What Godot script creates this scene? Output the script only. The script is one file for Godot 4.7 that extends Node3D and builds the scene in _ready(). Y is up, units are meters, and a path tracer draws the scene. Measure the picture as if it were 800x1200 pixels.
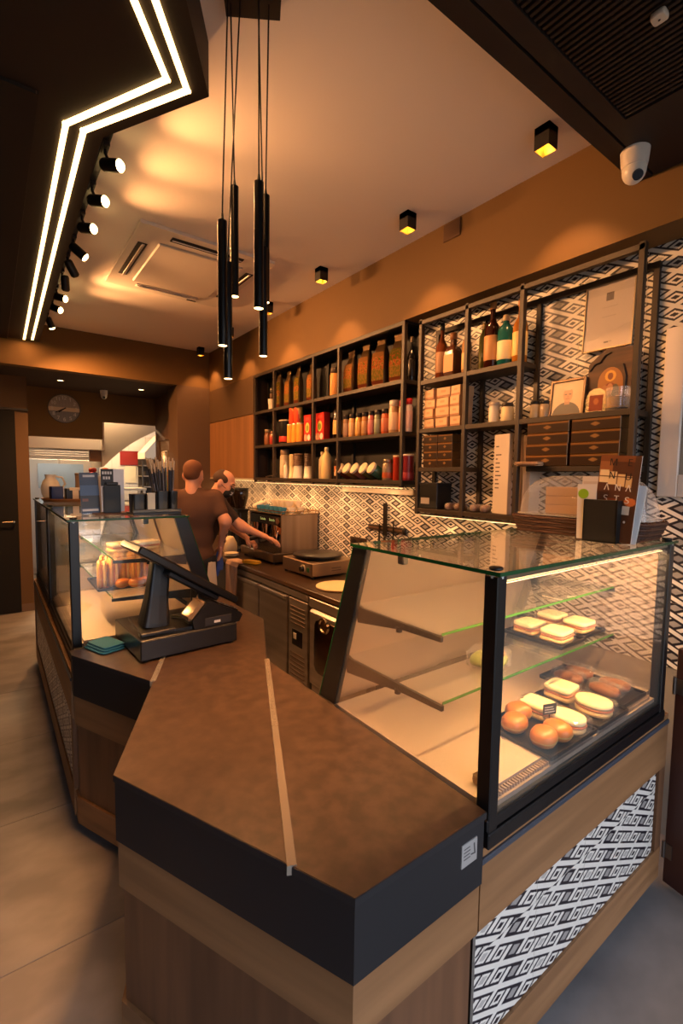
extends Node3D

# ---------------------------------------------------------------- mesh building
class B:
	var v := PackedVector3Array()
	var n := PackedVector3Array()
	var u := PackedVector2Array()
	var c := PackedColorArray()
	var col := Color(1, 1, 1)
	var t := Transform3D.IDENTITY

	func at(p: Vector3, rot := Vector3.ZERO) -> B:
		t = Transform3D(Basis.from_euler(rot), p)
		return self

	func tri(a: Vector3, b: Vector3, d: Vector3, na: Vector3, nb: Vector3, nd: Vector3, ua := Vector2.ZERO, ub := Vector2.ZERO, ud := Vector2.ZERO) -> void:
		if (b - a).cross(d - a).dot(na + nb + nd) > 0.0:
			var q := b; b = d; d = q
			q = nb; nb = nd; nd = q
			var w := ub; ub = ud; ud = w
		v.push_back(t * a); v.push_back(t * b); v.push_back(t * d)
		n.push_back((t.basis * na).normalized()); n.push_back((t.basis * nb).normalized()); n.push_back((t.basis * nd).normalized())
		u.push_back(ua); u.push_back(ub); u.push_back(ud)
		c.push_back(col); c.push_back(col); c.push_back(col)

	# flat convex polygon, its normal turned away from ref
	func poly(p: Array, ref: Vector3, uv := []) -> void:
		var nn: Vector3 = (p[1] - p[0]).cross(p[2] - p[0])
		if nn.length() < 1e-12:
			nn = (p[2] - p[0]).cross(p[p.size() - 1] - p[0])
		nn = nn.normalized()
		var m := Vector3.ZERO
		for q in p:
			m += q
		m /= p.size()
		if nn.dot(m - ref) < 0:
			nn = -nn
		for i in range(1, p.size() - 1):
			if uv.is_empty():
				tri(p[0], p[i], p[i + 1], nn, nn, nn)
			else:
				tri(p[0], p[i], p[i + 1], nn, nn, nn, uv[0], uv[i], uv[i + 1])

	# a box with chamfered edges
	func box(o: Vector3, s: Vector3, ch := 0.0) -> B:
		var h := s / 2.0
		var e := minf(ch, minf(h.x, minf(h.y, h.z)) * 0.9)
		if e <= 0.0:
			for ax in 3:
				for sg in [-1.0, 1.0]:
					var p := []
					for k in [[-1, -1], [1, -1], [1, 1], [-1, 1]]:
						var q := Vector3.ZERO
						q[ax] = sg * h[ax]
						q[(ax + 1) % 3] = k[0] * h[(ax + 1) % 3]
						q[(ax + 2) % 3] = k[1] * h[(ax + 2) % 3]
						p.append(o + q)
					poly(p, o)
			return self
		var cp := func(sx, sy, sz, ax):
			var q := Vector3(sx * h.x, sy * h.y, sz * h.z)
			for k in 3:
				if k != ax:
					q[k] -= signf(q[k]) * e
			return o + q
		for ax in 3:
			var a1 := (ax + 1) % 3
			var a2 := (ax + 2) % 3
			for sg in [-1, 1]:
				var p := []
				for k in [[-1, -1], [1, -1], [1, 1], [-1, 1]]:
					var s3 := [0, 0, 0]
					s3[ax] = sg; s3[a1] = k[0]; s3[a2] = k[1]
					p.append(cp.call(s3[0], s3[1], s3[2], ax))
				poly(p, o)
			for k in [[-1, -1], [1, -1], [1, 1], [-1, 1]]:
				var lo := [0, 0, 0]
				var hi := [0, 0, 0]
				lo[ax] = -1; hi[ax] = 1
				lo[a1] = k[0]; hi[a1] = k[0]; lo[a2] = k[1]; hi[a2] = k[1]
				poly([cp.call(lo[0], lo[1], lo[2], a1), cp.call(hi[0], hi[1], hi[2], a1), cp.call(hi[0], hi[1], hi[2], a2), cp.call(lo[0], lo[1], lo[2], a2)], o)
		for sx in [-1, 1]:
			for sy in [-1, 1]:
				for sz in [-1, 1]:
					poly([cp.call(sx, sy, sz, 0), cp.call(sx, sy, sz, 1), cp.call(sx, sy, sz, 2)], o)
		return self

	func span(a: Vector3, b: Vector3, ch := 0.0) -> B:
		return box((a + b) / 2.0, (b - a).abs(), ch)

	# a bar between two points, w across and h along up
	func bar(a: Vector3, b: Vector3, w: float, h: float, up := Vector3.UP, ch := 0.0) -> B:
		var z := (b - a).normalized()
		if absf(z.dot(up)) > 0.98:
			up = Vector3(1, 0, 0) if absf(z.x) < 0.9 else Vector3(0, 0, 1)
		var x := up.cross(z).normalized()
		var y := z.cross(x)
		var keep := t
		t = keep * Transform3D(Basis(x, y, z), (a + b) / 2.0)
		box(Vector3.ZERO, Vector3(w, h, (b - a).length()), ch)
		t = keep
		return self

	# profile of (radius, height) turned about y
	func lathe(o: Vector3, p: Array, seg := 16, squash := 1.0) -> B:
		var m := p.size() - 1
		var sn := []
		for i in m:
			var d: Vector2 = p[i + 1] - p[i]
			sn.append(Vector2(d.y, -d.x).normalized())
		for i in m:
			var n0: Vector2 = sn[i]
			var n1: Vector2 = sn[i]
			if i > 0 and sn[i - 1].dot(sn[i]) > 0.7:
				n0 = (sn[i - 1] + sn[i]).normalized()
			if i < m - 1 and sn[i + 1].dot(sn[i]) > 0.7:
				n1 = (sn[i + 1] + sn[i]).normalized()
			for k in seg:
				var a0 := TAU * k / seg
				var a1 := TAU * (k + 1) / seg
				var d0 := Vector3(cos(a0), 0, sin(a0) * squash)
				var d1 := Vector3(cos(a1), 0, sin(a1) * squash)
				var e0 := Vector3(cos(a0), 0, sin(a0) / squash)
				var e1 := Vector3(cos(a1), 0, sin(a1) / squash)
				var y0 := Vector3(0, p[i].y, 0)
				var y1 := Vector3(0, p[i + 1].y, 0)
				var u0 := float(k) / seg
				var u1 := float(k + 1) / seg
				var v0 := 1.0 - float(i) / m
				var v1 := 1.0 - float(i + 1) / m
				var A: Vector3 = o + d0 * p[i].x + y0
				var Bq: Vector3 = o + d1 * p[i].x + y0
				var C: Vector3 = o + d1 * p[i + 1].x + y1
				var D: Vector3 = o + d0 * p[i + 1].x + y1
				var nA := e0 * n0.x + Vector3(0, n0.y, 0)
				var nB := e1 * n0.x + Vector3(0, n0.y, 0)
				var nC := e1 * n1.x + Vector3(0, n1.y, 0)
				var nD := e0 * n1.x + Vector3(0, n1.y, 0)
				if p[i].x > 1e-6:
					tri(A, Bq, C, nA, nB, nC, Vector2(u0, v0), Vector2(u1, v0), Vector2(u1, v1))
				if p[i + 1].x > 1e-6:
					tri(A, C, D, nA, nC, nD, Vector2(u0, v0), Vector2(u1, v1), Vector2(u0, v1))
		return self

	func cyl(o: Vector3, r: float, h: float, seg := 16, r2 := -1.0, ch := 0.0) -> B:
		var q := r if r2 < 0 else r2
		if ch > 0:
			return lathe(o, [Vector2(0, 0), Vector2(r - ch, 0), Vector2(r, ch), Vector2(q, h - ch), Vector2(q - ch, h), Vector2(0, h)], seg)
		return lathe(o, [Vector2(0, 0), Vector2(r, 0), Vector2(q, h), Vector2(0, h)], seg)

	# cylinder between two points
	func rod(a: Vector3, b: Vector3, r: float, seg := 10, r2 := -1.0) -> B:
		var y := (b - a).normalized()
		var x := y.cross(Vector3(0.31, 0.2, 0.93)).normalized()
		var keep := t
		t = keep * Transform3D(Basis(x, y, x.cross(y)), a)
		cyl(Vector3.ZERO, r, (b - a).length(), seg, r2)
		t = keep
		return self

	func tube(p: Array, r: float, seg := 6) -> B:
		var rings := []
		var nrm := Vector3(0.3, 0.1, 0.95)
		for i in p.size():
			var d: Vector3 = (p[mini(i + 1, p.size() - 1)] - p[maxi(i - 1, 0)]).normalized()
			nrm = (nrm - d * nrm.dot(d)).normalized()
			var bn := d.cross(nrm)
			var ring := []
			for k in seg:
				var a: float = TAU * k / seg
				ring.append(nrm * cos(a) + bn * sin(a))
			rings.append(ring)
		for i in p.size() - 1:
			for k in seg:
				var l := (k + 1) % seg
				var a: Vector3 = p[i] + rings[i][k] * r
				var b: Vector3 = p[i] + rings[i][l] * r
				var d: Vector3 = p[i + 1] + rings[i + 1][l] * r
				var e: Vector3 = p[i + 1] + rings[i + 1][k] * r
				tri(a, b, d, rings[i][k], rings[i][l], rings[i + 1][l])
				tri(a, d, e, rings[i][k], rings[i + 1][l], rings[i + 1][k])
		return self

	# ellipsoid (e = 1) to rounded box (e towards 0.2)
	func sup(o: Vector3, r: Vector3, e1 := 1.0, e2 := 1.0, seg := 14, rows := 8) -> B:
		var pt := func(i, k):
			var a: float = -PI / 2 + PI * i / rows
			var b: float = TAU * k / seg
			var pw := func(x, e): return signf(x) * pow(absf(x), e)
			var ca: float = pw.call(cos(a), e1)
			var q := Vector3(ca * pw.call(cos(b), e2), pw.call(sin(a), e1), ca * pw.call(sin(b), e2))
			var cb: float = pw.call(cos(a), 2.0 - e1)
			var m := Vector3(cb * pw.call(cos(b), 2.0 - e2) / r.x, pw.call(sin(a), 2.0 - e1) / r.y, cb * pw.call(sin(b), 2.0 - e2) / r.z)
			if m.length() < 1e-6:
				m = Vector3(0, signf(sin(a)), 0)
			return [o + q * r, m.normalized()]
		for i in rows:
			for k in seg:
				var A = pt.call(i, k)
				var Bq = pt.call(i, k + 1)
				var C = pt.call(i + 1, k + 1)
				var D = pt.call(i + 1, k)
				var u0 := float(k) / seg
				var u1 := float(k + 1) / seg
				var v0 := 1.0 - float(i) / rows
				var v1 := 1.0 - float(i + 1) / rows
				if i > 0:
					tri(A[0], Bq[0], C[0], A[1], Bq[1], C[1], Vector2(u0, v0), Vector2(u1, v0), Vector2(u1, v1))
				if i < rows - 1:
					tri(A[0], C[0], D[0], A[1], C[1], D[1], Vector2(u0, v0), Vector2(u1, v1), Vector2(u0, v1))
		return self

	# superellipse sections of [height, half width, half depth, shift along z], joined
	func loft(o: Vector3, sec: Array, e := 0.5, seg := 20) -> B:
		var ring := func(s, k):
			var b: float = TAU * k / seg
			return o + Vector3(signf(cos(b)) * pow(absf(cos(b)), e) * s[1], s[0], signf(sin(b)) * pow(absf(sin(b)), e) * s[2] + (s[3] if s.size() > 3 else 0.0))
		var mid: Vector3
		for i in sec.size() - 1:
			var c0: Vector3 = o + Vector3(0, (sec[i][0] + sec[i + 1][0]) / 2.0, (sec[i][3] if sec[i].size() > 3 else 0.0))
			for k in seg:
				var a: Vector3 = ring.call(sec[i], k)
				var b2: Vector3 = ring.call(sec[i], k + 1)
				var d: Vector3 = ring.call(sec[i + 1], k + 1)
				var f: Vector3 = ring.call(sec[i + 1], k)
				poly([a, b2, d, f], c0)
		for i in [0, sec.size() - 1]:
			mid = o + Vector3(0, sec[i][0], (sec[i][3] if sec[i].size() > 3 else 0.0))
			var nn := Vector3.DOWN if i == 0 else Vector3.UP
			for k in seg:
				tri(mid, ring.call(sec[i], k), ring.call(sec[i], k + 1), nn, nn, nn)
		return self

	# polygon of (x, z) pulled up from y0 to y1
	func prism(p: Array, y0: float, y1: float) -> B:
		var pk := PackedVector2Array(p)
		var area := 0.0
		for i in pk.size():
			area += pk[i].cross(pk[(i + 1) % pk.size()])
		var ix := Geometry2D.triangulate_polygon(pk)
		for k in range(0, ix.size(), 3):
			for s in [[y0, Vector3.DOWN], [y1, Vector3.UP]]:
				tri(Vector3(pk[ix[k]].x, s[0], pk[ix[k]].y), Vector3(pk[ix[k + 1]].x, s[0], pk[ix[k + 1]].y), Vector3(pk[ix[k + 2]].x, s[0], pk[ix[k + 2]].y), s[1], s[1], s[1])
		for i in pk.size():
			var a := pk[i]
			var b := pk[(i + 1) % pk.size()]
			var d := (b - a)
			var nn := Vector3(d.y, 0, -d.x).normalized() * signf(area)
			var L := d.length()
			tri(Vector3(a.x, y0, a.y), Vector3(b.x, y0, b.y), Vector3(b.x, y1, b.y), nn, nn, nn, Vector2(0, 1), Vector2(1, 1), Vector2(1, 0))
			tri(Vector3(a.x, y0, a.y), Vector3(b.x, y1, b.y), Vector3(a.x, y1, a.y), nn, nn, nn, Vector2(0, 1), Vector2(1, 0), Vector2(0, 0))
		return self

	# printed flat: four corners, top left, top right, bottom right, bottom left as one looks at it
	func print_quad(a: Vector3, b: Vector3, d: Vector3, e: Vector3) -> B:
		var nn := (e - a).cross(b - a).normalized()
		tri(a, b, d, nn, nn, nn, Vector2(0, 0), Vector2(1, 0), Vector2(1, 1))
		tri(a, d, e, nn, nn, nn, Vector2(0, 0), Vector2(1, 1), Vector2(0, 1))
		return self

	func add(m: Mesh, x: Transform3D) -> B:
		for s in m.get_surface_count():
			var a := m.surface_get_arrays(s)
			var vv: PackedVector3Array = a[Mesh.ARRAY_VERTEX]
			var nn: PackedVector3Array = a[Mesh.ARRAY_NORMAL]
			var ii = a[Mesh.ARRAY_INDEX]
			if ii == null or ii.size() == 0:
				ii = range(vv.size())
			for k in ii:
				v.push_back(t * (x * vv[k])); n.push_back((t.basis * (x.basis * nn[k])).normalized()); u.push_back(Vector2.ZERO); c.push_back(col)
		return self

	func mesh() -> ArrayMesh:
		var a := []
		a.resize(Mesh.ARRAY_MAX)
		a[Mesh.ARRAY_VERTEX] = v
		a[Mesh.ARRAY_NORMAL] = n
		a[Mesh.ARRAY_TEX_UV] = u
		a[Mesh.ARRAY_COLOR] = c
		var m := ArrayMesh.new()
		m.add_surface_from_arrays(Mesh.PRIMITIVE_TRIANGLES, a)
		return m


# smooth union of tapered capsules and ellipsoids, meshed as surface nets
class Field:
	var o: Vector3
	var h: float
	var nx: int
	var ny: int
	var nz: int
	var k: float
	var f := PackedFloat32Array()

	func _init(lo: Vector3, hi: Vector3, cell: float, blend := 55.0) -> void:
		o = lo; h = cell; k = blend
		nx = int((hi.x - lo.x) / h) + 2
		ny = int((hi.y - lo.y) / h) + 2
		nz = int((hi.z - lo.z) / h) + 2
		f.resize(nx * ny * nz)

	func reach(lo: Vector3, hi: Vector3) -> Array:
		var a := ((lo - o) / h).floor()
		var b := ((hi - o) / h).ceil()
		return [maxi(0, int(a.x)), mini(nx - 1, int(b.x)), maxi(0, int(a.y)), mini(ny - 1, int(b.y)), maxi(0, int(a.z)), mini(nz - 1, int(b.z))]

	func bone(a: Vector3, b: Vector3, ra: float, rb: float, sign_ := 1.0) -> Field:
		var m := Vector3.ONE * (maxf(ra, rb) + 3.0 / k)
		var g := reach(a.min(b) - m, a.max(b) + m)
		var ab := b - a
		var l2 := maxf(ab.length_squared(), 1e-9)
		for z in range(g[4], g[5] + 1):
			for y in range(g[2], g[3] + 1):
				var at := (z * ny + y) * nx
				for x in range(g[0], g[1] + 1):
					var p := o + Vector3(x, y, z) * h
					var s := clampf((p - a).dot(ab) / l2, 0.0, 1.0)
					var d := p.distance_to(a + ab * s) - (ra + (rb - ra) * s)
					f[at + x] += sign_ * exp(-k * maxf(d, -0.03))
		return self

	func ball(p0: Vector3, r: Vector3, rot := Vector3.ZERO, sign_ := 1.0) -> Field:
		var bs := Basis.from_euler(rot).inverse()
		var big := maxf(r.x, maxf(r.y, r.z))
		var sm := minf(r.x, minf(r.y, r.z))
		var m := Vector3.ONE * (big + 3.0 / k)
		var g := reach(p0 - m, p0 + m)
		for z in range(g[4], g[5] + 1):
			for y in range(g[2], g[3] + 1):
				var at := (z * ny + y) * nx
				for x in range(g[0], g[1] + 1):
					var q := bs * (o + Vector3(x, y, z) * h - p0)
					var e := Vector3(q.x / r.x, q.y / r.y, q.z / r.z)
					var l := e.length()
					var g2 := Vector3(e.x / r.x, e.y / r.y, e.z / r.z).length()
					var d := (l - 1.0) * l / maxf(g2, 1e-6) if l > 0.2 else -sm
					f[at + x] += sign_ * exp(-k * maxf(d, -0.03))
		return self

	func into(b: B) -> B:
		var id := PackedInt32Array()
		id.resize(f.size())
		id.fill(-1)
		var vs := PackedVector3Array()
		var cells := PackedInt32Array()
		var lg := func(i: int) -> float: return -log(maxf(f[i], 1e-9)) / k
		var off := [0, 1, nx, nx + 1, nx * ny, nx * ny + 1, nx * ny + nx, nx * ny + nx + 1]
		for z in nz - 1:
			for y in ny - 1:
				var row := (z * ny + y) * nx
				for x in nx - 1:
					var i := row + x
					var cnt := 0
					for q in off:
						if f[i + q] > 1.0:
							cnt += 1
					if cnt == 0 or cnt == 8:
						continue
					var val := []
					for q in off:
						val.append(lg.call(i + q))
					var sum := Vector3.ZERO
					var num := 0
					for e in [[0, 1], [2, 3], [4, 5], [6, 7], [0, 2], [1, 3], [4, 6], [5, 7], [0, 4], [1, 5], [2, 6], [3, 7]]:
						var va: float = val[e[0]]
						var vb: float = val[e[1]]
						if (va < 0) != (vb < 0):
							var s := va / (va - vb)
							var pa := Vector3(e[0] & 1, (e[0] >> 1) & 1, e[0] >> 2)
							var pb := Vector3(e[1] & 1, (e[1] >> 1) & 1, e[1] >> 2)
							sum += pa.lerp(pb, s)
							num += 1
					id[i] = vs.size()
					vs.push_back(o + (Vector3(x, y, z) + sum / maxi(num, 1)) * h)
					cells.push_back(i)
		var nn := PackedVector3Array()
		nn.resize(vs.size())
		var quads := []
		for i in cells:
			for ax in 3:
				var st: int = [1, nx, nx * ny][ax]
				var s1: int = [nx, nx * ny, 1][ax]
				var s2: int = [nx * ny, 1, nx][ax]
				if i + st >= f.size() or i - s1 - s2 < 0:
					continue
				var ina := f[i] > 1.0
				var inb := f[i + st] > 1.0
				if ina == inb:
					continue
				var q := [id[i], id[i - s1], id[i - s1 - s2], id[i - s2]]
				if q.min() < 0:
					continue
				var nrm := (vs[q[1]] - vs[q[0]]).cross(vs[q[2]] - vs[q[0]]) + (vs[q[2]] - vs[q[0]]).cross(vs[q[3]] - vs[q[0]])
				var want := Vector3.ZERO
				want[ax] = 1.0 if ina else -1.0
				if nrm.dot(want) < 0:
					nrm = -nrm
				for j in q:
					nn[j] += nrm
				quads.append(q)
		for q in quads:
			b.tri(vs[q[0]], vs[q[1]], vs[q[2]], nn[q[0]], nn[q[1]], nn[q[2]])
			b.tri(vs[q[0]], vs[q[2]], vs[q[3]], nn[q[0]], nn[q[2]], nn[q[3]])
		return b


# ---------------------------------------------------------------- naming
var taken := {}

func numbered(called: String) -> String:
	var k: int = taken.get(called, 0)
	taken[called] = k + 1
	return called if k == 0 else "%s_%03d" % [called, k]

func thing(called: String, label: String, category: String, pos := Vector3.ZERO, rot := Vector3.ZERO, group := "") -> Node3D:
	var o := Node3D.new()
	o.name = numbered(called)
	add_child(o, true)
	o.position = pos
	o.rotation = rot
	mark(o, label, category, group)
	return o

func mark(o: Node, label: String, category: String, group := "") -> void:
	o.set_meta("label", label)
	o.set_meta("category", category)
	if group:
		o.set_meta("group", group)

func part(parent: Node, called: String, b: B, m: Material, label := "") -> MeshInstance3D:
	return part_mesh(parent, called, b.mesh(), m, label)

func part_mesh(parent: Node, called: String, mesh: Mesh, m: Material, label := "") -> MeshInstance3D:
	var o := MeshInstance3D.new()
	if parent.has_node(NodePath(called)):
		var k := 1
		while parent.has_node(NodePath("%s_%03d" % [called, k])):
			k += 1
		called = "%s_%03d" % [called, k]
	o.name = called
	o.mesh = mesh
	o.material_override = m
	parent.add_child(o, true)
	if label:
		o.set_meta("label", label)
	return o

func solo(called: String, b: B, m: Material, label: String, category: String, pos := Vector3.ZERO, rot := Vector3.ZERO, group := "") -> MeshInstance3D:
	var o := part_mesh(self, numbered(called), b.mesh(), m)
	o.position = pos
	o.rotation = rot
	mark(o, label, category, group)
	return o

func struct(called: String, b: B, m: Material, label: String, category := "") -> MeshInstance3D:
	var o := part_mesh(self, called, b.mesh(), m)
	o.set_meta("label", label)
	o.set_meta("category", category if category else called.split("_")[0])
	o.set_meta("kind", "structure")
	return o

func copy(o: Node3D, pos: Vector3, label: String, rot = null) -> Node3D:
	var d: Node3D = o.duplicate()
	d.name = numbered(String(o.name).rstrip("_0123456789"))
	add_child(d, true)
	d.position = pos
	if rot != null:
		d.rotation = rot
	d.set_meta("label", label)
	return d

# ---------------------------------------------------------------- materials
var cache := {}

func mt(c: Color, rough := 0.6, metal := 0.0) -> StandardMaterial3D:
	var key := "%s %.2f %.2f" % [c.to_html(), rough, metal]
	if not cache.has(key):
		var m := StandardMaterial3D.new()
		m.albedo_color = c
		m.roughness = rough
		m.metallic = metal
		cache[key] = m
	return cache[key]

func glow(c: Color, e: float) -> StandardMaterial3D:
	var m := StandardMaterial3D.new()
	m.albedo_color = Color(0.8, 0.8, 0.8)
	m.emission_enabled = true
	m.emission = c
	m.emission_energy_multiplier = e
	return m

func glass(c := Color(0.9, 1.0, 0.95), alpha := 0.06, rough := 0.03) -> StandardMaterial3D:
	var m := StandardMaterial3D.new()
	m.transparency = BaseMaterial3D.TRANSPARENCY_ALPHA
	m.albedo_color = Color(c.r, c.g, c.b, alpha)
	m.roughness = rough
	return m

func tex(w: int, h: int, f: Callable) -> ImageTexture:
	var im := Image.create(w, h, false, Image.FORMAT_RGB8)
	for y in h:
		for x in w:
			im.set_pixel(x, y, f.call(x, y))
	return ImageTexture.create_from_image(im)

# flat shapes on a ground: ["e", cx, cy, rx, ry, colour] ellipse, ["r", x0, y0, x1, y1, colour] block
func picture(w: int, h: int, bg: Color, shapes: Array) -> ImageTexture:
	return tex(w, h, func(px: int, py: int) -> Color:
		var x := (px + 0.5) / w
		var y := (py + 0.5) / h
		var c := bg
		for s in shapes:
			if s[0] == "r":
				if x >= s[1] and x <= s[3] and y >= s[2] and y <= s[4]:
					c = s[5]
			elif ((x - s[1]) / s[3]) ** 2 + ((y - s[2]) / s[4]) ** 2 <= 1.0:
				c = s[5]
		return c)

func printed(t: Texture2D, rough := 0.6) -> StandardMaterial3D:
	var m := StandardMaterial3D.new()
	m.albedo_texture = t
	m.roughness = rough
	return m

# colour that wanders between two tones; sc stretches the pattern (metres per repeat)
func grain(c0: Color, c1: Color, sx: float, sy: float, freq: float, rough: float, seed_ := 1, size := 256, oct := 4, bump := 0.0, metal := 0.0) -> StandardMaterial3D:
	var nz := FastNoiseLite.new()
	nz.seed = seed_
	nz.frequency = freq
	nz.fractal_octaves = oct
	var ax := 1.0
	var ay := 1.0
	if sx > sy:
		ax = sy / sx
	else:
		ay = sx / sy
	# the pattern is folded so that the edges of the picture meet
	var im := Image.create(size, size, false, Image.FORMAT_RGB8)
	for y in size:
		for x in size:
			var fx := float(x) / size
			var fy := float(y) / size
			var a := nz.get_noise_2d(x * ax, y * ay)
			var b := nz.get_noise_2d((x - size) * ax, y * ay)
			var d := nz.get_noise_2d(x * ax, (y - size) * ay)
			var e := nz.get_noise_2d((x - size) * ax, (y - size) * ay)
			var w := lerpf(lerpf(a, b, fx), lerpf(d, e, fx), fy) * 1.6 + 0.5
			im.set_pixel(x, y, c0.lerp(c1, clampf(w, 0, 1)))
	var m := StandardMaterial3D.new()
	m.albedo_texture = ImageTexture.create_from_image(im)
	m.roughness = rough
	m.metallic = metal
	m.uv1_triplanar = true
	m.uv1_world_triplanar = true
	m.uv1_triplanar_sharpness = 8.0
	var rep := maxf(sx, sy)
	m.uv1_scale = Vector3.ONE / rep
	if bump > 0.0:
		m.heightmap_enabled = true
		m.heightmap_texture = m.albedo_texture
		m.heightmap_scale = bump
	return m

func text_mesh(s: String, size: float, depth: float, font: String = "Droid Sans") -> TextMesh:
	var f := SystemFont.new()
	f.font_names = PackedStringArray([font])
	var t := TextMesh.new()
	t.text = s
	t.font = f
	t.font_size = 48
	t.pixel_size = size / 48.0
	t.depth = depth
	t.curve_step = 2.0
	return t

func spot(called: String, pos: Vector3, to: Vector3, e: float, ang: float, c: Color, soft := 0.03, blend := 0.6) -> void:
	var l := SpotLight3D.new()
	l.name = called
	l.light_energy = e
	l.light_color = c
	l.spot_angle = ang
	l.spot_angle_attenuation = blend
	l.spot_range = 15
	l.spot_attenuation = 2
	l.light_size = soft
	l.shadow_enabled = true
	add_child(l, true)
	l.position = pos
	var d := (to - pos).normalized()
	l.look_at_from_position(pos, to, Vector3.UP if absf(d.y) < 0.95 else Vector3(0, 0, 1))

func area(called: String, pos: Vector3, to: Vector3, size: Vector2, e: float, c: Color, up := Vector3(0, 0, 1)) -> void:
	var l := AreaLight3D.new()
	l.name = called
	l.area_size = size
	l.light_energy = e
	l.light_color = c
	l.area_range = 15
	l.shadow_enabled = true
	add_child(l, true)
	l.look_at_from_position(pos, to, up)

func V(x: float, y: float, z: float) -> Vector3:
	return Vector3(x, y, z)

func P2(a: Array) -> Array:
	var r := []
	for k in range(0, a.size(), 2):
		r.append(Vector2(a[k], a[k + 1]))
	return r

const WARM := Color(1.0, 0.69, 0.42)
const WARM_HOT := Color(1.0, 0.80, 0.54)
var wood_h: StandardMaterial3D
var wood_v: StandardMaterial3D
var slate: StandardMaterial3D
var brown_paint: StandardMaterial3D
var black_metal: StandardMaterial3D
var frame_metal: StandardMaterial3D
var steel: StandardMaterial3D
var pane: StandardMaterial3D
var green_edge: StandardMaterial3D
var tile_print: StandardMaterial3D
var skin: StandardMaterial3D
var bottle_glass: StandardMaterial3D

func _ready() -> void:
	# camera
	var cam := Camera3D.new()
	cam.name = "camera"
	add_child(cam)
	cam.position = V(0, 1.65, 0)
	cam.basis = Basis.from_euler(V(-0.074559, -0.63864, 0.013997))
	cam.fov = rad_to_deg(2.0 * atan(600.0 / 551.5))
	cam.near = 0.03
	cam.far = 100
	cam.current = true
	# daylight outside the shop front, behind the camera
	var we := WorldEnvironment.new()
	we.name = "environment"
	var en := Environment.new()
	var sky := Sky.new()
	var sm := ProceduralSkyMaterial.new()
	sm.sky_top_color = Color(0.66, 0.70, 0.78)
	sm.sky_horizon_color = Color(0.80, 0.80, 0.81)
	sm.ground_bottom_color = Color(0.38, 0.37, 0.36)
	sm.ground_horizon_color = Color(0.50, 0.49, 0.48)
	sky.sky_material = sm
	en.background_mode = Environment.BG_SKY
	en.sky = sky
	en.background_energy_multiplier = 5.6
	en.tonemap_mode = Environment.TONE_MAPPER_LINEAR
	en.tonemap_exposure = 1.22
	en.sdfgi_enabled = true
	en.ssao_enabled = true
	en.ssil_enabled = true
	we.environment = en
	add_child(we)
	make_materials()
	room()
	ceiling_fittings()
	kitchen()
	counters()
	shelving()
	back_bar()
	shelf_goods()
	case_goods()
	counter_goods()
	people()

func make_materials() -> void:
	wood_h = grain(Color(0.50, 0.355, 0.225), Color(0.60, 0.435, 0.285), 1.2, 0.08, 0.06, 0.5, 3)
	wood_v = grain(Color(0.37, 0.25, 0.165), Color(0.46, 0.315, 0.21), 0.08, 1.2, 0.06, 0.5, 5)
	slate = grain(Color(0.215, 0.165, 0.13), Color(0.285, 0.218, 0.173), 0.9, 0.9, 0.028, 0.33, 7, 512, 7, 0.05)
	brown_paint = mt(Color(0.42, 0.30, 0.13), 0.75)
	black_metal = mt(Color(0.075, 0.075, 0.085), 0.42)
	frame_metal = mt(Color(0.135, 0.11, 0.09), 0.5)
	steel = grain(Color(0.64, 0.60, 0.56), Color(0.74, 0.70, 0.66), 1.0, 0.03, 0.08, 0.36, 9, 128, 3, 0.0, 0.8)
	pane = glass(Color(0.95, 1.0, 0.97), 0.02, 0.0)
	green_edge = mt(Color(0.10, 0.30, 0.16), 0.15)
	skin = mt(Color(0.78, 0.55, 0.44), 0.55)
	skin.subsurf_scatter_enabled = true
	skin.subsurf_scatter_strength = 0.1
	bottle_glass = glass(Color(0.85, 0.9, 0.85), 0.25, 0.02)
	var white := Color(0.88, 0.86, 0.82)
	var dark := Color(0.13, 0.12, 0.15)
	var grey := Color(0.60, 0.585, 0.57)
	var pattern := func(px: int, py: int) -> Color:
		var x := px / 160.0 * 4.0 + 0.5
		var y := py / 160.0 * 4.0 + 0.25
		var best := 9.0
		var kind := 0
		var p := 0.0
		var q := 0.0
		for cx in range(0, 6):
			var oy := 0.5 if cx % 2 == 1 else 0.0
			for cy in range(-1, 6):
				var dx := x - cx
				var dy := y - (cy + oy)
				var r := absf(dx) + absf(dy) * 2.0
				if r < best:
					best = r; kind = cx % 4
					p = dx + dy * 2.0; q = dx - dy * 2.0
		# concentric stones whose dark rings are linked into a meander along one diagonal
		if best > 0.50 and best < 0.74:
			return dark
		var side := 1.0 if kind % 2 == 0 else -1.0
		if best >= 0.74 and ((p > 0.6 and q * side > 0.50 and q * side < 0.74) or (p < -0.6 and q * side < -0.50 and q * side > -0.74)):
			return dark
		if best > 0.5:
			return white
		if kind == 0 or kind == 2:
			return dark if best < 0.25 else white
		if kind == 1:
			return grey.lerp(white, 0.35) if best < 0.30 else white
		return grey if best < 0.42 else dark
	tile_print = printed(tex(160, 160, pattern), 0.35)

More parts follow.
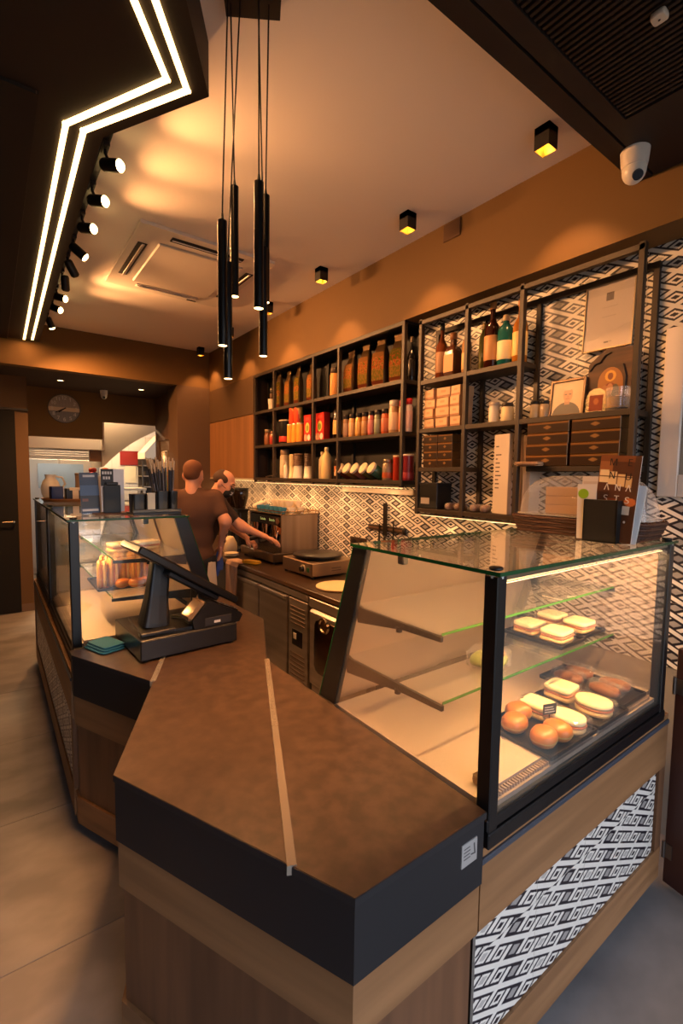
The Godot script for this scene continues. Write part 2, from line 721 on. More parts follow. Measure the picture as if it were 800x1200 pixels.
# a patterned cement tile in its own plane, looking towards +z
func tile_mesh(w: float, h: float, tw: float, th: float, d := 0.008) -> ArrayMesh:
	var b := B.new()
	b.poly([V(0, 0, d), V(w, 0, d), V(w, h, d), V(0, h, d)], V(w / 2, h / 2, 0), [Vector2(0, h / th), Vector2(w / tw, h / th), Vector2(w / tw, 0), Vector2(0, 0)])
	for e in [[V(0, 0, 0), V(w, 0, 0)], [V(w, 0, 0), V(w, h, 0)], [V(w, h, 0), V(0, h, 0)], [V(0, h, 0), V(0, 0, 0)]]:
		b.poly([e[0], e[1], e[1] + V(0, 0, d), e[0] + V(0, 0, d)], V(w / 2, h / 2, d / 2))
	return b.mesh()

func lay_tiles(parent: Node3D, from: Vector3, rot: Vector3, W: float, H: float, tw: float, th: float) -> void:
	var shared := {}
	var bs := Basis.from_euler(rot)
	for i in ceili(W / tw):
		for j in ceili(H / th):
			var w := minf(tw, W - i * tw) - 0.0015
			var h := minf(th, H - j * th) - 0.0015
			if w < 0.01 or h < 0.01:
				continue
			var key := "%.3f %.3f" % [w, h]
			if not shared.has(key):
				shared[key] = tile_mesh(w, h, tw, th)
			var o := part_mesh(parent, "tile", shared[key], tile_print)
			o.transform = Transform3D(bs, from + bs * V(i * tw, j * th, 0))

func room() -> void:
	var ceiling_paint := mt(Color(0.94, 0.90, 0.86), 0.9)
	var dark_paint := mt(Color(0.14, 0.095, 0.07), 0.75)
	var slab := mt(Color(0.30, 0.27, 0.25), 0.8)
	# floor of large concrete-look tiles
	var fl := struct("floor", B.new().span(V(-1.4, -0.12, -9.7), V(2.7, -0.012, 1.7)), slab, "large taupe concrete-look floor tiles beside the counter")
	var fm := []
	for k in 3:
		fm.append(grain([Color(0.45, 0.435, 0.43), Color(0.475, 0.455, 0.445), Color(0.435, 0.42, 0.41)][k], [Color(0.545, 0.525, 0.515), Color(0.56, 0.535, 0.52), Color(0.53, 0.51, 0.50)][k], 1.4, 0.9, 0.02, 0.45, 20 + k, 256, 5))
	var tz := 1.45
	var row := 0
	while tz > -7.4:
		var tx := -1.4 + (0.4 if row % 2 else 0.0) - 0.8
		while tx < 2.6:
			var b := B.new()
			b.span(V(maxf(tx, -1.4) + 0.0015, -0.012, tz - 0.8085), V(minf(tx + 1.6, 2.6) - 0.0015, 0.0, tz), 0.0015)
			part(fl, "floor_tile", b, fm[(row * 2 + int((tx + 3) / 1.6)) % 3])
			tx += 1.6
		tz -= 0.811
		row += 1
	# right wall with its patterned tiles
	var wr := struct("wall_right", B.new().span(V(2.472, 0, -6.3), V(2.60, 3.35, 1.6)), mt(Color(0.55, 0.52, 0.48), 0.8), "right wall tiled in a black and cream diamond pattern")
	lay_tiles(wr, V(2.472, 0.80, -5.9), V(0, -PI / 2, 0), 5.75, 1.95, 0.308, 0.300)
	struct("wall_left", B.new().span(V(-1.5, 0, -6.65), V(-1.4, 3.35, 1.6)), dark_paint, "dark left wall beyond the aisle")
	# front wall, a shop front open to daylight behind the camera
	var wf := B.new()
	wf.span(V(-1.4, 0, 1.5), V(-0.7, 3.35, 1.6)).span(V(2.3, 0, 1.5), V(2.6, 3.35, 1.6)).span(V(-0.7, 2.6, 1.5), V(2.3, 3.35, 1.6))
	struct("wall_front", wf, dark_paint, "dark front wall round the shop window behind the viewer")
	# ceilings
	struct("ceiling", B.new().span(V(-1.5, 3.2, -6.1), V(2.6, 3.35, 1.6)), ceiling_paint, "plain off-white ceiling lit by warm spots")
	var bh := struct("wall_bulkhead", B.new().span(V(2.28, 2.715, -5.95), V(2.472, 3.2, 1.5)), brown_paint, "brown painted bulkhead above the wall shelves", "bulkhead")
	part(bh, "access_cover", B.new().span(V(2.272, 3.09, -2.055), V(2.281, 3.19, -1.925), 0.003), mt(Color(0.34, 0.22, 0.12), 0.7), "small dark square cover on the bulkhead")
	# lower dark ceiling at the front with a slatted grille
	var fs := B.new()
	fs.span(V(-1.4, 2.935, -0.972), V(2.28, 3.2, -0.905)).span(V(-1.4, 2.955, -0.905), V(2.28, 3.2, -0.896)).span(V(-1.4, 2.935, -0.896), V(2.28, 3.2, -0.838))
	fs.span(V(-1.4, 2.935, -0.838), V(0.9, 3.2, 1.5)).span(V(1.86, 2.935, -0.838), V(2.28, 3.2, 1.5)).span(V(0.9, 3.0, -0.838), V(1.86, 3.2, 1.5))
	var fc := struct("ceiling_front", fs, mt(Color(0.115, 0.072, 0.048), 0.65), "lowered dark brown ceiling with a slatted air grille")
	var slat_m := mt(Color(0.13, 0.09, 0.072), 0.5)
	var sl := B.new().span(V(-0.006, -0.012, 0), V(0.006, 0.012, 1.15), 0.0015).mesh()
	for k in 45:
		var o := part_mesh(fc, "grille_slat", sl, slat_m)
		o.position = V(0.912 + k * 0.0212, 2.950, -0.834)
	for k in 4:
		part(fc, "grille_bar", B.new().span(V(0.9, 2.945, -0.70 + k * 0.26), V(1.86, 2.968, -0.694 + k * 0.26)), slat_m)
	# back bulkhead, recess, clock wall
	struct("wall_back", B.new().span(V(-1.5, 2.752, -6.08), V(2.6, 3.35, -5.95)), brown_paint, "brown painted beam across the back of the shop, lit from above", "wall")
	struct("ceiling_recess", B.new().span(V(-1.5, 2.752, -7.3), V(2.6, 2.85, -6.08)), mt(Color(0.20, 0.13, 0.09), 0.8), "dark lowered soffit over the passage at the back")
	var cw := B.new()
	cw.span(V(0.345, 2.125, -7.42), V(1.262, 2.752, -7.30)).span(V(1.262, 2.372, -7.42), V(2.1, 2.752, -7.30)).span(V(-1.5, 0, -7.42), V(0.395, 2.752, -7.30))
	struct("wall_passage", cw, mt(Color(0.45, 0.33, 0.17), 0.8), "brown wall with a round clock above the kitchen opening")
	# pillar with a dark door at the far left
	var pl := struct("wall_pillar", B.new().span(V(-1.5, 0, -7.3), V(0.362, 2.752, -6.65)), mt(Color(0.40, 0.29, 0.16), 0.7), "brown panelled pillar at the far left")
	part(pl, "baseboard", B.new().span(V(-1.5, 0.0, -6.66), V(0.366, 0.09, -6.645)), mt(Color(0.45, 0.36, 0.28), 0.6), "pale skirting at the foot of the pillar")
	var dr := struct("door_1", B.new().span(V(-0.75, 0.01, -6.655), V(0.235, 2.36, -6.62), 0.003), mt(Color(0.035, 0.024, 0.018), 0.85), "dark brown door at the far left edge")
	part(dr, "door_frame", B.new().span(V(-0.8, 2.36, -6.66), V(0.362, 2.385, -6.615)), mt(Color(0.06, 0.04, 0.03), 0.6))
	var hd := B.new().cyl(V(0.17, 1.02, -6.62), 0.0, 0.0)
	hd = B.new().rod(V(0.19, 1.08, -6.625), V(0.19, 1.08, -6.57), 0.011).rod(V(0.19, 1.08, -6.57), V(0.08, 1.08, -6.57), 0.009)
	part(dr, "handle", hd, mt(Color(0.75, 0.65, 0.5), 0.25, 1.0), "brass lever handle")
	# column right of the passage and passage side wall with a glazed door
	struct("wall_column", B.new().span(V(1.868, 0, -6.3), V(2.6, 2.752, -5.945)), mt(Color(0.36, 0.265, 0.175), 0.7), "brown panelled column beside the passage")
	var ps := B.new()
	ps.span(V(1.97, 0, -6.46), V(2.1, 2.752, -6.3)).span(V(1.97, 2.13, -7.12), V(2.1, 2.752, -6.46)).span(V(1.97, 0, -7.3), V(2.1, 2.752, -7.12))
	struct("wall_side", ps, mt(Color(0.40, 0.29, 0.20), 0.7), "brown side wall of the passage around a glazed door")
	var dg := struct("door_2", B.new().span(V(1.985, 0, -7.12), V(2.03, 2.13, -7.07), 0.003).span(V(1.985, 0, -6.51), V(2.03, 2.13, -6.46), 0.003).span(V(1.985, 1.98, -7.07), V(2.03, 2.13, -6.51), 0.003).span(V(1.985, 0, -6.81), V(2.03, 1.98, -6.77), 0.003), mt(Color(0.50, 0.42, 0.34), 0.5), "glazed door with a pale frame in the passage side wall")
	part(dg, "pane", B.new().span(V(2.005, 0.05, -7.07), V(2.011, 1.98, -6.81)), pane)
	part(dg, "pane", B.new().span(V(2.005, 0.05, -6.77), V(2.011, 1.98, -6.51)), pane)
	# small lit space behind the glazed door
	var sb := B.new()
	sb.span(V(2.6, 0, -7.4), V(2.7, 2.8, -6.3)).span(V(2.1, 2.75, -7.3), V(2.6, 2.85, -6.3)).span(V(2.1, 0, -7.4), V(2.6, 2.75, -7.3))
	struct("wall_store", sb, mt(Color(0.82, 0.76, 0.68), 0.8), "pale wall behind the glazed door")
	var tl := thing("tube_light", "bright upright tube light seen through the glazed door", "lamp", V(2.10, 1.82, -7.05))
	part(tl, "tube", B.new().rod(V(0, -0.35, 0), V(0, 0.12, 0), 0.02), glow(WARM_HOT, 6.0))
	part(tl, "holder", B.new().span(V(0.02, -0.4, -0.025), V(0.05, 0.16, 0.025), 0.004), mt(Color(0.7, 0.68, 0.64), 0.5))
	area("tube_glow", V(2.07, 1.72, -7.05), V(1.0, 1.72, -6.95), Vector2(0.05, 0.45), 0.6, WARM_HOT, Vector3.UP)

func ceiling_fittings() -> void:
	# zigzag panel with two light lines
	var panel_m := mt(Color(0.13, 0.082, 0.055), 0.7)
	var pz := thing("zigzag_ceiling_panel", "dark brown zigzag dropped ceiling panel carrying two bright light lines", "ceiling panel", V(0, 0, 0))
	part(pz, "panel", B.new().prism(P2([0.676, -1.75, 0.408, -2.218, 0.447, -5.945, 0.172, -5.945, 0.18, -2.1, -1.4, -2.1, -1.4, -0.972, 0.205, -0.972]), 3.013, 3.199), panel_m)
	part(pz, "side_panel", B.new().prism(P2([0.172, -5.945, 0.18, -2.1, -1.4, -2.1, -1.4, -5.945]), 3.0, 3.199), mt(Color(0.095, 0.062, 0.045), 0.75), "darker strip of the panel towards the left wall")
	part(pz, "edge_bead", B.new().bar(V(0.176, 3.008, -2.1), V(0.172, 3.008, -5.94), 0.008, 0.012), mt(Color(0.30, 0.2, 0.12), 0.4))
	var lg := glow(Color(1.0, 0.80, 0.50), 5.0)
	for L in [[V(0.075, 3.008, -1.115), V(0.53, 3.008, -1.76), V(0.278, 3.008, -2.212), V(0.313, 3.008, -5.90)], [V(0.135, 3.008, -1.08), V(0.602, 3.008, -1.763), V(0.339, 3.008, -2.212), V(0.381, 3.008, -5.86)]]:
		var ln := thing("light_line", "glowing zigzag light line in the dark panel, nearer the %s" % ("left edge" if L[0].x < 0.1 else "right edge"), "light strip", V(0, 0, 0), Vector3.ZERO, "")
		var b := B.new()
		for k in 3:
			var d: Vector3 = (L[k + 1] - L[k]).normalized() * 0.009
			b.bar(L[k] - d, L[k + 1] + d, 0.020, 0.008)
		part(ln, "diffuser", b, lg)
		for k in 3:
			var mid: Vector3 = (L[k] + L[k + 1]) / 2.0 + V(0, -0.012, 0)
			var len_: float = (L[k + 1] - L[k]).length()
			area("line_glow", mid, mid + V(0, -1, 0), Vector2(0.02, len_), 0.30 * len_, WARM, (L[k + 1] - L[k]).normalized())
	# hanging tubes
	var pend := thing("pendant_canopy", "black ceiling plate from which six tube pendants hang", "ceiling plate", V(0, 0, 0))
	part(pend, "plate", B.new().prism(P2([0.672, -1.582, 0.821, -1.487, 0.70, -1.24, 0.53, -1.33]), 3.16, 3.199), black_metal)
	var tubes := [[V(0.611, 2.45, -1.476), 0.385, V(0.64, 3.17, -1.49), "left front pendant, thick and long"], [V(0.715, 2.656, -1.618), 0.373, V(0.665, 3.17, -1.53), "left pendant, shortest and highest of its trio"], [V(0.654, 2.355, -1.535), 0.38, V(0.685, 3.17, -1.50), "left rear pendant, hanging lowest of all"],
		[V(0.67, 2.524, -1.34), 0.367, V(0.70, 3.17, -1.40), "right front pendant, thick and nearest"], [V(0.818, 2.451, -1.582), 0.175, V(0.765, 3.17, -1.46), "right rear pendant, mostly hidden behind its neighbour"], [V(0.787, 2.288, -1.538), 0.216, V(0.735, 3.17, -1.475), "right pendant, lowest of its trio"]]
	for q in tubes:
		var hgt: float = q[1] if q[1] > 0.3 else 0.37
		var top: Vector3 = q[0]
		if q[1] < 0.3:
			top.y += hgt - q[1]
		var o := thing("tube_pendant", "slim black tube lamp on a cable: %s" % q[3], "pendant lamp", V(top.x, top.y - hgt, top.z), Vector3.ZERO, "black tube pendants over the counter")
		part(o, "tube", B.new().lathe(V(0, 0, 0), P2([0.011, 0.012, 0.0145, 0.0, 0.0145, hgt, 0.005, hgt + 0.004, 0.0, hgt + 0.004]), 20), mt(Color(0.06, 0.06, 0.065), 0.28, 0.3))
		part(o, "lens", B.new().cyl(V(0, 0.001, 0), 0.0135, 0.012, 16), glow(WARM_HOT, 9.0))
		part(o, "cap", B.new().cyl(V(0, hgt + 0.004, 0), 0.006, 0.02, 10, 0.003), black_metal)
		part(o, "cable", B.new().rod(V(0, hgt + 0.02, 0), q[2] - o.position, 0.0026, 6), mt(Color(0.05, 0.045, 0.045), 0.6))
		spot("pendant_beam", o.position + V(0, -0.006, 0), o.position + V(0, -1, 0.0), 0.7, 38, WARM, 0.012, 0.8)
	# cube downlights along the bulkhead
	var cube_at := [[2.02, -1.242, "nearest the front beam"], [2.02, -2.105, "second from the front"], [2.03, -3.027, "third from the front"], [2.04, -3.90, "fourth from the front, behind the pendants"], [2.06, -4.80, "fifth, almost hidden behind a pendant"], [2.10, -5.76, "furthest, in the back corner"]]
	var gold := mt(Color(0.98, 0.82, 0.42), 0.4, 0.6)
	for q in cube_at:
		var o := thing("cube_downlight", "black square ceiling downlight with a golden inside, %s" % q[2], "downlight", V(q[0], 3.104, q[1]), V(0, 0.0, 0), "black cube downlights along the bulkhead")
		var b := B.new()
		for s in [-1, 1]:
			b.span(V(s * 0.0335, 0, -0.035), V(s * 0.035, 0.095, 0.035)).span(V(-0.0335, 0, s * 0.0335), V(0.0335, 0.095, s * 0.035))
		b.span(V(-0.035, 0.062, -0.035), V(0.035, 0.095, 0.035))
		part(o, "housing", b, mt(Color(0.06, 0.05, 0.045), 0.5))
		var r := B.new()
		var lo := [V(-0.0328, 0.001, -0.0328), V(0.0328, 0.001, -0.0328), V(0.0328, 0.001, 0.0328), V(-0.0328, 0.001, 0.0328)]
		var hi := [V(-0.019, 0.045, -0.019), V(0.019, 0.045, -0.019), V(0.019, 0.045, 0.019), V(-0.019, 0.045, 0.019)]
		for k in 4:
			r.poly([lo[k], lo[(k + 1) % 4], hi[(k + 1) % 4], hi[k]], V(0, 1, 0) + (lo[k] + lo[(k + 1) % 4]) * 20.0)
		part(o, "reflector", r, gold)
		part(o, "lamp", B.new().cyl(V(0, 0.046, 0), 0.018, 0.012, 14), glow(Color(1, 0.78, 0.38), 32.0))
		spot("cube_beam", o.position + V(0, 0.042, 0), o.position + V(0.10, -1, 0), 1.35, 42, WARM, 0.03, 0.5)
	# spotlights on a track beside the panel
	var tr := thing("spot_track", "black lighting track along the edge of the zigzag panel", "light track", V(0.475, 3.2, -4.0))
	part(tr, "rail", B.new().span(V(-0.016, -0.03, -1.75), V(0.016, -0.001, 1.6), 0.003), black_metal)
	var sp := [[-2.52, V(0.60, -0.19, 0.76), true], [-2.88, V(0.60, -0.19, 0.76), true], [-3.23, V(0.60, -0.19, 0.76), true], [-3.58, V(0.75, -0.60, 0.15), true], [-3.89, V(0.55, -0.80, -0.4), false], [-4.21, V(0.1, -0.95, -0.5), false], [-4.60, V(0.70, -0.25, 0.60), true], [-4.92, V(0.65, -0.35, 0.60), true], [-5.40, V(0.35, -0.85, -0.15), true]]
	var nth := ["first from the front", "second from the front", "third from the front", "fourth, tilted down", "fifth, unlit and turned away", "sixth, unlit and facing down", "third from the back", "second from the back", "furthest, pointing down"]
	for k in sp.size():
		var q = sp[k]
		var d: Vector3 = q[1].normalized()
		var o := thing("track_spot", "black track spotlight beside the zigzag panel, %s" % nth[k], "spotlight", V(0.475, 3.09, q[0]), Vector3.ZERO, "track spotlights")
		var head := B.new()
		var y := d
		var x := y.cross(V(0, 1, 0.1)).normalized()
		head.t = Transform3D(Basis(x, y, x.cross(y)), V(0.02, 0, 0))
		head.lathe(V(0, -0.045, 0), P2([0, 0, 0.023, 0.0, 0.029, 0.012, 0.029, 0.10, 0.026, 0.10, 0.024, 0.085]), 18)
		part(o, "head", head, mt(Color(0.08, 0.065, 0.055), 0.45))
		part(o, "arm", B.new().rod(V(0, 0.085, 0), V(0, 0.04, 0), 0.008).rod(V(0, 0.045, 0), V(0.02, 0.0, 0), 0.007), black_metal)
		part(o, "adapter", B.new().span(V(-0.014, 0.06, -0.04), V(0.014, 0.082, 0.04), 0.003), black_metal)
		var ln := B.new()
		ln.t = head.t
		ln.lathe(V(0, 0.041, 0), P2([0, 0, 0.0255, 0, 0.0275, 0.014, 0.02, 0.024, 0, 0.028]), 16)
		part(o, "lens", ln, glow(Color(1.0, 0.82, 0.52), 14.0) if q[2] else mt(Color(0.3, 0.27, 0.22), 0.2))
		if q[2]:
			var p: Vector3 = o.position + V(0.02, 0, 0) + d * 0.07
			spot("track_beam", p, p + d, [1.35, 1.35, 1.35, 3.5, 0.0, 0.0, 2.4, 2.6, 5.0][k], [42, 42, 42, 60, 60, 60, 46, 50, 70][k], WARM, 0.02, 1.0)
	# ceiling cassette
	var ac := thing("ceiling_air_conditioner", "white ceiling cassette air conditioner with slot vents", "air conditioner", V(1.24, 3.2, -3.70))
	var white := mt(Color(0.87, 0.84, 0.80), 0.5)
	part(ac, "frame", B.new().prism(P2([-0.46, 0.56, 0.46, 0.56, 0.46, -0.56, -0.46, -0.56]), -0.022, -0.001), white)
	part(ac, "intake_panel", B.new().span(V(-0.30, -0.035, -0.37), V(0.30, -0.018, 0.37), 0.012), mt(Color(0.80, 0.76, 0.72), 0.55))
	for q in [[V(-0.385, 0, 0), 0.0, 0.6], [V(0.385, 0, 0), 0.0, 0.6], [V(0, 0, 0.465), PI / 2, 0.5], [V(0, 0, -0.465), PI / 2, 0.5]]:
		var b := B.new()
		b.at(q[0], V(0, q[1], 0)).span(V(-0.03, -0.026, -q[2] / 2), V(0.03, -0.021, q[2] / 2))
		part(ac, "vent_slot", b, mt(Color(0.10, 0.08, 0.07), 0.7) if q[0].z > -0.4 else white)
		var f := B.new()
		f.at(q[0] + V(0, -0.03, 0), V(0, q[1], 0.4)).span(V(-0.004, -0.003, -q[2] / 2 + 0.01), V(0.03, 0.003, q[2] / 2 - 0.01))
		part(ac, "flap", f, white)
	part(ac, "badge", B.new().span(V(0.18, -0.026, -0.535), V(0.26, -0.0205, -0.52)), mt(Color(0.3, 0.28, 0.26), 0.5))
	# security cameras, detector
	for q in [[V(2.06, 2.935, -0.885), 0.86, "large white dome security camera under the dark front ceiling", V(-0.5, -0.8, 0.55)], [V(1.235, 2.752, -7.0), 0.8, "small white dome security camera near the clock", V(-0.1, -0.7, 0.7)]]:
		var o := thing("security_camera", q[2], "camera", q[0], Vector3.ZERO, "")
		var s: float = q[1]
		part(o, "base", B.new().lathe(V(0, 0, 0), P2([0, -0.075 * s, 0.052 * s, -0.075 * s, 0.056 * s, -0.05 * s, 0.06 * s, -0.001, 0, -0.001]), 24), mt(Color(0.86, 0.83, 0.80), 0.4))
		var hd := B.new().sup(V(0, -0.085 * s, 0), V(0.05, 0.058, 0.05) * s, 1, 1, 20, 12)
		part(o, "ball", hd, mt(Color(0.88, 0.86, 0.83), 0.35))
		var d: Vector3 = q[3].normalized()
		var c := V(0, -0.085 * s, 0)
		part(o, "lens", B.new().rod(c + d * 0.047 * s, c + d * 0.058 * s, 0.022 * s, 18), mt(Color(0.03, 0.03, 0.035), 0.15))
	var det := thing("ceiling_sensor", "small cream square sensor on the dark grille", "sensor", V(1.52, 2.935, -0.61))
	part(det, "body", B.new().sup(V(0, -0.008, 0), V(0.019, 0.009, 0.019), 0.3, 0.4), mt(Color(0.80, 0.76, 0.70), 0.45))
	part(det, "eye", B.new().cyl(V(0, -0.0185, 0), 0.003, 0.003, 10), mt(Color(0.2, 0.1, 0.08), 0.3))
	for q in [[0.695, "left"], [1.603, "right"]]:
		var o := thing("recessed_downlight", "small round downlight in the dark passage soffit, %s one" % q[1], "downlight", V(q[0], 2.752, -6.58), Vector3.ZERO, "round downlights in the passage soffit")
		part(o, "lamp", B.new().cyl(V(0, -0.006, 0), 0.032, 0.005, 16), glow(WARM_HOT, 7.0))
		part(o, "ring", B.new().lathe(V(0, 0, 0), P2([0.032, -0.001, 0.032, -0.008, 0.045, -0.006, 0.045, -0.001]), 18), mt(Color(0.35, 0.27, 0.18), 0.4))
		spot("soffit_beam", o.position + V(0, -0.01, 0), o.position + V(0, -1, 0), 0.5, 40, WARM, 0.03)
	# wall clock
	var clock := thing("wall_clock", "round grey wall clock with white numerals above the kitchen opening", "clock", V(0.803, 2.5, -7.30))
	var face := func(px: int, py: int) -> Color:
		var y := py / 64.0
		if y < 0.45:
			return Color(0.66, 0.60, 0.54).lerp(Color(0.56, 0.51, 0.47), absf(sin(px * 0.5)) * 0.4)
		if y < 0.58:
			return Color(0.86, 0.76, 0.62)
		return Color(0.55, 0.53, 0.52).lerp(Color(0.46, 0.44, 0.43), absf(sin(px * 0.9)) * 0.5)
	var ft := printed(tex(64, 64, face), 0.5)
	var disc := B.new()
	for k in 36:
		var a := TAU * k / 36
		var b := TAU * (k + 1) / 36
		disc.tri(V(0, 0, 0.02), V(cos(a) * 0.185, sin(a) * 0.185, 0.02), V(cos(b) * 0.185, sin(b) * 0.185, 0.02), V(0, 0, 1), V(0, 0, 1), V(0, 0, 1), Vector2(0.5, 0.5), Vector2(0.5 + cos(a) / 2, 0.5 - sin(a) / 2), Vector2(0.5 + cos(b) / 2, 0.5 - sin(b) / 2))
	part(clock, "face", disc, ft)
	var rim := B.new()
	rim.at(V(0, 0, 0), V(PI / 2, 0, 0)).lathe(V(0, 0, 0), P2([0.18, 0.0, 0.19, 0.0, 0.192, 0.022, 0.185, 0.026, 0.18, 0.02]), 36)
	part(clock, "rim", rim, mt(Color(0.35, 0.31, 0.27), 0.5))
	var num := B.new()
	for k in range(1, 13):
		var a := PI / 2 - TAU * k / 12
		num.add(text_mesh(str(k), 0.06, 0.002), Transform3D(Basis.IDENTITY, V(cos(a) * 0.14, sin(a) * 0.14, 0.022)))
	part(clock, "numerals", num, mt(Color(0.88, 0.85, 0.8), 0.6))
	part(clock, "hand", B.new().bar(V(0.02, 0.012, 0.025), V(-0.10, -0.055, 0.025), 0.004, 0.012, V(0, 1, 0)), mt(Color(0.06, 0.05, 0.05), 0.5), "minute hand")
	part(clock, "hand", B.new().bar(V(0.01, 0.008, 0.024), V(-0.065, -0.05, 0.024), 0.004, 0.014, V(0, 1, 0)), mt(Color(0.06, 0.05, 0.05), 0.5), "hour hand")

func inset(p: Array, d: float) -> Array:
	var q := PackedVector2Array(p)
	if Geometry2D.is_polygon_clockwise(q):
		q.reverse()
	var r := Geometry2D.offset_polygon(q, -d, Geometry2D.JOIN_MITER)
	return Array(r[0])

func counter_block(o: Node3D, p: Array, tops: Array) -> void:
	var edge := mt(Color(0.115, 0.115, 0.13), 0.5)
	for t in tops:
		part(o, "countertop", B.new().prism(t, 0.8225, 0.84), slate)
	part(o, "edge_band", B.new().prism(inset(p, -0.0012), 0.8215, 0.8385), edge)
	part(o, "fascia", B.new().prism(inset(p, 0.0025), 0.652, 0.8205), mt(Color(0.10, 0.10, 0.115), 0.55), "black fascia under the top")
	part(o, "upper_rail", B.new().prism(inset(p, 0.007), 0.517, 0.651), wood_h)
	part(o, "panel", B.new().prism(inset(p, 0.018), 0.17, 0.518), wood_v)
	part(o, "lower_rail", B.new().prism(inset(p, 0.007), 0.046, 0.171), wood_h)
	part(o, "plinth", B.new().prism(inset(p, 0.045), 0.0, 0.047), mt(Color(0.06, 0.06, 0.07), 0.6))

func counters() -> void:
	var g := "angled counter blocks"
	var c1 := thing("counter_block", "front counter block with a black fascia, small square badge and metal seam across its top", "counter", V(0, 0, 0), Vector3.ZERO, g)
	var right_top := P2([0.536, -0.66, 0.942, -0.66, 0.952, -1.82, 0.476, -0.797])
	var left_top := P2([0.474, -0.801, 0.237, -1.334, 0.4815, -1.868, 1.195, -3.42, 1.21, -2.36, 0.950, -1.825])
	counter_block(c1, P2([0.536, -0.66, 0.942, -0.66, 0.952, -1.822, 1.21, -2.36, 1.195, -3.42, 0.4815, -1.868, 0.237, -1.334]), [right_top, left_top])
	var lg := part(c1, "badge", B.new().span(V(0.855, 0.733, -0.664), V(0.912, 0.791, -0.6595), 0.001), mt(Color(0.62, 0.61, 0.60), 0.4), "pale square metal badge")
	var lb := B.new()
	lb.bar(V(0.899, 0.781, -0.6592), V(0.903, 0.755, -0.6592), 0.004, 0.001, V(0, 0, 1)).bar(V(0.888, 0.757, -0.6592), V(0.905, 0.754, -0.6592), 0.003, 0.001, V(0, 0, 1))
	for k in 4:
		lb.span(V(0.862, 0.777 - k * 0.0085, -0.6642), V(0.884 + 0.002 * (k % 2), 0.780 - k * 0.0085, -0.6594))
	part(lg, "lettering", lb, mt(Color(0.32, 0.31, 0.31), 0.6)).set_meta("kind", "stuff")
	var c3 := thing("counter_block", "rear counter block under the till, left glass cases stand on it", "counter", V(0, 0, 0), Vector3.ZERO, g)
	var tail := P2([0.478, -1.874, 0.2605, -2.353, 0.2605, -2.418, 0.732, -2.418])
	counter_block(c3, tail, [tail])
	var clear := mt(Color(0.72, 0.68, 0.62), 0.12, 0.7)
	for q in [[V(0.4755, 0.8405, -0.797), V(0.953, 0.8405, -1.822), "long shiny metal seam strip across the front of the slate top"], [V(0.4805, 0.8405, -1.872), V(0.70, 0.8405, -2.35), "short shiny metal seam strip running under the till"]]:
		var s := thing("seam_strip", q[2], "metal strip", Vector3.ZERO, Vector3.ZERO, "seam strips in the countertop")
		part(s, "strip", B.new().bar(q[0], q[1], 0.021, 0.003, Vector3.UP, 0.0008), clear)
		part(s, "end_cap", B.new().bar(q[0] + V(0, -0.020, 0), q[0] + V(0, 0.0015, 0), 0.021, 0.003, V(0.42, 0, -0.907)), clear)
	# tiled bases below the glass cases
	tiled_base("front base of the right glass case, clad in wood and patterned tiles", V(0.942, 0, -0.668), 0.0, 1.185, 0.74)
	tiled_base("long base of the left glass cases along the aisle, wood with a tiled strip", V(0.262, 0, -4.80), -PI / 2, 2.38, 0.80)
	door_mat()
	# small gate at the right
	var gt := thing("staff_gate", "dark red-brown swing gate hinged at the right of the tiled base", "gate", V(2.135, 0, -0.655), V(0, 1.35 - PI / 2 + PI, 0))
	gt.rotation = V(0, atan2(-0.08, 0.36), 0)
	part(gt, "leaf", B.new().span(V(0.0, 0.03, 0.0), V(0.035, 1.0, 0.40), 0.003), mt(Color(0.235, 0.115, 0.085), 0.45))
	for y in [0.17, 0.85]:
		part(gt, "hinge", B.new().rod(V(-0.006, y - 0.035, 0.0), V(-0.006, y + 0.035, 0.0), 0.006).span(V(-0.004, y - 0.03, 0.0), V(0.0, y + 0.03, 0.03)), mt(Color(0.45, 0.42, 0.40), 0.35, 0.9))
	# glass cases
	var case_group := "glass display cases on the counter"
	display_case("right glass display case with lit trays of sandwiches and buns", V(0.955, 0, -0.66), 0.0, 1.09, true, true)
	display_case("left glass display case nearest the till, filled with sandwiches", V(0.285, 0, -3.66), -PI / 2, 1.13, true)
	display_case("far left glass display case behind the one with sandwiches", V(0.285, 0, -4.78), -PI / 2, 1.08, false)

func door_mat() -> void:
	var o := thing("door_mat", "dark navy door mat on the grey floor at the bottom edge", "mat", V(1.30, 0.0, -0.38))
	part(o, "pile", B.new().span(V(-0.35, 0.0, 0.0), V(0.19, 0.010, 0.7), 0.004), mt(Color(0.035, 0.04, 0.06), 0.95))
	part(o, "border", B.new().span(V(-0.36, 0.0, -0.014), V(0.20, 0.006, 0.71), 0.002), mt(Color(0.05, 0.05, 0.06), 0.7))

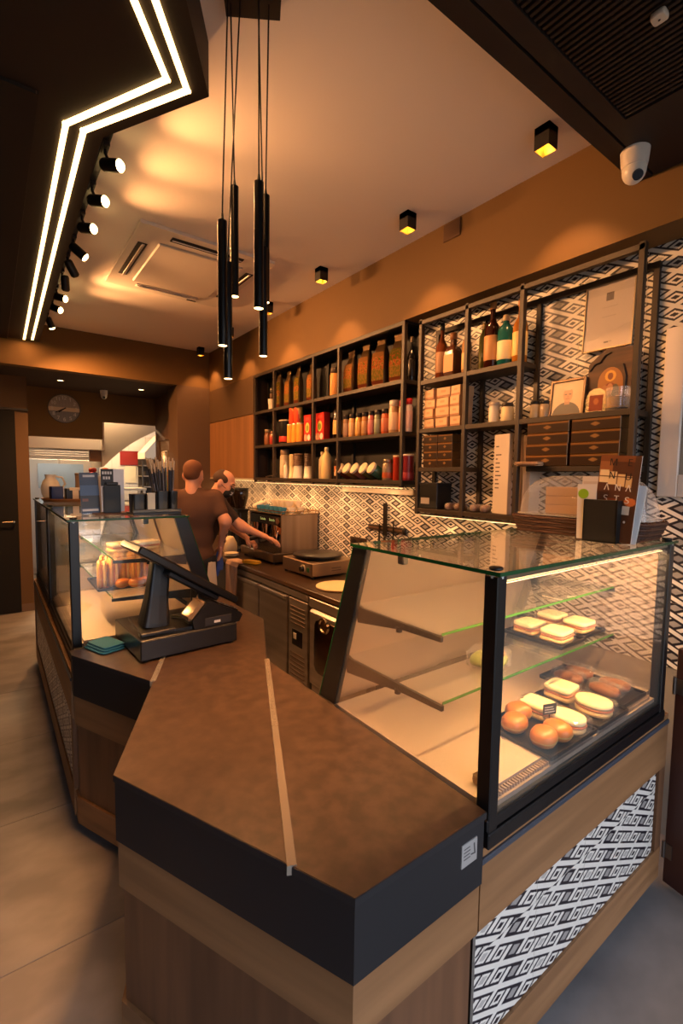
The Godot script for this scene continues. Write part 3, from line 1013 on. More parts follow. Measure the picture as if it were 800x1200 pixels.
func tiled_base(label: String, pos: Vector3, turn: float, L: float, depth: float) -> void:
	var o := thing("tiled_counter_base", label, "counter base", pos, V(0, turn, 0), "tiled bases below the glass cases")
	var black := mt(Color(0.07, 0.07, 0.075), 0.4)
	part(o, "carcass", B.new().span(V(0.002, 0.05, -depth), V(L - 0.002, 0.733, -0.016)), mt(Color(0.2, 0.15, 0.11), 0.7))
	part(o, "slate_strip", B.new().span(V(0, 0.694, -0.03), V(L, 0.710, 0.004), 0.002), mt(Color(0.25, 0.27, 0.31), 0.4))
	part(o, "wood_strip", B.new().span(V(0, 0.711, -0.03), V(L, 0.733, -0.002)), wood_h)
	part(o, "upper_rail", B.new().span(V(0, 0.517, -0.03), V(L, 0.693, 0.0)), wood_h)
	part(o, "lower_rail", B.new().span(V(0, 0.045, -0.03), V(L, 0.175, 0.0)), wood_h)
	part(o, "stile", B.new().span(V(L - 0.055, 0.176, -0.03), V(L, 0.516, -0.001)), wood_v)
	if L > 2.0:
		part(o, "stile", B.new().span(V(0, 0.176, -0.03), V(0.05, 0.516, -0.001)), wood_v)
	part(o, "plinth", B.new().span(V(0.03, 0.0, -0.5), V(L - 0.02, 0.047, -0.06)), mt(Color(0.06, 0.06, 0.07), 0.6))
	var x0 := 0.05 if L > 2.0 else 0.0
	lay_tiles(o, V(x0, 0.176, -0.016), Vector3.ZERO, L - 0.055 - x0, 0.341, 0.28, 0.262)

func display_case(label: String, pos: Vector3, turn: float, L: float, lit: bool, misted := false) -> void:
	var o := thing("display_case", label, "display case", pos, V(0, turn, 0), "glass display cases on the counter")
	var blk := mt(Color(0.055, 0.055, 0.062), 0.38)
	var beige := mt(Color(0.74, 0.67, 0.60), 0.4, 0.25)
	var fr := B.new()
	fr.span(V(-0.003, 0.734, -0.06), V(L + 0.003, 0.775, 0.004), 0.003).span(V(-0.003, 0.778, -0.05), V(L + 0.003, 0.808, -0.001), 0.003).span(V(0, 0.74, -0.06), V(L, 0.80, -0.008))
	part(o, "lower_frame", fr, blk)
	part(o, "deck", B.new().span(V(0.012, 0.80, -0.66), V(L - 0.012, 0.836, -0.05)), beige)
	var gr := B.new()
	for k in int((L - 0.1) / 0.012):
		gr.span(V(0.05 + k * 0.012, 0.806, -0.046), V(0.056 + k * 0.012, 0.833, -0.028))
	gr.span(V(0.02, 0.80, -0.05), V(L - 0.02, 0.822, -0.022))
	var vent := part(o, "air_vent", gr, mt(Color(0.55, 0.48, 0.42), 0.45))
	vent.set_meta("kind", "stuff")
	for x in [0.0, L - 0.036]:
		part(o, "front_post", B.new().span(V(x, 0.738, -0.04), V(x + 0.036, 1.419, 0.0), 0.0025), blk)
	var shape := P2([-0.655, 0.84, -0.745, 0.84, -0.555, 1.419, -0.49, 1.419])
	for x in [0.0, L - 0.022]:
		var b := B.new()
		b.t = Transform3D(Basis(V(0, 0, 1), V(1, 0, 0), V(0, 1, 0)), V(0, 0, 0))
		b.prism(shape, x, x + 0.022)
		part(o, "slanted_post", b, blk)
		part(o, "post_edge", B.new().bar(V(x + 0.011, 0.84, -0.747), V(x + 0.011, 1.419, -0.557), 0.024, 0.004, V(0, 0, 1)), green_edge, "green glass edge along the slanted post")
	# panes
	part(o, "front_pane", B.new().span(V(0.036, 0.808, -0.012), V(L - 0.036, 1.416, -0.006)), pane)
	var mist := glass(Color(0.72, 0.62, 0.52), 0.15, 0.12)
	var side := P2([-0.04, 0.84, -0.655, 0.84, -0.49, 1.417, -0.04, 1.417])
	for x in [0.006, L - 0.012]:
		var b := B.new()
		b.t = Transform3D(Basis(V(0, 0, 1), V(1, 0, 0), V(0, 1, 0)), V(0, 0, 0))
		b.prism(side, x, x + 0.006)
		part(o, "side_pane", b, mist if misted else pane, "misted side pane" if misted else "")
	var top := part(o, "glass_top", B.new().span(V(-0.004, 1.421, -0.562), V(L + 0.004, 1.430, 0.006)), pane)
	var ed := B.new()
	ed.span(V(-0.006, 1.4208, 0.006), V(L + 0.006, 1.4302, 0.009)).span(V(-0.007, 1.4208, -0.565), V(-0.004, 1.4302, 0.009)).span(V(L + 0.004, 1.4208, -0.565), V(L + 0.007, 1.4302, 0.009)).span(V(-0.006, 1.4208, -0.566), V(L + 0.006, 1.4302, -0.562))
	part(top, "edge", ed, green_edge)
	# sliding doors at the staff side
	var satin := mt(Color(0.70, 0.63, 0.56), 0.33, 0.75)
	for k in 2:
		var x0 := 0.024 + k * (L - 0.048) * 0.48
		var x1 := x0 + (L - 0.048) * 0.52
		var zz := -0.004 - k * 0.012
		var d := B.new()
		d.poly([V(x0, 0.842, -0.675 + zz), V(x1, 0.842, -0.675 + zz), V(x1, 1.405, -0.505 + zz), V(x0, 1.405, -0.505 + zz)], V(L / 2, 0.8, -5))
		d.poly([V(x0, 0.842, -0.681 + zz), V(x1, 0.842, -0.681 + zz), V(x1, 1.405, -0.511 + zz), V(x0, 1.405, -0.511 + zz)], V(L / 2, 1.5, 5))
		part(o, "sliding_door", d, satin)
	# shelves on brackets
	for q in [[1.215, -0.195, -0.555], [1.022, -0.185, -0.61]]:
		var sh := part(o, "glass_shelf", B.new().span(V(0.03, q[0], q[2]), V(L - 0.03, q[0] + 0.007, q[1])), pane)
		part(sh, "edge", B.new().span(V(0.03, q[0], q[1]), V(L - 0.03, q[0] + 0.007, q[1] + 0.003)), mt(Color(0.22, 0.42, 0.16), 0.2), "green front edge")
		for x in [0.022, L - 0.032]:
			var b := B.new()
			b.t = Transform3D(Basis(V(0, 0, 1), V(1, 0, 0), V(0, 1, 0)), V(0, 0, 0))
			b.prism(P2([q[1] + 0.005, q[0] - 0.001, q[1] + 0.005, q[0] - 0.016, q[1] - 0.14, q[0] - 0.022, q[2], q[0] - 0.055, q[2] - 0.02, q[0] + 0.01, q[2] + 0.02, q[0] - 0.001]), x, x + 0.010)
			var br := part(o, "bracket", b, blk)
			part(br, "clamp", B.new().cyl(V(x + 0.005, q[0] - 0.034, -0.36), 0.010, 0.016, 10), blk)
	for x in [0.012, L - 0.036]:
		part(o, "top_clip", B.new().span(V(x, 1.392, -0.36), V(x + 0.024, 1.42, -0.335), 0.003), blk)
	for x in [0.018, L - 0.018]:
		var cp := part(o, "corner_cap", B.new().cyl(V(x, 1.4305, -0.02), 0.017, 0.008, 20, -1, 0.002), blk)
		part(cp, "collar", B.new().cyl(V(x, 1.412, -0.018), 0.0185, 0.0085, 20), mt(Color(0.75, 0.77, 0.76), 0.3), "pale collar")
	# lamp under the top glass
	var lamp := part(o, "light_bar", B.new().span(V(0.05, 1.396, -0.034), V(L - 0.05, 1.416, -0.012), 0.003), mt(Color(0.12, 0.11, 0.10), 0.4))
	if lit:
		part(lamp, "diffuser", B.new().span(V(0.06, 1.393, -0.032), V(L - 0.06, 1.3965, -0.018)), glow(WARM_HOT, 4.0))
		var tf := o.transform
		var p := tf * V(L / 2, 1.391, -0.027)
		area("case_glow", p, tf * V(L / 2, 0.8, -0.30), Vector2(L - 0.12, 0.015), 1.65 if misted else 1.15, Color(1.0, 0.76, 0.48), tf.basis * V(0, 0.4, -1))

func kitchen() -> void:
	var wallm := mt(Color(0.80, 0.77, 0.73), 0.6)
	var ks := B.new()
	ks.span(V(-0.6, 0, -9.75), V(3.3, 3.0, -9.6)).span(V(-0.7, 0, -9.75), V(-0.6, 3.0, -7.42)).span(V(3.2, 0, -9.75), V(3.3, 3.0, -7.42))
	var kw := struct("wall_kitchen", ks, mt(Color(0.62, 0.60, 0.57), 0.8), "pale tiled kitchen wall seen through the opening")
	struct("ceiling_kitchen", B.new().span(V(-0.7, 3.0, -9.75), V(3.3, 3.1, -7.42)), wallm, "white kitchen ceiling")
	var tm := B.new().span(V(0, 0, 0), V(0.296, 0.296, 0.006), 0.002).mesh()
	for i in 8:
		for j in 5:
			var t := part_mesh(kw, "tile", tm, mt(Color(0.83, 0.80, 0.76), 0.3))
			t.position = V(0.6 + i * 0.3, 1.15 + j * 0.3, -9.6)
	struct("trim_2", B.new().span(V(0.39, 1.985, -7.85), V(1.325, 2.14, -7.6), 0.004), mt(Color(0.86, 0.81, 0.75), 0.6), "white beam across the top of the kitchen opening", "beam")
	# rolling shutter below the beam
	var sh := thing("rolling_shutter", "rolled steel shutter of horizontal slats under the white beam", "shutter", V(0.40, 1.84, -7.70))
	for k in 5:
		part(sh, "slat", B.new().span(V(0, k * 0.029, -0.02), V(0.74, k * 0.029 + 0.024, 0.0), 0.005), mt(Color(0.74, 0.68, 0.58), 0.35, 0.6))
	part(sh, "end_box", B.new().span(V(0.75, -0.015, -0.08), V(0.925, 0.144, 0.02), 0.004), mt(Color(0.48, 0.33, 0.2), 0.6), "brown box at the end of the shutter")
	# sloping cream vault
	var vb := B.new()
	vb.t = Transform3D(Basis(V(1, 0, 0), V(0, 0, 1), V(0, -1, 0)), V(0, 0, 0))
	vb.prism(P2([1.30, -2.42, 2.15, -2.42, 2.10, -2.34, 1.98, -2.27, 1.85, -2.20, 1.70, -2.10, 1.55, -1.98, 1.42, -1.86, 1.33, -1.76, 1.30, -1.74]), -8.6, -7.62)
	struct("ceiling_vault", vb, mt(Color(0.64, 0.585, 0.52), 0.7), "cream sloping vault inside the kitchen", "vault")
	struct("wall_return", B.new().span(V(1.27, 1.99, -7.5), V(1.305, 2.42, -7.43)), mt(Color(0.88, 0.82, 0.74), 0.6), "bright narrow return beside the kitchen opening", "wall return")
	# cupboard door panels at the back of the kitchen
	var fr := thing("steel_cupboard", "pale blue-grey steel cupboard at the back of the kitchen, below the shutter", "cupboard", V(0.3, 0.9, -9.05))
	part(fr, "body", B.new().span(V(0, -0.9, -0.5), V(1.2, 1.02, 0), 0.006), mt(Color(0.60, 0.60, 0.60), 0.4, 0.3))
	part(fr, "door", B.new().span(V(0.03, -0.8, 0.0), V(0.58, 0.97, 0.02), 0.004), mt(Color(0.62, 0.64, 0.66), 0.35, 0.3))
	part(fr, "door", B.new().span(V(0.61, -0.8, 0.0), V(1.17, 0.97, 0.02), 0.004), mt(Color(0.66, 0.63, 0.60), 0.35, 0.3))
	part(fr, "window", B.new().span(V(0.3, 0.5, 0.021), V(0.95, 0.9, 0.026)), mt(Color(0.50, 0.58, 0.66), 0.1), "pale blue pane")
	var rp := solo("red_panel", B.new().span(V(0, 0, 0), V(0.32, 0.27, 0.012), 0.003), mt(Color(0.55, 0.13, 0.09), 0.4), "dark red panel on the tiled kitchen wall", "panel", V(1.94, 1.81, -9.592))
	part(rp, "border", B.new().span(V(0, 0.0, 0.012), V(0.32, 0.012, 0.016)).span(V(0, 0.258, 0.012), V(0.32, 0.27, 0.016)), mt(Color(0.42, 0.10, 0.07), 0.4))
	# extractor hood
	var hd := B.new()
	hd.t = Transform3D(Basis(V(1, 0, 0), V(0, 0, 1), V(0, -1, 0)), V(2.21, 0, -9.4))
	hd.prism(P2([0, -1.93, 0.0, -2.04, 0.30, -2.38, 0.42, -2.38, 0.42, -1.93]), 0, 0.5)
	solo("extractor_hood", hd, mt(Color(0.88, 0.82, 0.72), 0.4), "cream sloping extractor hood at the right of the kitchen", "hood", V(0, 0, 0))
	var rk := thing("kitchen_shelf_rack", "dark shelf rack holding small kitchen pots below the cream hood", "shelf rack", V(2.25, 0.9, -9.3))
	for k in 4:
		part(rk, "shelf", B.new().span(V(0, 0.3 + k * 0.2, -0.25), V(0.4, 0.32 + k * 0.2, 0.05), 0.003), mt(Color(0.55, 0.5, 0.44), 0.35, 0.6))
	for x in [0.01, 0.39]:
		part(rk, "upright", B.new().span(V(x - 0.01, -0.9, 0.02), V(x + 0.01, 1.0, 0.05)), mt(Color(0.3, 0.27, 0.24), 0.4, 0.6))
	part(rk, "back_panel", B.new().span(V(0, -0.9, -0.27), V(0.4, 1.05, -0.25)), mt(Color(0.22, 0.18, 0.15), 0.6))
	var pot_no := 0
	for q in [[0.10, 0.725], [0.28, 0.725], [0.15, 0.525], [0.30, 0.525]]:
		solo("kitchen_pot", B.new().lathe(V(0, 0, 0), P2([0, 0, 0.05, 0, 0.055, 0.08, 0.05, 0.08, 0.045, 0.01, 0, 0.01]), 14), mt(Color(0.18, 0.15, 0.13), 0.4), "small dark pot on the kitchen rack, %s" % ["upper left", "upper right", "lower left", "lower right"][pot_no], "pot", V(2.25 + q[0], 0.9 + q[1] - 0.005 + 0.0015, -9.38), Vector3.ZERO, "pots on the kitchen rack")
		pot_no += 1
	var nb := B.new().span(V(0, 0, 0), V(0.2, 0.32, 0.004))
	solo("paper_notice", nb, mt(Color(0.87, 0.83, 0.72), 0.7), "cream paper notice on the kitchen wall under the red panel", "paper", V(2.02, 1.48, -9.588))
	var kt := thing("kitchen_table", "pale kitchen worktop with thin legs under the notice", "table", V(1.8, 0, -9.0))
	part(kt, "top", B.new().span(V(-0.3, 1.36, -0.3), V(0.42, 1.40, 0.15), 0.004), mt(Color(0.84, 0.78, 0.68), 0.5))
	for x in [-0.27, 0.39]:
		part(kt, "leg", B.new().span(V(x - 0.02, 0, 0.08), V(x + 0.02, 1.36, 0.12)), mt(Color(0.8, 0.75, 0.66), 0.5))
		part(kt, "leg", B.new().span(V(x - 0.02, 0, -0.28), V(x + 0.02, 1.36, -0.24)), mt(Color(0.8, 0.75, 0.66), 0.5))
	var lm := thing("kitchen_ceiling_lamp", "flat ceiling lamp of the kitchen", "lamp", V(1.2, 3.0, -8.9))
	part(lm, "body", B.new().span(V(-0.6, -0.05, -0.1), V(0.6, -0.001, 0.1), 0.005), wallm)
	part(lm, "diffuser", B.new().span(V(-0.57, -0.055, -0.08), V(0.57, -0.05, 0.08)), glow(Color(1.0, 0.86, 0.66), 3.0))
	area("kitchen_glow", V(1.2, 2.94, -8.9), V(1.2, 0, -8.9), Vector2(1.1, 0.15), 7.0, Color(1.0, 0.84, 0.64))
	area("kitchen_front_glow", V(1.2, 2.7, -7.5), V(1.3, 0.6, -9.0), Vector2(1.0, 0.04), 2.0, Color(1.0, 0.84, 0.64))
	var l2 := thing("kitchen_strip_lamp", "slim strip lamp inside the kitchen above the opening", "lamp", V(1.2, 2.72, -7.44))
	part(l2, "body", B.new().span(V(-0.52, -0.012, -0.03), V(0.52, 0.03, 0.02), 0.004), wallm)
	part(l2, "diffuser", B.new().span(V(-0.5, -0.016, -0.045), V(0.5, 0.01, -0.03)), glow(Color(1.0, 0.86, 0.66), 2.0))

func shelving() -> void:
	var fm := mt(Color(0.19, 0.14, 0.09), 0.5)
	var bk := mt(Color(0.05, 0.042, 0.037), 0.6)
	# left unit
	var o := thing("wall_shelf", "left black metal wall shelf with coffee bags, tins and cups", "shelf", V(2.28, 1.58, -2.36), Vector3.ZERO, "black wall shelves")
	var zs := [-4.655, -4.24, -3.52, -3.145, -2.395]
	for z in zs:
		part(o, "post", B.new().span(V(0, 0.0, z - 0.013 + 2.36), V(0.03, 1.132, z + 0.013 + 2.36), 0.002), fm)
		part(o, "rear_post", B.new().span(V(0.16, 0.0, z - 0.012 + 2.36), V(0.184, 1.132, z + 0.012 + 2.36)), bk)
	part(o, "end_panel", B.new().span(V(0.03, 0.02, -2.325), V(0.18, 1.132, -2.315)), mt(Color(0.16, 0.10, 0.06), 0.6))
	part(o, "top_rail", B.new().span(V(-0.001, 1.105, -2.325), V(0.03, 1.134, -0.02), 0.002), fm)
	part(o, "back_panel", B.new().span(V(0.18, 0.0, -2.32), V(0.189, 1.134, -0.02)), bk)
	part(o, "top_board", B.new().span(V(0.0, 1.12, -2.32), V(0.185, 1.134, -0.02)), bk)
	for y in [2.325, 1.968, 1.63]:
		part(o, "shelf_board", B.new().span(V(0.002, y - 0.028 - 1.58, -2.32), V(0.183, y - 1.58, -0.02), 0.002), fm)
	# right unit
	o = thing("wall_shelf", "right black metal wall shelf with bottles, boxes and framed pictures", "shelf", V(2.28, 1.41, -0.93), Vector3.ZERO, "black wall shelves")
	var zr := [-2.235, -1.861, -1.50, -0.929]
	for z in zr:
		part(o, "post", B.new().span(V(0, 0.0, z - 0.013 + 0.93), V(0.03, 1.27, z + 0.013 + 0.93), 0.002), fm)
		part(o, "rear_post", B.new().span(V(0.162, 0.0, z - 0.012 + 0.93), V(0.19, 1.23, z + 0.012 + 0.93)), fm)
	part(o, "top_rail", B.new().span(V(0.0, 1.235, -1.32), V(0.03, 1.262, 0.015), 0.002), fm)
	part(o, "top_rail", B.new().span(V(0.16, 1.20, -1.32), V(0.188, 1.23, 0.015), 0.002), fm)
	for q in [[2.285, -2.235, -1.50], [1.972, -2.235, -0.93], [1.72, -2.235, -1.861], [1.72, -1.437, -0.93], [1.45, -2.235, -0.93]]:
		part(o, "shelf_board", B.new().span(V(0.002, q[0] - 0.028 - 1.41, q[1] + 0.93), V(0.186, q[0] - 1.41, q[2] + 0.93), 0.002), fm)
	# wall cupboard
	o = thing("wall_cupboard", "tall brown wall cupboard with an orange-brown door left of the shelves", "cupboard", V(2.28, 1.6, -4.68))
	part(o, "body", B.new().span(V(0.012, 0.02, -1.262), V(0.185, 1.113, 0.0)), mt(Color(0.3, 0.2, 0.12), 0.6))
	part(o, "upper_panel", B.new().span(V(-0.002, 0.715, -1.262), V(0.014, 1.113, -0.002), 0.002), mt(Color(0.34, 0.25, 0.155), 0.5), "dark olive-brown upper panel")
	part(o, "door", B.new().span(V(-0.002, 0.025, -1.26), V(0.014, 0.708, -0.002), 0.002), grain(Color(0.50, 0.34, 0.19), Color(0.57, 0.39, 0.23), 0.08, 1.2, 0.06, 0.5, 31, 128), "orange-brown door")
	part(o, "bottom_board", B.new().span(V(-0.004, 0.0, -1.262), V(0.185, 0.022, 0.0), 0.002), mt(Color(0.7, 0.62, 0.5), 0.4), "pale bottom edge")
	# light strips under the shelf fronts
	for q in [[-4.68, -2.39, 1.578, "left wall shelf"], [-2.22, -0.95, 1.405, "right wall shelf"], [-5.9, -4.70, 1.598, "wall cupboard"]]:
		var ls := thing("shelf_light_strip", "thin warm light strip under the front edge of the %s" % q[3], "light strip", V(2.31, q[2] + 0.0, q[0]), Vector3.ZERO, "light strips under the shelves")
		part(ls, "profile", B.new().span(V(-0.012, 0.0, 0), V(0.012, 0.012, q[1] - q[0]), 0.002), mt(Color(0.6, 0.55, 0.48), 0.35, 0.6))
		part(ls, "diffuser", B.new().span(V(-0.009, -0.003, 0.01), V(0.009, 0.001, q[1] - q[0] - 0.01)), glow(WARM_HOT, 2.5))
		var L: float = q[1] - q[0] - 0.02
		var c := V(2.315, q[2] - 0.008, (q[0] + q[1]) / 2.0)
		area("strip_glow", c, c + V(0.45, -0.9, 0), Vector2(L, 0.016), (0.105 if q[0] > -5.0 else 0.11) * L * (1.0 if q[0] < -3 else 0.7), Color(1.0, 0.72, 0.45), V(1, 0, 0))
	# lamps under the shelves
	var nm := ["under the cupboard end", "under the left shelf, first", "under the left shelf, second", "under the left shelf, third", "under the left shelf, last"]
	var k := 0
	for z in [-4.69, -4.12, -3.78, -3.24, -2.62]:
		var p := thing("puck_light", "small round lamp %s, shining on the tiles" % nm[k], "lamp", V(2.38, 1.598, z), Vector3.ZERO, "round lamps under the shelves")
		k += 1
		var up := 0.0 if z > -4.66 else 0.002
		part(p, "body", B.new().cyl(V(0, -0.02 + up, 0), 0.034, 0.019, 18, 0.036), mt(Color(0.6, 0.55, 0.48), 0.4))
		part(p, "lens", B.new().cyl(V(0, -0.024 + up, 0), 0.027, 0.004, 16), glow(WARM_HOT, 3.0))
		spot("puck_beam", p.position + V(0, -0.03, 0), p.position + V(0.04, -1, 0), 0.08, 75, Color(1.0, 0.72, 0.45), 0.04, 1.0)
	for q in [[-2.05], [-1.68], [-1.2]]:
		var p := thing("puck_light", "small round lamp under the right shelf, %s" % ["under the black box", "below the white box", "behind the bread basket"][k - 5], "lamp", V(2.38, 1.418, q[0]), Vector3.ZERO, "round lamps under the shelves")
		k += 1
		part(p, "body", B.new().cyl(V(0, -0.02, 0), 0.034, 0.019, 18, 0.036), mt(Color(0.6, 0.55, 0.48), 0.4))
		part(p, "lens", B.new().cyl(V(0, -0.024, 0), 0.027, 0.004, 16), glow(WARM_HOT, 3.0))
		spot("puck_beam", p.position + V(0, -0.03, 0), p.position + V(0.04, -1, 0), 0.09, 75, Color(1.0, 0.72, 0.45), 0.04, 1.0)

func back_bar() -> void:
	# worktop with fridges below
	var w := thing("back_worktop", "dark brown stone worktop along the tiled wall", "worktop", V(1.75, 0.825, -1.5))
	part(w, "slab", B.new().span(V(0, 0, -4.44), V(0.715, 0.035, 0.0), 0.004), mt(Color(0.24, 0.175, 0.13), 0.3))
	part(w, "front_edge", B.new().span(V(-0.003, 0.002, -4.44), V(0.001, 0.03, 0.0)), mt(Color(0.32, 0.24, 0.18), 0.3))
	var fr := thing("undercounter_fridge", "stainless undercounter fridge with two doors and a vented control panel", "fridge", V(1.76, 0, -2.74))
	part(fr, "body", B.new().span(V(0.02, 0.08, -1.25), V(0.68, 0.822, 0.0)), steel)
	for q in [[-1.245, -0.765], [-0.745, -0.285]]:
		var d := part(fr, "door", B.new().span(V(-0.012, 0.12, q[0]), V(0.018, 0.755, q[1]), 0.004), steel)
		part(d, "handle", B.new().span(V(-0.026, 0.728, q[0] + 0.01), V(-0.004, 0.757, q[1] - 0.01), 0.006), steel)
		part(d, "gasket", B.new().span(V(0.012, 0.11, q[1] - 0.004), V(0.022, 0.76, q[1] + 0.008)), mt(Color(0.06, 0.05, 0.05), 0.6))
	part(fr, "top_rail", B.new().span(V(-0.006, 0.768, -1.25), V(0.02, 0.818, 0.0), 0.003), steel)
	var cp := part(fr, "control_panel", B.new().span(V(-0.008, 0.12, -0.265), V(0.018, 0.755, -0.005), 0.003), steel)
	part(cp, "display", B.new().span(V(-0.012, 0.41, -0.21), V(-0.007, 0.53, -0.07), 0.003), mt(Color(0.08, 0.07, 0.07), 0.3))
	part(cp, "button", B.new().span(V(-0.015, 0.46, -0.185), V(-0.011, 0.505, -0.145), 0.002), mt(Color(0.75, 0.72, 0.68), 0.3))
	for k in 7:
		part(cp, "louvre", B.new().span(V(-0.013, 0.15 + k * 0.032, -0.235), V(-0.007, 0.162 + k * 0.032, -0.035), 0.002), mt(Color(0.35, 0.28, 0.23), 0.4))
	for k in 5:
		part(cp, "louvre", B.new().span(V(-0.013, 0.57 + k * 0.03, -0.235), V(-0.007, 0.58 + k * 0.03, -0.035), 0.002), mt(Color(0.4, 0.33, 0.27), 0.4))
	for q in [[0.04, -1.2], [0.62, -1.2], [0.04, -0.05], [0.62, -0.05]]:
		part(fr, "foot", B.new().cyl(V(q[0], 0, q[1]), 0.02, 0.085, 10), mt(Color(0.1, 0.1, 0.1), 0.5))
	var gw := thing("glass_washer", "stainless glass washer with a round emblem on its door", "dishwasher", V(1.76, 0, -2.08))
	part(gw, "body", B.new().span(V(0.02, 0.05, -0.645), V(0.66, 0.815, 0.0)), steel)
	var dd := part(gw, "door", B.new().span(V(-0.02, 0.2, -0.63), V(0.018, 0.735, -0.02), 0.02), steel)
	part(dd, "recess", B.new().sup(V(-0.02, 0.5, -0.34), V(0.006, 0.19, 0.22), 0.3, 0.3), mt(Color(0.50, 0.42, 0.35), 0.2, 1.0))
	var em := B.new()
	em.at(V(-0.027, 0.665, -0.43), V(0, 0, PI / 2)).lathe(V(0, 0, 0), P2([0, 0.012, 0.02, 0.012, 0.022, 0.006, 0.034, 0.006, 0.04, 0.014, 0.052, 0.014, 0.058, 0.0, 0.0, 0.0]), 26)
	part(dd, "emblem", em, mt(Color(0.78, 0.70, 0.58), 0.2, 1.0), "round chrome emblem")
	part(gw, "top_strip", B.new().span(V(-0.012, 0.745, -0.64), V(0.02, 0.812, -0.005), 0.004), steel)
	for q in [[0.05, -0.6], [0.6, -0.6], [0.05, -0.05], [0.6, -0.05]]:
		part(gw, "foot", B.new().cyl(V(q[0], 0, q[1]), 0.02, 0.055, 10), mt(Color(0.1, 0.1, 0.1), 0.5))
	var uc := thing("base_cupboard", "black base cupboard under the coffee machine", "cupboard", V(1.80, 0, -4.0))
	part(uc, "body", B.new().span(V(0, 0.05, -1.9), V(0.64, 0.822, 0.0)), mt(Color(0.07, 0.06, 0.06), 0.5))
	for k in 3:
		var d := part(uc, "door", B.new().span(V(-0.02, 0.1, -1.88 + k * 0.63), V(-0.002, 0.8, -1.27 + k * 0.63), 0.003), mt(Color(0.085, 0.07, 0.065), 0.4))
		part(d, "knob", B.new().sup(V(-0.03, 0.62, -1.33 + k * 0.63), V(0.014, 0.014, 0.014)), mt(Color(0.7, 0.62, 0.5), 0.25, 1.0))
	part(uc, "plinth", B.new().span(V(0.04, 0.0, -1.88), V(0.6, 0.055, -0.02)), mt(Color(0.05, 0.05, 0.05), 0.6))
	var sf := thing("base_shelf", "plain dark base unit hidden under the front end of the worktop", "base unit", V(1.80, 0, -1.5))
	part(sf, "body", B.new().span(V(0, 0.05, -0.56), V(0.64, 0.822, 0.0)), mt(Color(0.1, 0.085, 0.075), 0.5))
	part(sf, "plinth", B.new().span(V(0.04, 0.0, -0.54), V(0.6, 0.052, -0.02)), mt(Color(0.05, 0.05, 0.05), 0.6))
	# white ledge on the tiles
	struct("trim_1", B.new().span(V(2.435, 1.522, -3.28), V(2.4635, 1.562, -2.42), 0.003), mt(Color(0.88, 0.82, 0.76), 0.5), "white ledge strip on the tiles under the shelf", "trim")
	# knife rack
	var kr := thing("knife_rack", "magnetic bar with three knives on the patterned tiles", "knife rack", V(2.458, 1.252, -2.72))
	part(kr, "bar", B.new().span(V(-0.012, -0.022, -0.21), V(0.005, 0.022, 0.20), 0.003), mt(Color(0.22, 0.17, 0.14), 0.35))
	part(kr, "strip", B.new().span(V(-0.0145, -0.007, -0.2), V(-0.0115, 0.007, 0.19)), mt(Color(0.6, 0.5, 0.4), 0.3, 0.8))
	part(kr, "end_cap", B.new().sup(V(-0.006, 0, 0.205), V(0.015, 0.028, 0.022)), mt(Color(0.08, 0.06, 0.05), 0.4))
	var kn := 0
	for q in [[0.005, 0.20, -0.14, 0.05, "largest, with a broad dark blade in the middle"], [-0.06, 0.035, -0.17, 0.02, "small one left of the broad blade"], [0.10, 0.07, -0.17, 0.016, "slim one right of the broad blade"]]:
		var k := thing("knife", "dark kitchen knife on the magnetic bar, %s" % q[4], "knife", V(2.4375, 1.252, -2.72 + q[0]), Vector3.ZERO, "knives on the magnetic bar")
		part(k, "blade", B.new().span(V(-0.002, -0.06, -q[3] / 2), V(0.002, q[1], q[3] / 2), 0.0015), mt(Color(0.20, 0.18, 0.17), 0.3, 0.6))
		part(k, "handle", B.new().span(V(-0.007, q[2], -0.011), V(0.005, -0.055, 0.011), 0.004), mt(Color(0.07, 0.055, 0.05), 0.5))
		kn += 1
	# socket
	var so := thing("wall_socket", "dark double wall socket on the tiles beside the glass case", "socket", V(2.462, 1.10, -3.07))
	part(so, "plate", B.new().span(V(-0.006, -0.04, -0.11), V(0.001, 0.045, 0.11), 0.003), mt(Color(0.22, 0.16, 0.12), 0.4))
	for z in [-0.055, 0.055]:
		var b := B.new()
		b.at(V(-0.006, 0, z), V(0, 0, PI / 2)).cyl(V(0, 0, 0), 0.03, 0.003, 18)
		part(so, "outlet", b, mt(Color(0.06, 0.045, 0.04), 0.4))
	# framed board on the wall at the far right
	var fb := thing("wall_board", "white framed glazed notice board on the patterned wall at the right edge", "notice board", V(2.455, 1.58, -0.865))
	var wf := mt(Color(0.86, 0.82, 0.78), 0.4)
	part(fb, "frame", B.new().span(V(-0.015, 0, -0.01), V(0.004, 0.75, 0.07), 0.004).span(V(-0.015, 0, 0.07), V(0.004, 0.1, 0.6), 0.004).span(V(-0.015, 0.67, 0.07), V(0.004, 0.75, 0.6), 0.004).span(V(-0.015, 0.1, 0.53), V(0.004, 0.67, 0.6), 0.004), wf)
	part(fb, "panel", B.new().span(V(-0.004, 0.09, 0.06), V(0.003, 0.68, 0.54)), mt(Color(0.62, 0.58, 0.54), 0.5))
	part(fb, "sheet", B.new().span(V(-0.006, 0.14, 0.11), V(-0.004, 0.64, 0.30)), mt(Color(0.80, 0.77, 0.72), 0.6))
	part(fb, "pane", B.new().span(V(-0.012, 0.09, 0.06), V(-0.009, 0.68, 0.54)), pane)

const FACE := Vector3(0, -PI / 2, 0)
var rng := RandomNumberGenerator.new()

func shelf_at(y: float, z: float, x := 2.375) -> Vector3:
	return V(x, y + 0.0008, z)

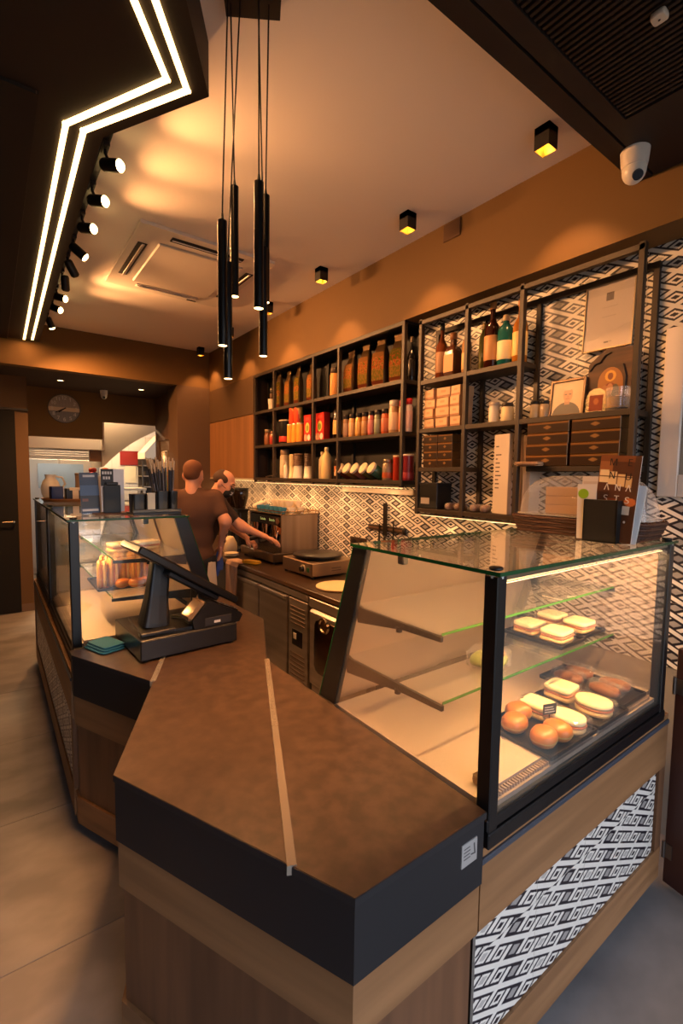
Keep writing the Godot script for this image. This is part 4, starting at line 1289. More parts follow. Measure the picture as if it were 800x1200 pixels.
func coffee_bag(label: String, pos: Vector3, w: float, h: float, pr: Material, turn: float) -> void:
	var o := thing("coffee_bag", label, "coffee bag", pos, FACE + V(0, turn, 0), "foil coffee bags on the top shelf")
	var foil := mt(Color(0.42, 0.33, 0.22), 0.28, 0.75)
	var d := minf(w * 0.34, 0.05)
	part(o, "body", B.new().loft(V(0, 0, 0), [[0, w * 0.44, d * 0.9], [0.01, w * 0.47, d], [h * 0.3, w * 0.5, d * 1.05], [h * 0.62, w * 0.48, d * 0.9], [h * 0.76, w * 0.40, d * 0.5], [h * 0.84, w * 0.31, d * 0.22], [h * 0.92, w * 0.34, 0.006], [h, w * 0.35, 0.004]], 0.45, 24), foil)
	var b := B.new()
	var rows := [[0.05, 0.44, 1.0], [0.3, 0.46, 1.06], [0.55, 0.455, 1.0], [0.68, 0.42, 0.83]]
	for i in 3:
		var n := V(0, 0, 1)
		var p := [V(-w * rows[i][1], h * rows[i][0], d * rows[i][2] + 0.002), V(w * rows[i][1], h * rows[i][0], d * rows[i][2] + 0.002), V(w * rows[i + 1][1], h * rows[i + 1][0], d * rows[i + 1][2] + 0.002), V(-w * rows[i + 1][1], h * rows[i + 1][0], d * rows[i + 1][2] + 0.002)]
		var v0 := 1.0 - i / 3.0
		var v1 := 1.0 - (i + 1) / 3.0
		b.tri(p[0], p[1], p[2], n, n, n, Vector2(0, v0), Vector2(1, v0), Vector2(1, v1))
		b.tri(p[0], p[2], p[3], n, n, n, Vector2(0, v0), Vector2(1, v1), Vector2(0, v1))
	part(o, "printed_front", b, pr)
	part(o, "seal", B.new().span(V(-w * 0.35, h * 0.945, -0.005), V(w * 0.35, h * 0.975, 0.007), 0.002), mt(Color(0.30, 0.23, 0.16), 0.35, 0.6))

func bottle(called: String, label: String, pos: Vector3, w: float, h: float, shape: String, glass_m: Material, label_m: Material, cap_m: Material, cat := "bottle", group := "bottles on the wall shelves") -> Node3D:
	var o := thing(called, label, cat, pos, FACE, group)
	var r := w / 2.0
	var p := []
	if shape == "square":
		part(o, "body", B.new().loft(V(0, 0, 0), [[0, r * 0.94, r * 0.94], [0.006, r, r], [h * 0.58, r, r], [h * 0.68, r * 0.7, r * 0.7], [h * 0.72, r * 0.36, r * 0.36], [h * 0.86, r * 0.34, r * 0.34]], 0.3, 24), glass_m)
		part(o, "label", B.new().span(V(-r * 0.85, h * 0.12, r - 0.001), V(r * 0.85, h * 0.5, r + 0.0012)), label_m)
		part(o, "cap", B.new().cyl(V(0, h * 0.85, 0), r * 0.5, h * 0.15, 16, -1, 0.003), cap_m)
		return o
	if shape == "jar":
		p = [0, 0, r * 0.95, 0, r, 0.005, r, h * 0.74, r * 0.86, h * 0.8, r * 0.86, h * 0.82, 0, h * 0.82]
	elif shape == "round":
		p = [0, 0, r * 0.95, 0, r, 0.006, r, h * 0.56, r * 0.85, h * 0.63, r * 0.42, h * 0.71, r * 0.33, h * 0.76, r * 0.33, h * 0.9, 0, h * 0.9]
	elif shape == "tall":
		p = [0, 0, r * 0.95, 0, r, 0.006, r, h * 0.70, r * 0.6, h * 0.80, r * 0.4, h * 0.84, r * 0.38, h * 0.9, 0, h * 0.9]
	else:
		p = [0, 0, r * 0.95, 0, r, 0.006, r, h * 0.62, r * 0.4, h * 0.72, r * 0.32, h * 0.78, r * 0.32, h * 0.92, 0, h * 0.92]
	part(o, "body", B.new().lathe(V(0, 0, 0), P2(p), 22), glass_m)
	var l0 := 0.12
	var l1 := 0.48
	if shape == "jar":
		l0 = 0.1; l1 = 0.62
	if label_m:
		part(o, "label", B.new().lathe(V(0, 0, 0), P2([r + 0.0006, h * l0, r + 0.001, h * l0 + 0.001, r + 0.001, h * l1, r + 0.0006, h * l1 + 0.001]), 22), label_m)
	if shape == "jar":
		part(o, "lid", B.new().cyl(V(0, h * 0.81, 0), r * 0.93, h * 0.19, 20, -1, 0.003), cap_m)
	else:
		part(o, "cap", B.new().cyl(V(0, h * 0.88, 0), r * 0.42, h * 0.12, 14, -1, 0.002), cap_m)
	return o

func tin(called: String, label: String, pos: Vector3, w: float, h: float, body: Material, lid: Material, band: Material, cat := "tin", group := "tins on the middle shelf") -> void:
	var o := thing(called, label, cat, pos, FACE, group)
	var r := w / 2.0
	part(o, "body", B.new().lathe(V(0, 0, 0), P2([0, 0, r * 0.97, 0, r, 0.003, r, h - 0.012, 0, h - 0.012]), 24), body)
	part(o, "lid", B.new().lathe(V(0, 0, 0), P2([0, h - 0.012, r * 1.02, h - 0.012, r * 1.02, h - 0.002, r * 0.98, h, r * 0.9, h - 0.003, 0, h - 0.003]), 24), lid)
	if band:
		part(o, "label", B.new().lathe(V(0, 0, 0), P2([r + 0.0006, h * 0.08, r + 0.001, h * 0.09, r + 0.001, h * 0.30, r + 0.0006, h * 0.31]), 24), band)

func carton(called: String, label: String, pos: Vector3, s: Vector3, side: Material, front: Material, cat: String, group: String, turn := 0.0, rel := 0.0) -> Node3D:
	var o := thing(called, label, cat, pos, FACE + V(0, turn, 0), group)
	part(o, "body", B.new().span(V(-s.x / 2, 0, -s.z / 2), V(s.x / 2, s.y, s.z / 2), 0.0015), side)
	if front:
		part(o, "printed_front", B.new().print_quad(V(-s.x / 2 + 0.002, s.y - 0.002, s.z / 2 + 0.0006), V(s.x / 2 - 0.002, s.y - 0.002, s.z / 2 + 0.0006), V(s.x / 2 - 0.002, 0.002, s.z / 2 + 0.0006), V(-s.x / 2 + 0.002, 0.002, s.z / 2 + 0.0006)), front)
	return o

func cup_stack(label: String, pos: Vector3, w: float, h: float, m: Material, lid: Material) -> void:
	var o := thing("paper_cup_stack", label, "paper cups", pos, FACE, "stacks of paper cups on the bottom shelf")
	var r := w / 2.0
	# the lowest cup, upside down, then the rims of those above it
	part(o, "cup", B.new().lathe(V(0, 0, 0), P2([0, 0, r, 0, r, 0.006, r * 0.95, 0.008, r * 0.78, h * 0.5, 0, h * 0.5]), 22), m)
	var y := h * 0.5
	while y < h - 0.01:
		part(o, "cup", B.new().lathe(V(0, y, 0), P2([0, 0, r * 0.92, 0, r * 0.94, 0.005, r * 0.88, 0.008, r * 0.84, 0.018, 0, 0.018]), 22), lid)
		y += 0.019

func shelf_goods() -> void:
	rng.seed = 11
	var L1 := 2.325; var L2 := 1.968; var L3 := 1.63
	var R1 := 2.285; var R2 := 1.972; var R3 := 1.72; var R4 := 1.45
	var white := mt(Color(0.88, 0.84, 0.77), 0.4)
	var cream := mt(Color(0.86, 0.78, 0.62), 0.45)
	var blackc := mt(Color(0.06, 0.05, 0.05), 0.4)
	var red := mt(Color(0.72, 0.10, 0.07), 0.4)
	var brownc := mt(Color(0.30, 0.17, 0.09), 0.5)
	# coffee bags
	var fol := FastNoiseLite.new()
	fol.seed = 4; fol.frequency = 0.09
	var bag_tex := []
	for v in 2:
		bag_tex.append(printed(tex(48, 96, func(x: int, y: int) -> Color:
			var n := fol.get_noise_2d(x * 1.3 + v * 90, y)
			var c := Color(0.62, 0.50, 0.36)
			var t := y / 96.0
			if t > 0.62:
				c = Color(0.52, 0.55, 0.26) if n > -0.05 else Color(0.66, 0.58, 0.38)
			elif t > 0.22:
				c = Color(0.72, 0.42, 0.26) if n > 0.08 else (Color(0.80, 0.66, 0.50) if n > -0.2 else Color(0.45, 0.5, 0.2))
			if t > 0.9:
				c = Color(0.42, 0.22, 0.14)
			if v == 1 and t < 0.45 and n < 0.15:
				c = Color(0.42, 0.50, 0.14)
			return Color(c.r * 0.72, c.g * 0.60, c.b * 0.40)), 0.75))
	var bags := [[-4.280, 0.085, 0.39, 1, "first from the left of the left four"], [-4.091, 0.084, 0.37, 0, "second of the left four"], [-3.906, 0.088, 0.38, 1, "third of the left four"], [-3.674, 0.094, 0.365, 0, "last of the left four, behind the post"], [-3.085, 0.118, 0.335, 0, "first of the right four, lowest"], [-2.90, 0.118, 0.365, 0, "second of the right four"], [-2.722, 0.128, 0.37, 0, "third of the right four, tallest"], [-2.535, 0.118, 0.355, 1, "last of the right four, greener print"]]
	for q in bags:
		coffee_bag("shiny foil coffee bag with a fruit print, %s" % q[4], shelf_at(L1, q[0]), q[1], q[2], bag_tex[q[3]], rng.randf_range(-0.05, 0.2))
	for t in bag_tex:
		t.metallic_specular = 0.15
	# top shelf, left
	var o := thing("sugar_shaker", "white cup with a glass shaker standing in it, far left of the top shelf", "shaker", shelf_at(L1, -4.45), FACE)
	part(o, "cup", B.new().lathe(V(0, 0, 0), P2([0, 0, 0.028, 0, 0.038, 0.12, 0.034, 0.12, 0.026, 0.01, 0, 0.01]), 18), white)
	part(o, "shaker", B.new().lathe(V(0, 0.02, 0), P2([0, 0, 0.02, 0, 0.022, 0.16, 0.0, 0.16]), 14), mt(Color(0.4, 0.28, 0.18), 0.2))
	part(o, "knob", B.new().sup(V(0, 0.215, 0), V(0.02, 0.03, 0.02)), mt(Color(0.75, 0.7, 0.6), 0.2, 0.8))
	bottle("biscuit_jar", "glass jar of biscuits left of the right group of coffee bags", shelf_at(L1, -3.32), 0.085, 0.245, "jar", mt(Color(0.80, 0.56, 0.32), 0.15), null, mt(Color(0.25, 0.2, 0.16), 0.3), "jar")
	bottle("syrup_bottle", "dark bottle with small white print behind the end post of the top shelf", shelf_at(L1, -2.43, 2.40), 0.055, 0.31, "round", mt(Color(0.06, 0.045, 0.035), 0.15), mt(Color(0.10, 0.08, 0.07), 0.3), mt(Color(0.55, 0.48, 0.38), 0.3))
	# middle shelf, left unit
	bottle("jam_jar", "brown jar with a pale lid, far left of the middle shelf", shelf_at(L2, -4.53), 0.075, 0.17, "jar", mt(Color(0.45, 0.26, 0.14), 0.15), mt(Color(0.5, 0.3, 0.17), 0.4), mt(Color(0.62, 0.52, 0.4), 0.3, 0.5), "jar")
	bottle("jam_jar", "smaller jar with a red band beside the brown one", shelf_at(L2, -4.40, 2.36), 0.06, 0.14, "jar", mt(Color(0.6, 0.35, 0.2), 0.15), mt(Color(0.62, 0.16, 0.1), 0.4), mt(Color(0.4, 0.25, 0.15), 0.3, 0.5), "jar")
	tin("cocoa_tin", "wide black tin with a red lower band on the middle shelf", shelf_at(L2, -4.15, 2.37), 0.125, 0.235, mt(Color(0.10, 0.075, 0.065), 0.35), mt(Color(0.8, 0.74, 0.64), 0.35), mt(Color(0.75, 0.2, 0.12), 0.4))
	var orange := printed(picture(24, 48, Color(0.86, 0.42, 0.12), [["e", 0.3, 0.35, 0.3, 0.2, Color(0.93, 0.62, 0.22)], ["e", 0.7, 0.7, 0.32, 0.2, Color(0.70, 0.22, 0.08)], ["r", 0, 0.0, 1, 0.1, Color(0.9, 0.75, 0.5)]]), 0.35)
	var peach := printed(picture(24, 48, Color(0.90, 0.70, 0.38), [["e", 0.3, 0.55, 0.3, 0.3, Color(0.86, 0.30, 0.14)], ["e", 0.75, 0.45, 0.25, 0.25, Color(0.62, 0.64, 0.28)], ["r", 0, 0.8, 1, 1, Color(0.86, 0.5, 0.2)]]), 0.35)
	var cn := ["left", "middle", "right"]
	for k in 3:
		tin("fruit_tin", "orange fruit tin, %s one of the lower row of three" % cn[k], shelf_at(L2, [-3.985, -3.90, -3.815][k], 2.34), 0.082, 0.178, orange, mt(Color(0.75, 0.68, 0.55), 0.3, 0.7), null)
	for k in 2:
		tin("fruit_tin", "yellow and red fruit tin on top of the orange tins, %s one" % ["left", "right"][k], V(2.34, L2 + 0.1805, [-3.945, -3.858][k]), 0.084, 0.165, peach, mt(Color(0.8, 0.72, 0.56), 0.3, 0.7), null)
	var pasta := printed(picture(48, 64, Color(0.78, 0.10, 0.06), [["r", 0.2, 0.08, 0.8, 0.2, Color(0.9, 0.3, 0.22)], ["e", 0.5, 0.48, 0.3, 0.2, Color(0.85, 0.80, 0.45)], ["e", 0.5, 0.5, 0.2, 0.12, Color(0.50, 0.58, 0.2)], ["e", 0.25, 0.86, 0.24, 0.14, Color(0.8, 0.62, 0.5)], ["e", 0.72, 0.86, 0.2, 0.12, Color(0.9, 0.86, 0.8)]]), 0.4)
	carton("food_box", "red food box partly hidden behind the shelf post", shelf_at(L2, -3.68, 2.36), V(0.12, 0.24, 0.06), mt(Color(0.62, 0.08, 0.05), 0.4), pasta, "box", "red food boxes")
	carton("food_box", "red food box with a green and yellow picture, fully visible", shelf_at(L2, -3.475, 2.36), V(0.155, 0.24, 0.06), mt(Color(0.62, 0.08, 0.05), 0.4), pasta, "box", "red food boxes", -0.1)
	bottle("syrup_bottle", "dark bottle with a cream label right of the red boxes", shelf_at(L2, -3.27), 0.082, 0.325, "tall", mt(Color(0.10, 0.055, 0.03), 0.12), printed(picture(16, 24, Color(0.88, 0.70, 0.42), [["r", 0.1, 0.7, 0.9, 0.78, Color(0.4, 0.2, 0.1)], ["e", 0.5, 0.35, 0.3, 0.2, Color(0.80, 0.50, 0.22)]]), 0.5), blackc)
	var sc := [Color(0.62, 0.47, 0.36), Color(0.80, 0.60, 0.38), Color(0.80, 0.58, 0.26), Color(0.66, 0.46, 0.24), Color(0.74, 0.36, 0.34), Color(0.44, 0.46, 0.34), Color(0.72, 0.32, 0.16)]
	var sn := ["brownish", "pale tan", "yellow", "ochre", "pink", "grey-green", "orange-red"]
	for k in 7:
		bottle("spice_jar", "small glass spice jar with %s contents and a dark lid" % sn[k], shelf_at(L2, [-3.115, -3.035, -2.95, -2.872, -2.795, -2.722, -2.64][k], 2.35), 0.058, 0.185, "jar", mt(sc[k], 0.15), mt(sc[k].lightened(0.15), 0.4), mt(Color(0.13, 0.09, 0.06), 0.4), "jar", "spice jars in a row")
	bottle("topping_jar", "taller white jar with a white lid right of the spice jars", shelf_at(L2, -2.545, 2.35), 0.075, 0.235, "jar", mt(Color(0.70, 0.55, 0.40), 0.3), mt(Color(0.86, 0.74, 0.62), 0.5), white, "jar")
	bottle("sprinkle_tube", "white tube with a bright red lid, left of two", shelf_at(L2, -2.465, 2.35), 0.042, 0.225, "jar", mt(Color(0.80, 0.66, 0.5), 0.4), mt(Color(0.82, 0.50, 0.36), 0.5), red, "tube")
	bottle("sprinkle_tube", "white tube with a bright red lid, right one past the shelf post", shelf_at(L2, -2.372, 2.33), 0.048, 0.225, "jar", mt(Color(0.86, 0.76, 0.72), 0.4), mt(Color(0.86, 0.70, 0.66), 0.5), red, "tube")
	# bottom shelf, left unit
	var ld := thing("serving_tongs", "curved metal tongs lying at the left end of the bottom shelf", "tongs", shelf_at(L3, -4.43, 2.36), FACE)
	for s in [-1, 1]:
		part(ld, "arm", B.new().tube([V(-0.10, 0.008, s * 0.006), V(-0.02, 0.02, s * 0.012), V(0.06, 0.014 + s * 0.006, s * 0.010), V(0.11, 0.055 + s * 0.01, s * 0.008)], 0.006, 8), mt(Color(0.65, 0.58, 0.5), 0.3, 0.9))
	part(ld, "joint", B.new().sup(V(-0.10, 0.009, 0), V(0.012, 0.008, 0.012)), mt(Color(0.4, 0.33, 0.27), 0.4, 0.6))
	bottle("syrup_pump_bottle", "tall white bottle, first on the bottom shelf", shelf_at(L3, -4.17), 0.095, 0.285, "jar", mt(Color(0.76, 0.67, 0.55), 0.3), mt(Color(0.82, 0.74, 0.62), 0.5), mt(Color(0.55, 0.44, 0.34), 0.4))
	bottle("cream_bottle", "short white bottle beside the tall white one", shelf_at(L3, -4.08, 2.34), 0.05, 0.16, "tall", white, null, white)
	cup_stack("tall narrow stack of cream paper cups", shelf_at(L3, -3.985, 2.36), 0.08, 0.235, cream, mt(Color(0.80, 0.70, 0.52), 0.5))
	cup_stack("wide stack of paper cups, white below and brown above", shelf_at(L3, -3.86, 2.35), 0.115, 0.24, white, mt(Color(0.42, 0.30, 0.21), 0.5))
	cup_stack("stack of paper cups, white below with dark cups on top, by the post", shelf_at(L3, -3.69, 2.35), 0.088, 0.225, white, mt(Color(0.27, 0.18, 0.13), 0.5))
	bottle("cream_bottle", "pale bottle half hidden by the shelf post", shelf_at(L3, -3.50), 0.06, 0.24, "tall", cream, null, cream)
	bottle("squeeze_bottle", "tall cream squeeze bottle in the third bottom bay", shelf_at(L3, -3.395, 2.35), 0.09, 0.275, "tall", mt(Color(0.87, 0.76, 0.52), 0.4), null, mt(Color(0.87, 0.78, 0.58), 0.4))
	bottle("syrup_bottle", "small dark bottle with an orange label right of the squeeze bottle", shelf_at(L3, -3.26), 0.062, 0.23, "tall", mt(Color(0.16, 0.08, 0.05), 0.15), printed(picture(12, 24, Color(0.75, 0.40, 0.18), [["r", 0, 0.55, 1, 0.8, Color(0.85, 0.72, 0.55)]]), 0.5), blackc)
	var tc := [Color(0.5, 0.22, 0.15), Color(0.6, 0.4, 0.2), Color(0.62, 0.36, 0.3), Color(0.38, 0.36, 0.2), Color(0.25, 0.42, 0.33)]
	var tn := ["first, reddish sweets", "second, tan sweets", "third, pinkish sweets", "fourth, olive sweets", "fifth, green sweets"]
	for k in 5:
		var j := thing("sweet_jar", "tilted glass jar with a round cream lid: %s" % tn[k], "jar", V(2.385, L3 + 0.046, [-3.135, -3.04, -2.935, -2.825, -2.725][k]), V(1.05, -PI / 2 - 0.2, 0), "tilted sweet jars in a row")
		part(j, "body", B.new().lathe(V(0, -0.03, 0), P2([0, 0, 0.040, 0, 0.046, 0.008, 0.046, 0.09, 0.038, 0.105, 0, 0.105]), 22), mt(tc[k], 0.12))
		part(j, "lid", B.new().lathe(V(0, 0.075, 0), P2([0.0, 0.0, 0.046, 0, 0.048, 0.004, 0.048, 0.018, 0.042, 0.022, 0.036, 0.018, 0, 0.018]), 24), mt(Color(0.88, 0.80, 0.66), 0.4))
	bottle("topping_jar", "grey and orange striped tin right of the tilted jars", shelf_at(L3, -2.60, 2.35), 0.08, 0.155, "jar", mt(Color(0.55, 0.47, 0.38), 0.35, 0.4), printed(picture(8, 24, Color(0.55, 0.48, 0.40), [["r", 0, 0.5, 1, 0.85, Color(0.75, 0.36, 0.2)]]), 0.4), mt(Color(0.62, 0.54, 0.45), 0.3, 0.7), "jar")
	tin("cocoa_tin", "slim red tin next to the striped tin", shelf_at(L3, -2.505, 2.36), 0.07, 0.178, mt(Color(0.66, 0.18, 0.10), 0.35), mt(Color(0.82, 0.74, 0.62), 0.35), null)
	tin("cocoa_tin", "purple-red tin with a pale rim at the end of the bottom shelf", shelf_at(L3, -2.37, 2.33), 0.082, 0.182, mt(Color(0.48, 0.10, 0.13), 0.35), mt(Color(0.80, 0.72, 0.64), 0.35), mt(Color(0.62, 0.2, 0.22), 0.4))
	# right unit: bottles
	bottle("liquor_bottle", "amber liquor bottle with a dark pourer, first on the right unit", shelf_at(R1, -2.13), 0.078, 0.36, "round", mt(Color(0.40, 0.19, 0.06), 0.1), mt(Color(0.66, 0.48, 0.34), 0.5), blackc)
	bottle("liquor_bottle", "square bottle with a wide cap and amber label", shelf_at(R1, -2.035), 0.09, 0.28, "square", mt(Color(0.26, 0.13, 0.05), 0.1), mt(Color(0.80, 0.52, 0.24), 0.45), mt(Color(0.55, 0.35, 0.17), 0.4))
	bottle("liquor_bottle", "pale liquor bottle just left of the second post", shelf_at(R1, -1.93), 0.058, 0.275, "tall", mt(Color(0.62, 0.48, 0.32), 0.1), mt(Color(0.86, 0.70, 0.46), 0.45), blackc)
	bottle("liquor_bottle", "clear greenish bottle just right of the second post", shelf_at(R1, -1.82, 2.40), 0.062, 0.29, "tall", mt(Color(0.36, 0.36, 0.18), 0.1), null, mt(Color(0.6, 0.5, 0.3), 0.4))
	bottle("liquor_bottle", "tall dark brown bottle with a cork and pale label", shelf_at(R1, -1.735, 2.36), 0.09, 0.385, "round", mt(Color(0.20, 0.07, 0.025), 0.08), mt(Color(0.72, 0.52, 0.32), 0.45), mt(Color(0.66, 0.45, 0.22), 0.5))
	bottle("liquor_bottle", "turquoise gin bottle with a big cream label", shelf_at(R1, -1.645, 2.36), 0.09, 0.285, "tall", mt(Color(0.09, 0.34, 0.33), 0.08), mt(Color(0.90, 0.82, 0.64), 0.45), mt(Color(0.7, 0.6, 0.45), 0.4))
	bottle("liquor_bottle", "golden bottle with a bright label beside the third post", shelf_at(R1, -1.56, 2.37), 0.08, 0.355, "round", mt(Color(0.66, 0.42, 0.13), 0.08), mt(Color(0.94, 0.80, 0.50), 0.4), mt(Color(0.75, 0.5, 0.25), 0.5))
	# cream boxes in three stacks
	var bf := printed(picture(32, 20, Color(0.86, 0.70, 0.52), [["r", 0, 0.78, 1, 1, Color(0.66, 0.44, 0.29)], ["r", 0.30, 0.25, 0.7, 0.5, Color(0.80, 0.60, 0.42)]]), 0.5)
	var sl := ["left", "middle", "right"]
	var lv := ["lowest", "second from below", "third from below", "topmost"]
	for s in 3:
		for k in 4:
			var w: float = [0.085, 0.105, 0.078][s]
			carton("cream_box", "small cream box, %s in the %s stack under the bottles" % [lv[k], sl[s]], V(2.365 + rng.randf_range(-0.006, 0.006), R2 + 0.0008 + k * 0.0625, [-2.165, -2.052, -1.945][s]), V(w, 0.0617, 0.12), mt(Color(0.80, 0.63, 0.46), 0.5), bf, "box", "cream boxes in three stacks", rng.randf_range(-0.12, 0.08))
	# middle shelf, second and third bays
	bottle("milk_jar", "squat white jar right of the second post", shelf_at(R2, -1.715), 0.062, 0.125, "jar", white, null, mt(Color(0.78, 0.72, 0.64), 0.4), "jar")
	bottle("storage_jar", "cream jar with a dark lid in the second bay, left of the tall glass", shelf_at(R2, -1.625), 0.07, 0.108, "jar", cream, null, mt(Color(0.2, 0.15, 0.12), 0.4), "jar")
	var tg := thing("tall_glass", "tall empty glass between two small jars", "glass", shelf_at(R2, -1.555), FACE)
	part(tg, "bowl", B.new().lathe(V(0, 0, 0), P2([0, 0, 0.02, 0, 0.026, 0.19, 0.024, 0.19, 0.018, 0.012, 0, 0.012]), 18), glass(Color(0.95, 0.95, 0.92), 0.2, 0.02))
	part(tg, "foot", B.new().cyl(V(0, 0, 0), 0.024, 0.005, 18), glass(Color(0.95, 0.95, 0.92), 0.3, 0.02))
	bottle("storage_jar", "pale jar with a dark lid, left one beside the portrait", shelf_at(R2, -1.455), 0.05, 0.10, "jar", mt(Color(0.74, 0.66, 0.52), 0.3), null, blackc, "jar")
	bottle("storage_jar", "pale jar with a dark lid, right one touching the portrait frame", shelf_at(R2, -1.40), 0.05, 0.095, "jar", mt(Color(0.70, 0.60, 0.46), 0.3), null, blackc, "jar")
	# framed portrait
	var por := printed(picture(64, 64, Color(0.80, 0.70, 0.55), [["e", 0.5, 1.05, 0.46, 0.42, Color(0.22, 0.20, 0.19)], ["r", 0.42, 0.55, 0.6, 0.7, Color(0.66, 0.47, 0.34)], ["e", 0.52, 0.40, 0.155, 0.225, Color(0.76, 0.55, 0.41)], ["e", 0.5, 0.2, 0.16, 0.07, Color(0.84, 0.72, 0.58)], ["r", 0.40, 0.375, 0.49, 0.40, Color(0.25, 0.18, 0.14)], ["r", 0.54, 0.375, 0.63, 0.40, Color(0.25, 0.18, 0.14)], ["r", 0.45, 0.52, 0.58, 0.535, Color(0.50, 0.28, 0.22)], ["e", 0.525, 0.46, 0.022, 0.03, Color(0.68, 0.46, 0.33)]]), 0.35)
	frame_on_shelf("portrait_frame", "framed colour portrait of a person with glasses and a dark shirt", "picture frame", V(2.375, R2 + 0.001, -1.285), 0.185, 0.195, 0.013, mt(Color(0.42, 0.33, 0.24), 0.35, 0.5), por, 0.12)
	# certificate, standing on the carved board
	var cert := printed(picture(64, 96, Color(0.80, 0.755, 0.72), [["r", 0.42, 0.14, 0.58, 0.26, Color(0.42, 0.38, 0.35)], ["r", 0.34, 0.35, 0.68, 0.36, Color(0.72, 0.67, 0.63)], ["r", 0.36, 0.50, 0.66, 0.51, Color(0.70, 0.65, 0.61)], ["r", 0.30, 0.58, 0.72, 0.588, Color(0.70, 0.65, 0.61)], ["r", 0.44, 0.90, 0.48, 0.92, Color(0.3, 0.28, 0.27)], ["e", 0.5, 0.905, 0.03, 0.014, Color(0.35, 0.33, 0.32)], ["r", 0.55, 0.90, 0.6, 0.905, Color(0.5, 0.47, 0.45)]]), 0.2)
	frame_on_shelf("certificate", "framed white certificate with a small grey emblem above the icon", "certificate", V(2.435, R2 + 0.318, -1.128), 0.235, 0.325, 0.007, mt(Color(0.75, 0.66, 0.52), 0.3, 0.6), cert, 0.06)
	# carved wooden icon
	var ic := thing("wooden_icon", "arched dark wooden board with a painted haloed figure", "icon", V(2.415, R2 + 0.001, -1.085), FACE + V(0, 0, 0))
	var ib := B.new()
	ib.t = Transform3D(Basis(V(1, 0, 0), V(0, 0, 1), V(0, -1, 0)), V(0, 0, 0))
	ib.prism(P2([-0.115, 0.0, 0.115, 0.0, 0.118, -0.20, 0.112, -0.30, -0.02, -0.312, -0.06, -0.285, -0.105, -0.245]), -0.012, 0.012)
	part(ic, "board", ib, grain(Color(0.26, 0.155, 0.085), Color(0.36, 0.22, 0.12), 0.5, 0.05, 0.08, 0.5, 41, 128))
	var pi_ := printed(picture(48, 72, Color(0.62, 0.40, 0.18), [["e", 0.5, 0.95, 0.4, 0.5, Color(0.50, 0.22, 0.13)], ["e", 0.3, 0.7, 0.16, 0.2, Color(0.66, 0.44, 0.26)], ["e", 0.7, 0.7, 0.16, 0.2, Color(0.35, 0.32, 0.26)], ["e", 0.5, 0.25, 0.22, 0.16, Color(0.84, 0.62, 0.24)], ["e", 0.5, 0.26, 0.11, 0.10, Color(0.52, 0.30, 0.18)], ["e", 0.5, 0.62, 0.12, 0.16, Color(0.72, 0.50, 0.34)]]), 0.4)
	var arch := B.new()
	var ap := []
	for k in 13:
		var a := PI * k / 12.0
		ap.append(V(0.0 + cos(a) * 0.058, 0.145 + sin(a) * 0.075, 0.0135))
	ap.append(V(-0.058, 0.055, 0.0135)); ap.append(V(0.058, 0.055, 0.0135))
	var au := []
	for p in ap:
		au.append(Vector2((p.x + 0.058) / 0.116, 1.0 - (p.y - 0.055) / 0.165))
	arch.poly(ap, V(0, 0.1, -1), au)
	part(ic, "painting", arch, pi_)
	for k in 2:
		part(ic, "carved_edge", B.new().tube([V(-0.1, 0.215, 0.013), V(-0.075, 0.245, 0.014), V(-0.05, 0.25, 0.014), V(-0.03, 0.28, 0.014), V(0.0, 0.29, 0.014)] if k == 0 else [V(0.065, 0.08, 0.013), V(0.07, 0.17, 0.014), V(0.055, 0.225, 0.014)], 0.005, 6), mt(Color(0.15, 0.08, 0.045), 0.5))
	# small silver frame and glass of oil
	var sv := thing("silver_frame", "small arched silver icon frame in front of the wooden icon", "picture frame", V(2.345, R2 + 0.001, -1.12), FACE + V(-0.12, 0.15, 0))
	var sb := B.new()
	sb.t = Transform3D(Basis(V(1, 0, 0), V(0, 0, 1), V(0, -1, 0)), V(0, 0, 0))
	sb.prism(P2([-0.045, 0, 0.045, 0, 0.046, -0.07, 0.034, -0.105, 0.012, -0.118, -0.012, -0.118, -0.034, -0.105, -0.046, -0.07]), -0.006, 0.006)
	part(sv, "frame", sb, mt(Color(0.80, 0.72, 0.58), 0.25, 0.8))
	part(sv, "image", B.new().print_quad(V(-0.03, 0.085, 0.0068), V(0.03, 0.085, 0.0068), V(0.03, 0.01, 0.0068), V(-0.03, 0.01, 0.0068)), printed(picture(16, 20, Color(0.55, 0.24, 0.13), [["e", 0.5, 0.4, 0.2, 0.2, Color(0.72, 0.42, 0.22)]]), 0.4))
	var ol := thing("oil_lamp_glass", "wide glass of golden oil beside the silver frame", "glass", V(2.345, R2 + 0.001, -1.02), FACE)
	part(ol, "glass", B.new().lathe(V(0, 0, 0), P2([0, 0, 0.042, 0, 0.05, 0.02, 0.052, 0.105, 0.049, 0.105, 0.046, 0.02, 0, 0.012]), 24), glass(Color(0.95, 0.92, 0.85), 0.15, 0.02))
	part(ol, "oil", B.new().cyl(V(0, 0.013, 0), 0.045, 0.05, 22), mt(Color(0.58, 0.40, 0.12), 0.1))
	part(ol, "float", B.new().cyl(V(0, 0.0635, 0), 0.012, 0.008, 12), mt(Color(0.8, 0.65, 0.4), 0.4))
	# gold boxes
	var gf := printed(picture(32, 16, Color(0.20, 0.13, 0.075), [["r", 0, 0.0, 1, 0.16, Color(0.50, 0.34, 0.16)], ["e", 0.5, 0.5, 0.08, 0.16, Color(0.55, 0.40, 0.22)], ["r", 0.2, 0.48, 0.8, 0.53, Color(0.32, 0.21, 0.11)]]), 0.3)
	var gside := mt(Color(0.42, 0.29, 0.14), 0.3, 0.4)
	var gn := ["left", "right"]
